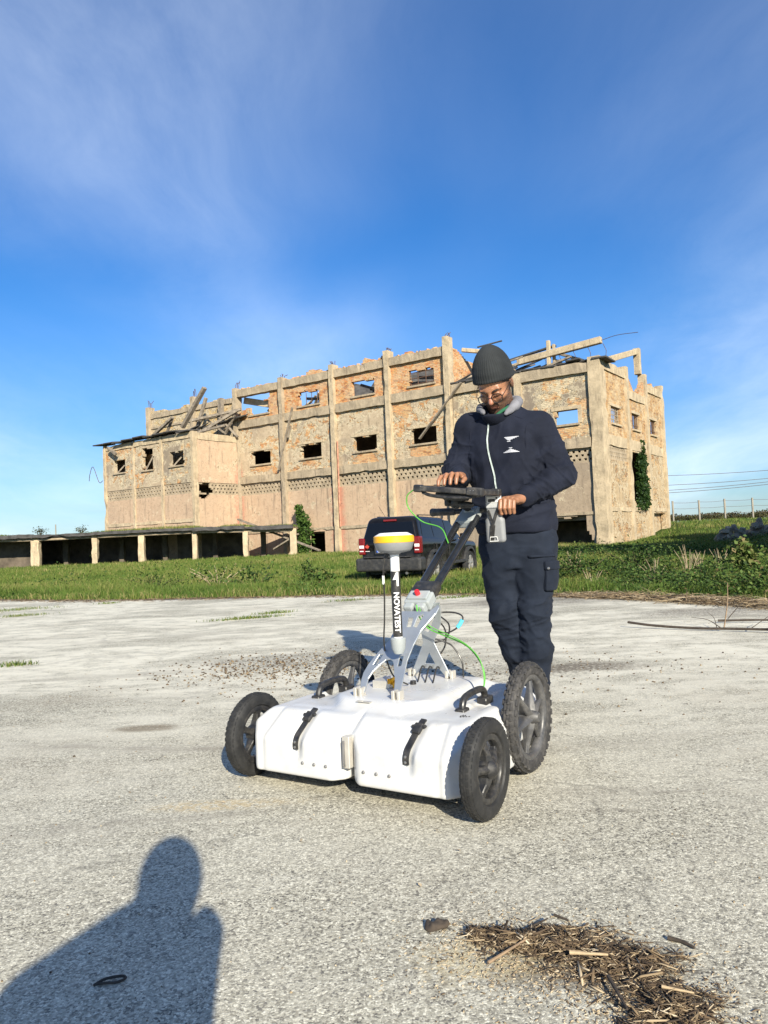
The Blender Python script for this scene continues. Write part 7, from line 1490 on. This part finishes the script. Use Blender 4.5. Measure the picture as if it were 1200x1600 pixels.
def one_stick(p, q, w, tint, label, name='stick', cat='stick', group='larger sticks lying on the yard', bow=0.0):
    p, q = V(p), V(q); c = (p + q) / 2; d = q - p; s = V((-d.y, d.x, 0)).normalized() * bow; C = catmull([tuple(p - c), tuple(s), tuple(q - c)], 5); o = MB().tube(C, [w * (1 - 0.45 * i / len(C)) * (0.94 + 0.06 * math.sin(2.3 * i)) for i in range(len(C))], 7).build(name, M_STICK[tint], None, smooth=True); o.location = c; return setp(o, label, cat, group)
M_STICK = [simple('bark_dark', (0.05, 0.038, 0.028), 0.9, var=0.4, scale=30, bump=0.5, bscale=90), simple('bark_tan', (0.24, 0.165, 0.10), 0.85, var=0.35, scale=30, bump=0.5, bscale=90), simple('wood_pale', (0.40, 0.30, 0.18), 0.85, var=0.3, scale=30, bump=0.4, bscale=90)]
one_stick((0.345, 1.585, 0.022), (0.42, 1.567, 0.024), 0.0042, 2, 'thickest pale stick on top of the chaff heap')
one_stick((0.175, 1.585, 0.008), (0.265, 1.645, 0.020), 0.0038, 1, 'tan stick jutting from the near edge of the heap')
one_stick((0.265, 1.70, 0.008), (0.335, 1.745, 0.012), 0.0032, 0, 'thin dark stick pointing away behind the heap')
one_stick((0.40, 1.50, 0.020), (0.405, 1.40, 0.018), 0.0045, 0, 'dark bark strip lying lengthwise on the heap')
one_stick((0.355, 1.775, 0.004), (0.382, 1.748, 0.004), 0.0035, 0, 'small dark splinter lying clear beyond the heap')
one_stick((0.575, 1.655, 0.005), (0.615, 1.61, 0.006), 0.0055, 0, 'dark curled bark piece right of the heap', bow=0.006)
one_stick((0.49, 1.46, 0.020), (0.545, 1.442, 0.016), 0.0032, 2, 'pale split stick near the outer end of the heap')
MB_ = MB().tube(catmull([(-0.030, -0.012, 0.004), (-0.012, 0.006, 0.006), (0.018, 0.012, 0.007), (0.030, 0.006, 0.006), (0.016, -0.006, 0.005), (-0.012, -0.008, 0.005), (-0.030, -0.010, 0.004)], 5), 0.0028, 6).build('bent_twig', M_STICK[0], None); MB_.location = (-0.61, 1.585, 0); setp(MB_, 'small dark twig bent into a loop lying in the shadow', 'twig')
def clod(loc, r, label, mat, cat='clod'):
    s = Sdf((-2 * r, -2 * r, -r), (2 * r, 2 * r, 1.6 * r), r / 7); s.cap((-r * .8, 0, 0.2 * r), (r * .7, 0.1 * r, 0.25 * r), 0.6 * r, 0.45 * r, 0.1 * r); v, f = s.mesh(); v = v + (0.35 * r * vnoise(v / r * 1.7, 3))[:, None] * vnormals(v, f); o = link_mesh('clod', np_mesh('clod', v, f), mat, None, smooth=True); o.location = loc; return setp(o, label, cat)
clod((0.082, 1.745, 0.004), 0.020, 'dark crumpled clod on the bare concrete left of the chaff heap', M_STICK[0])
for k, (x, y, lab) in enumerate(((-0.60, 2.63, 'yellowed leaf fleck on the yard near the left front wheel'), (0.12, 2.30, 'pale leaf fleck below the right front wheel'), (-0.29, 2.27, 'small pale fleck before the middle of the cart'), (0.05, 1.95, 'cream fleck nearest the chaff heap'), (0.17, 2.15, 'cream fleck between wheel and heap'))):
    v, f, t = leaves(np.array([[0, 0, 0.004]]), np.array([0.016]), np.array([0.8]), 90 + k, 3.0); o = tinted('dry_leaf', v, f, t, M_STRAW); o.location = (x, y, 0.002); setp(o, lab, 'leaf', 'pale leaf flecks on the yard')
# fallen branch at the right and the windrow of dead stalks behind it
def branch(): 
    e = empty('fallen_branch', (2.12, 6.63, 0), 0, 'long thin dark branch lying on the concrete behind the man', 'branch'); mb = MB(); C = catmull([(0, 0.05, 0.05), (0.18, -0.10, 0.03), (0.45, -0.30, 0.02), (0.75, -0.50, 0.025), (1.25, -0.85, 0.03)], 6); mb.tube(C, [0.011] * (len(C) - 1) + [0.006], 7); mb.build('bough', M_STICK[0], e, smooth=True)
    for p, q, r in (((0.64, -0.42, .02), (0.70, -0.40, 0.40), 15), ((0.68, -0.41, .10), (0.82, -0.45, 0.26), 10), ((0.62, -0.40, .03), (0.40, -0.36, 0.12), 10), ((0.60, -0.38, .02), (0.52, -0.40, 0.16), 8), ((0.80, -0.52, .02), (1.15, -0.50, 0.20), 8), ((0.86, -0.58, .03), (0.95, -0.80, 0.02), 9), ((1.0, -0.68, .03), (1.05, -0.62, 0.30), 7)):
        MB().tube(catmull([p, tuple((V(p) + V(q)) / 2 + V((0.02, 0.01, 0.02))), q], 4), [r * 0.00042 * (1 - 0.07 * q_) for q_ in range(8)] + [0.0015], 5).build('twig', M_STICK[0] if r < 12 else M_STICK[1], e)
    return e
branch()
one_stick((2.95, 6.75, 0.02), (3.55, 6.45, 0.03), 0.012, 0, 'dark stick lying beyond the tip of the fallen branch', bow=0.04)
g_ = np.random.default_rng(95); n = 5200; x = 1.9 + 3.4 * g_.uniform(0, 1, n) ** 0.7; e_ = edge_y(x); y = e_ + g_.normal(-0.05, 0.22, n) * (0.4 + 0.45 * (x - 1.8)); p = np.stack([x, y, 0.01 + 0.06 * g_.uniform(0, 1, n) ** 2 * sst(1.8, 3.4, x)], 1); a = g_.normal(2.35, 0.8, n)
v, f, t = sticks(p, g_.uniform(0.05, 0.38, n), g_.uniform(0.004, 0.012, n), a, g_.normal(0, .16, n), np.clip(g_.beta(1.6, 2.0, n) + 0.05, 0, 1), 96); setp(tinted('dead_stalks', v, f, t, M_STRAW), kind='stuff')
n = 3000; x = g_.uniform(-9, 3, n); y = edge_y(x) + g_.normal(-0.12, 0.16, n); v, f, t = sticks(np.stack([x, y, 0.006 + 0 * x], 1), g_.uniform(0.03, 0.16, n), g_.uniform(0.004, 0.010, n), g_.normal(2.6, 0.9, n), g_.normal(0, .1, n), g_.beta(1.3, 3.0, n), 97); setp(tinted('edge_litter', v, f, t, M_STRAW), kind='stuff')
def tuft(x, y, lx, ly, n, lab, seed):
    g = np.random.default_rng(seed); p = np.stack([g.normal(0, lx, n), g.normal(0, ly, n), 0 * np.zeros(n)], 1); v, f, t = blades(p, g.uniform(0.015, 0.055, n), 0.006 * g.uniform(.7, 1.4, n), 1.3, 0.55 + g.normal(0, .22, n), seed); e = empty('grass_tuft', (x, y, 0.0), R(18), lab, 'grass tuft', 'grass tufts in the concrete cracks'); setp(tinted('foliage', v, f, t, M_GRASS, e), kind='stuff')
for k, a in enumerate(((-1.69, 8.93, .20, .04, 500, 'longest flat grass tuft in the yard left of the receiver'), (-1.42, 9.47, .12, .04, 260, 'flat grass tuft just behind the longest one'), (-5.89, 11.9, .30, .16, 520, 'broad grass tuft at the left edge of the yard'), (-5.2, 10.7, .16, .06, 220, 'small grass tuft before the broad one at the left'), (-3.0, 6.03, .07, .04, 160, 'lone short grass tuft at the far left of the open yard'), (-0.55, 10.9, .16, .05, 200, 'thin grass tuft in the yard behind the receiver'), (0.95, 10.6, .20, .06, 240, 'grass tuft in the yard beside the push tubes'), (-4.6, 12.4, .10, .05, 120, 'tiny grass tuft close to the grass edge at the left'))): tuft(*a, 100 + k)
def gravel():
    g = np.random.default_rng(120); n1, n2, n3 = 950, 1900, 600; x = np.concatenate([g.normal(-0.80, 0.42, n1), g.uniform(-3.2, 3.2, n2), g.normal(0.4, 0.8, n3)]); y = np.concatenate([g.normal(5.4, 0.32, n1), 1.3 + 6.5 * g.uniform(0, 1, n2) ** 1.5, g.normal(4.8, .5, n3)]); n = len(x); r = np.concatenate([g.uniform(0.003, 0.011, n1), g.uniform(0.0014, 0.004, n2), g.uniform(0.003, 0.009, n3)])
    o = np.array([(1, 0, 0), (-1, 0, 0), (0, 1, 0), (0, -1, 0), (0, 0, 1), (0, 0, -1)], float); F = np.array([(0, 2, 4), (2, 1, 4), (1, 3, 4), (3, 0, 4), (2, 0, 5), (1, 2, 5), (3, 1, 5), (0, 3, 5)])
    v = (np.stack([x, y, 0.35 * r], 1)[:, None, :] + o[None] * r[:, None, None] * g.uniform(0.6, 1.3, (n, 6, 1)) * np.array([1, 1, .75])).reshape(-1, 3); f = (np.arange(n)[:, None, None] * 6 + F[None]).reshape(-1, 3); t = np.concatenate([g.beta(1.1, 4, n1), g.uniform(0.0, 1.0, n2), g.beta(1.2, 4, n3)]); setp(tinted('gravel', v, f, np.repeat(t, 8), M_STRAW), kind='stuff')
gravel()
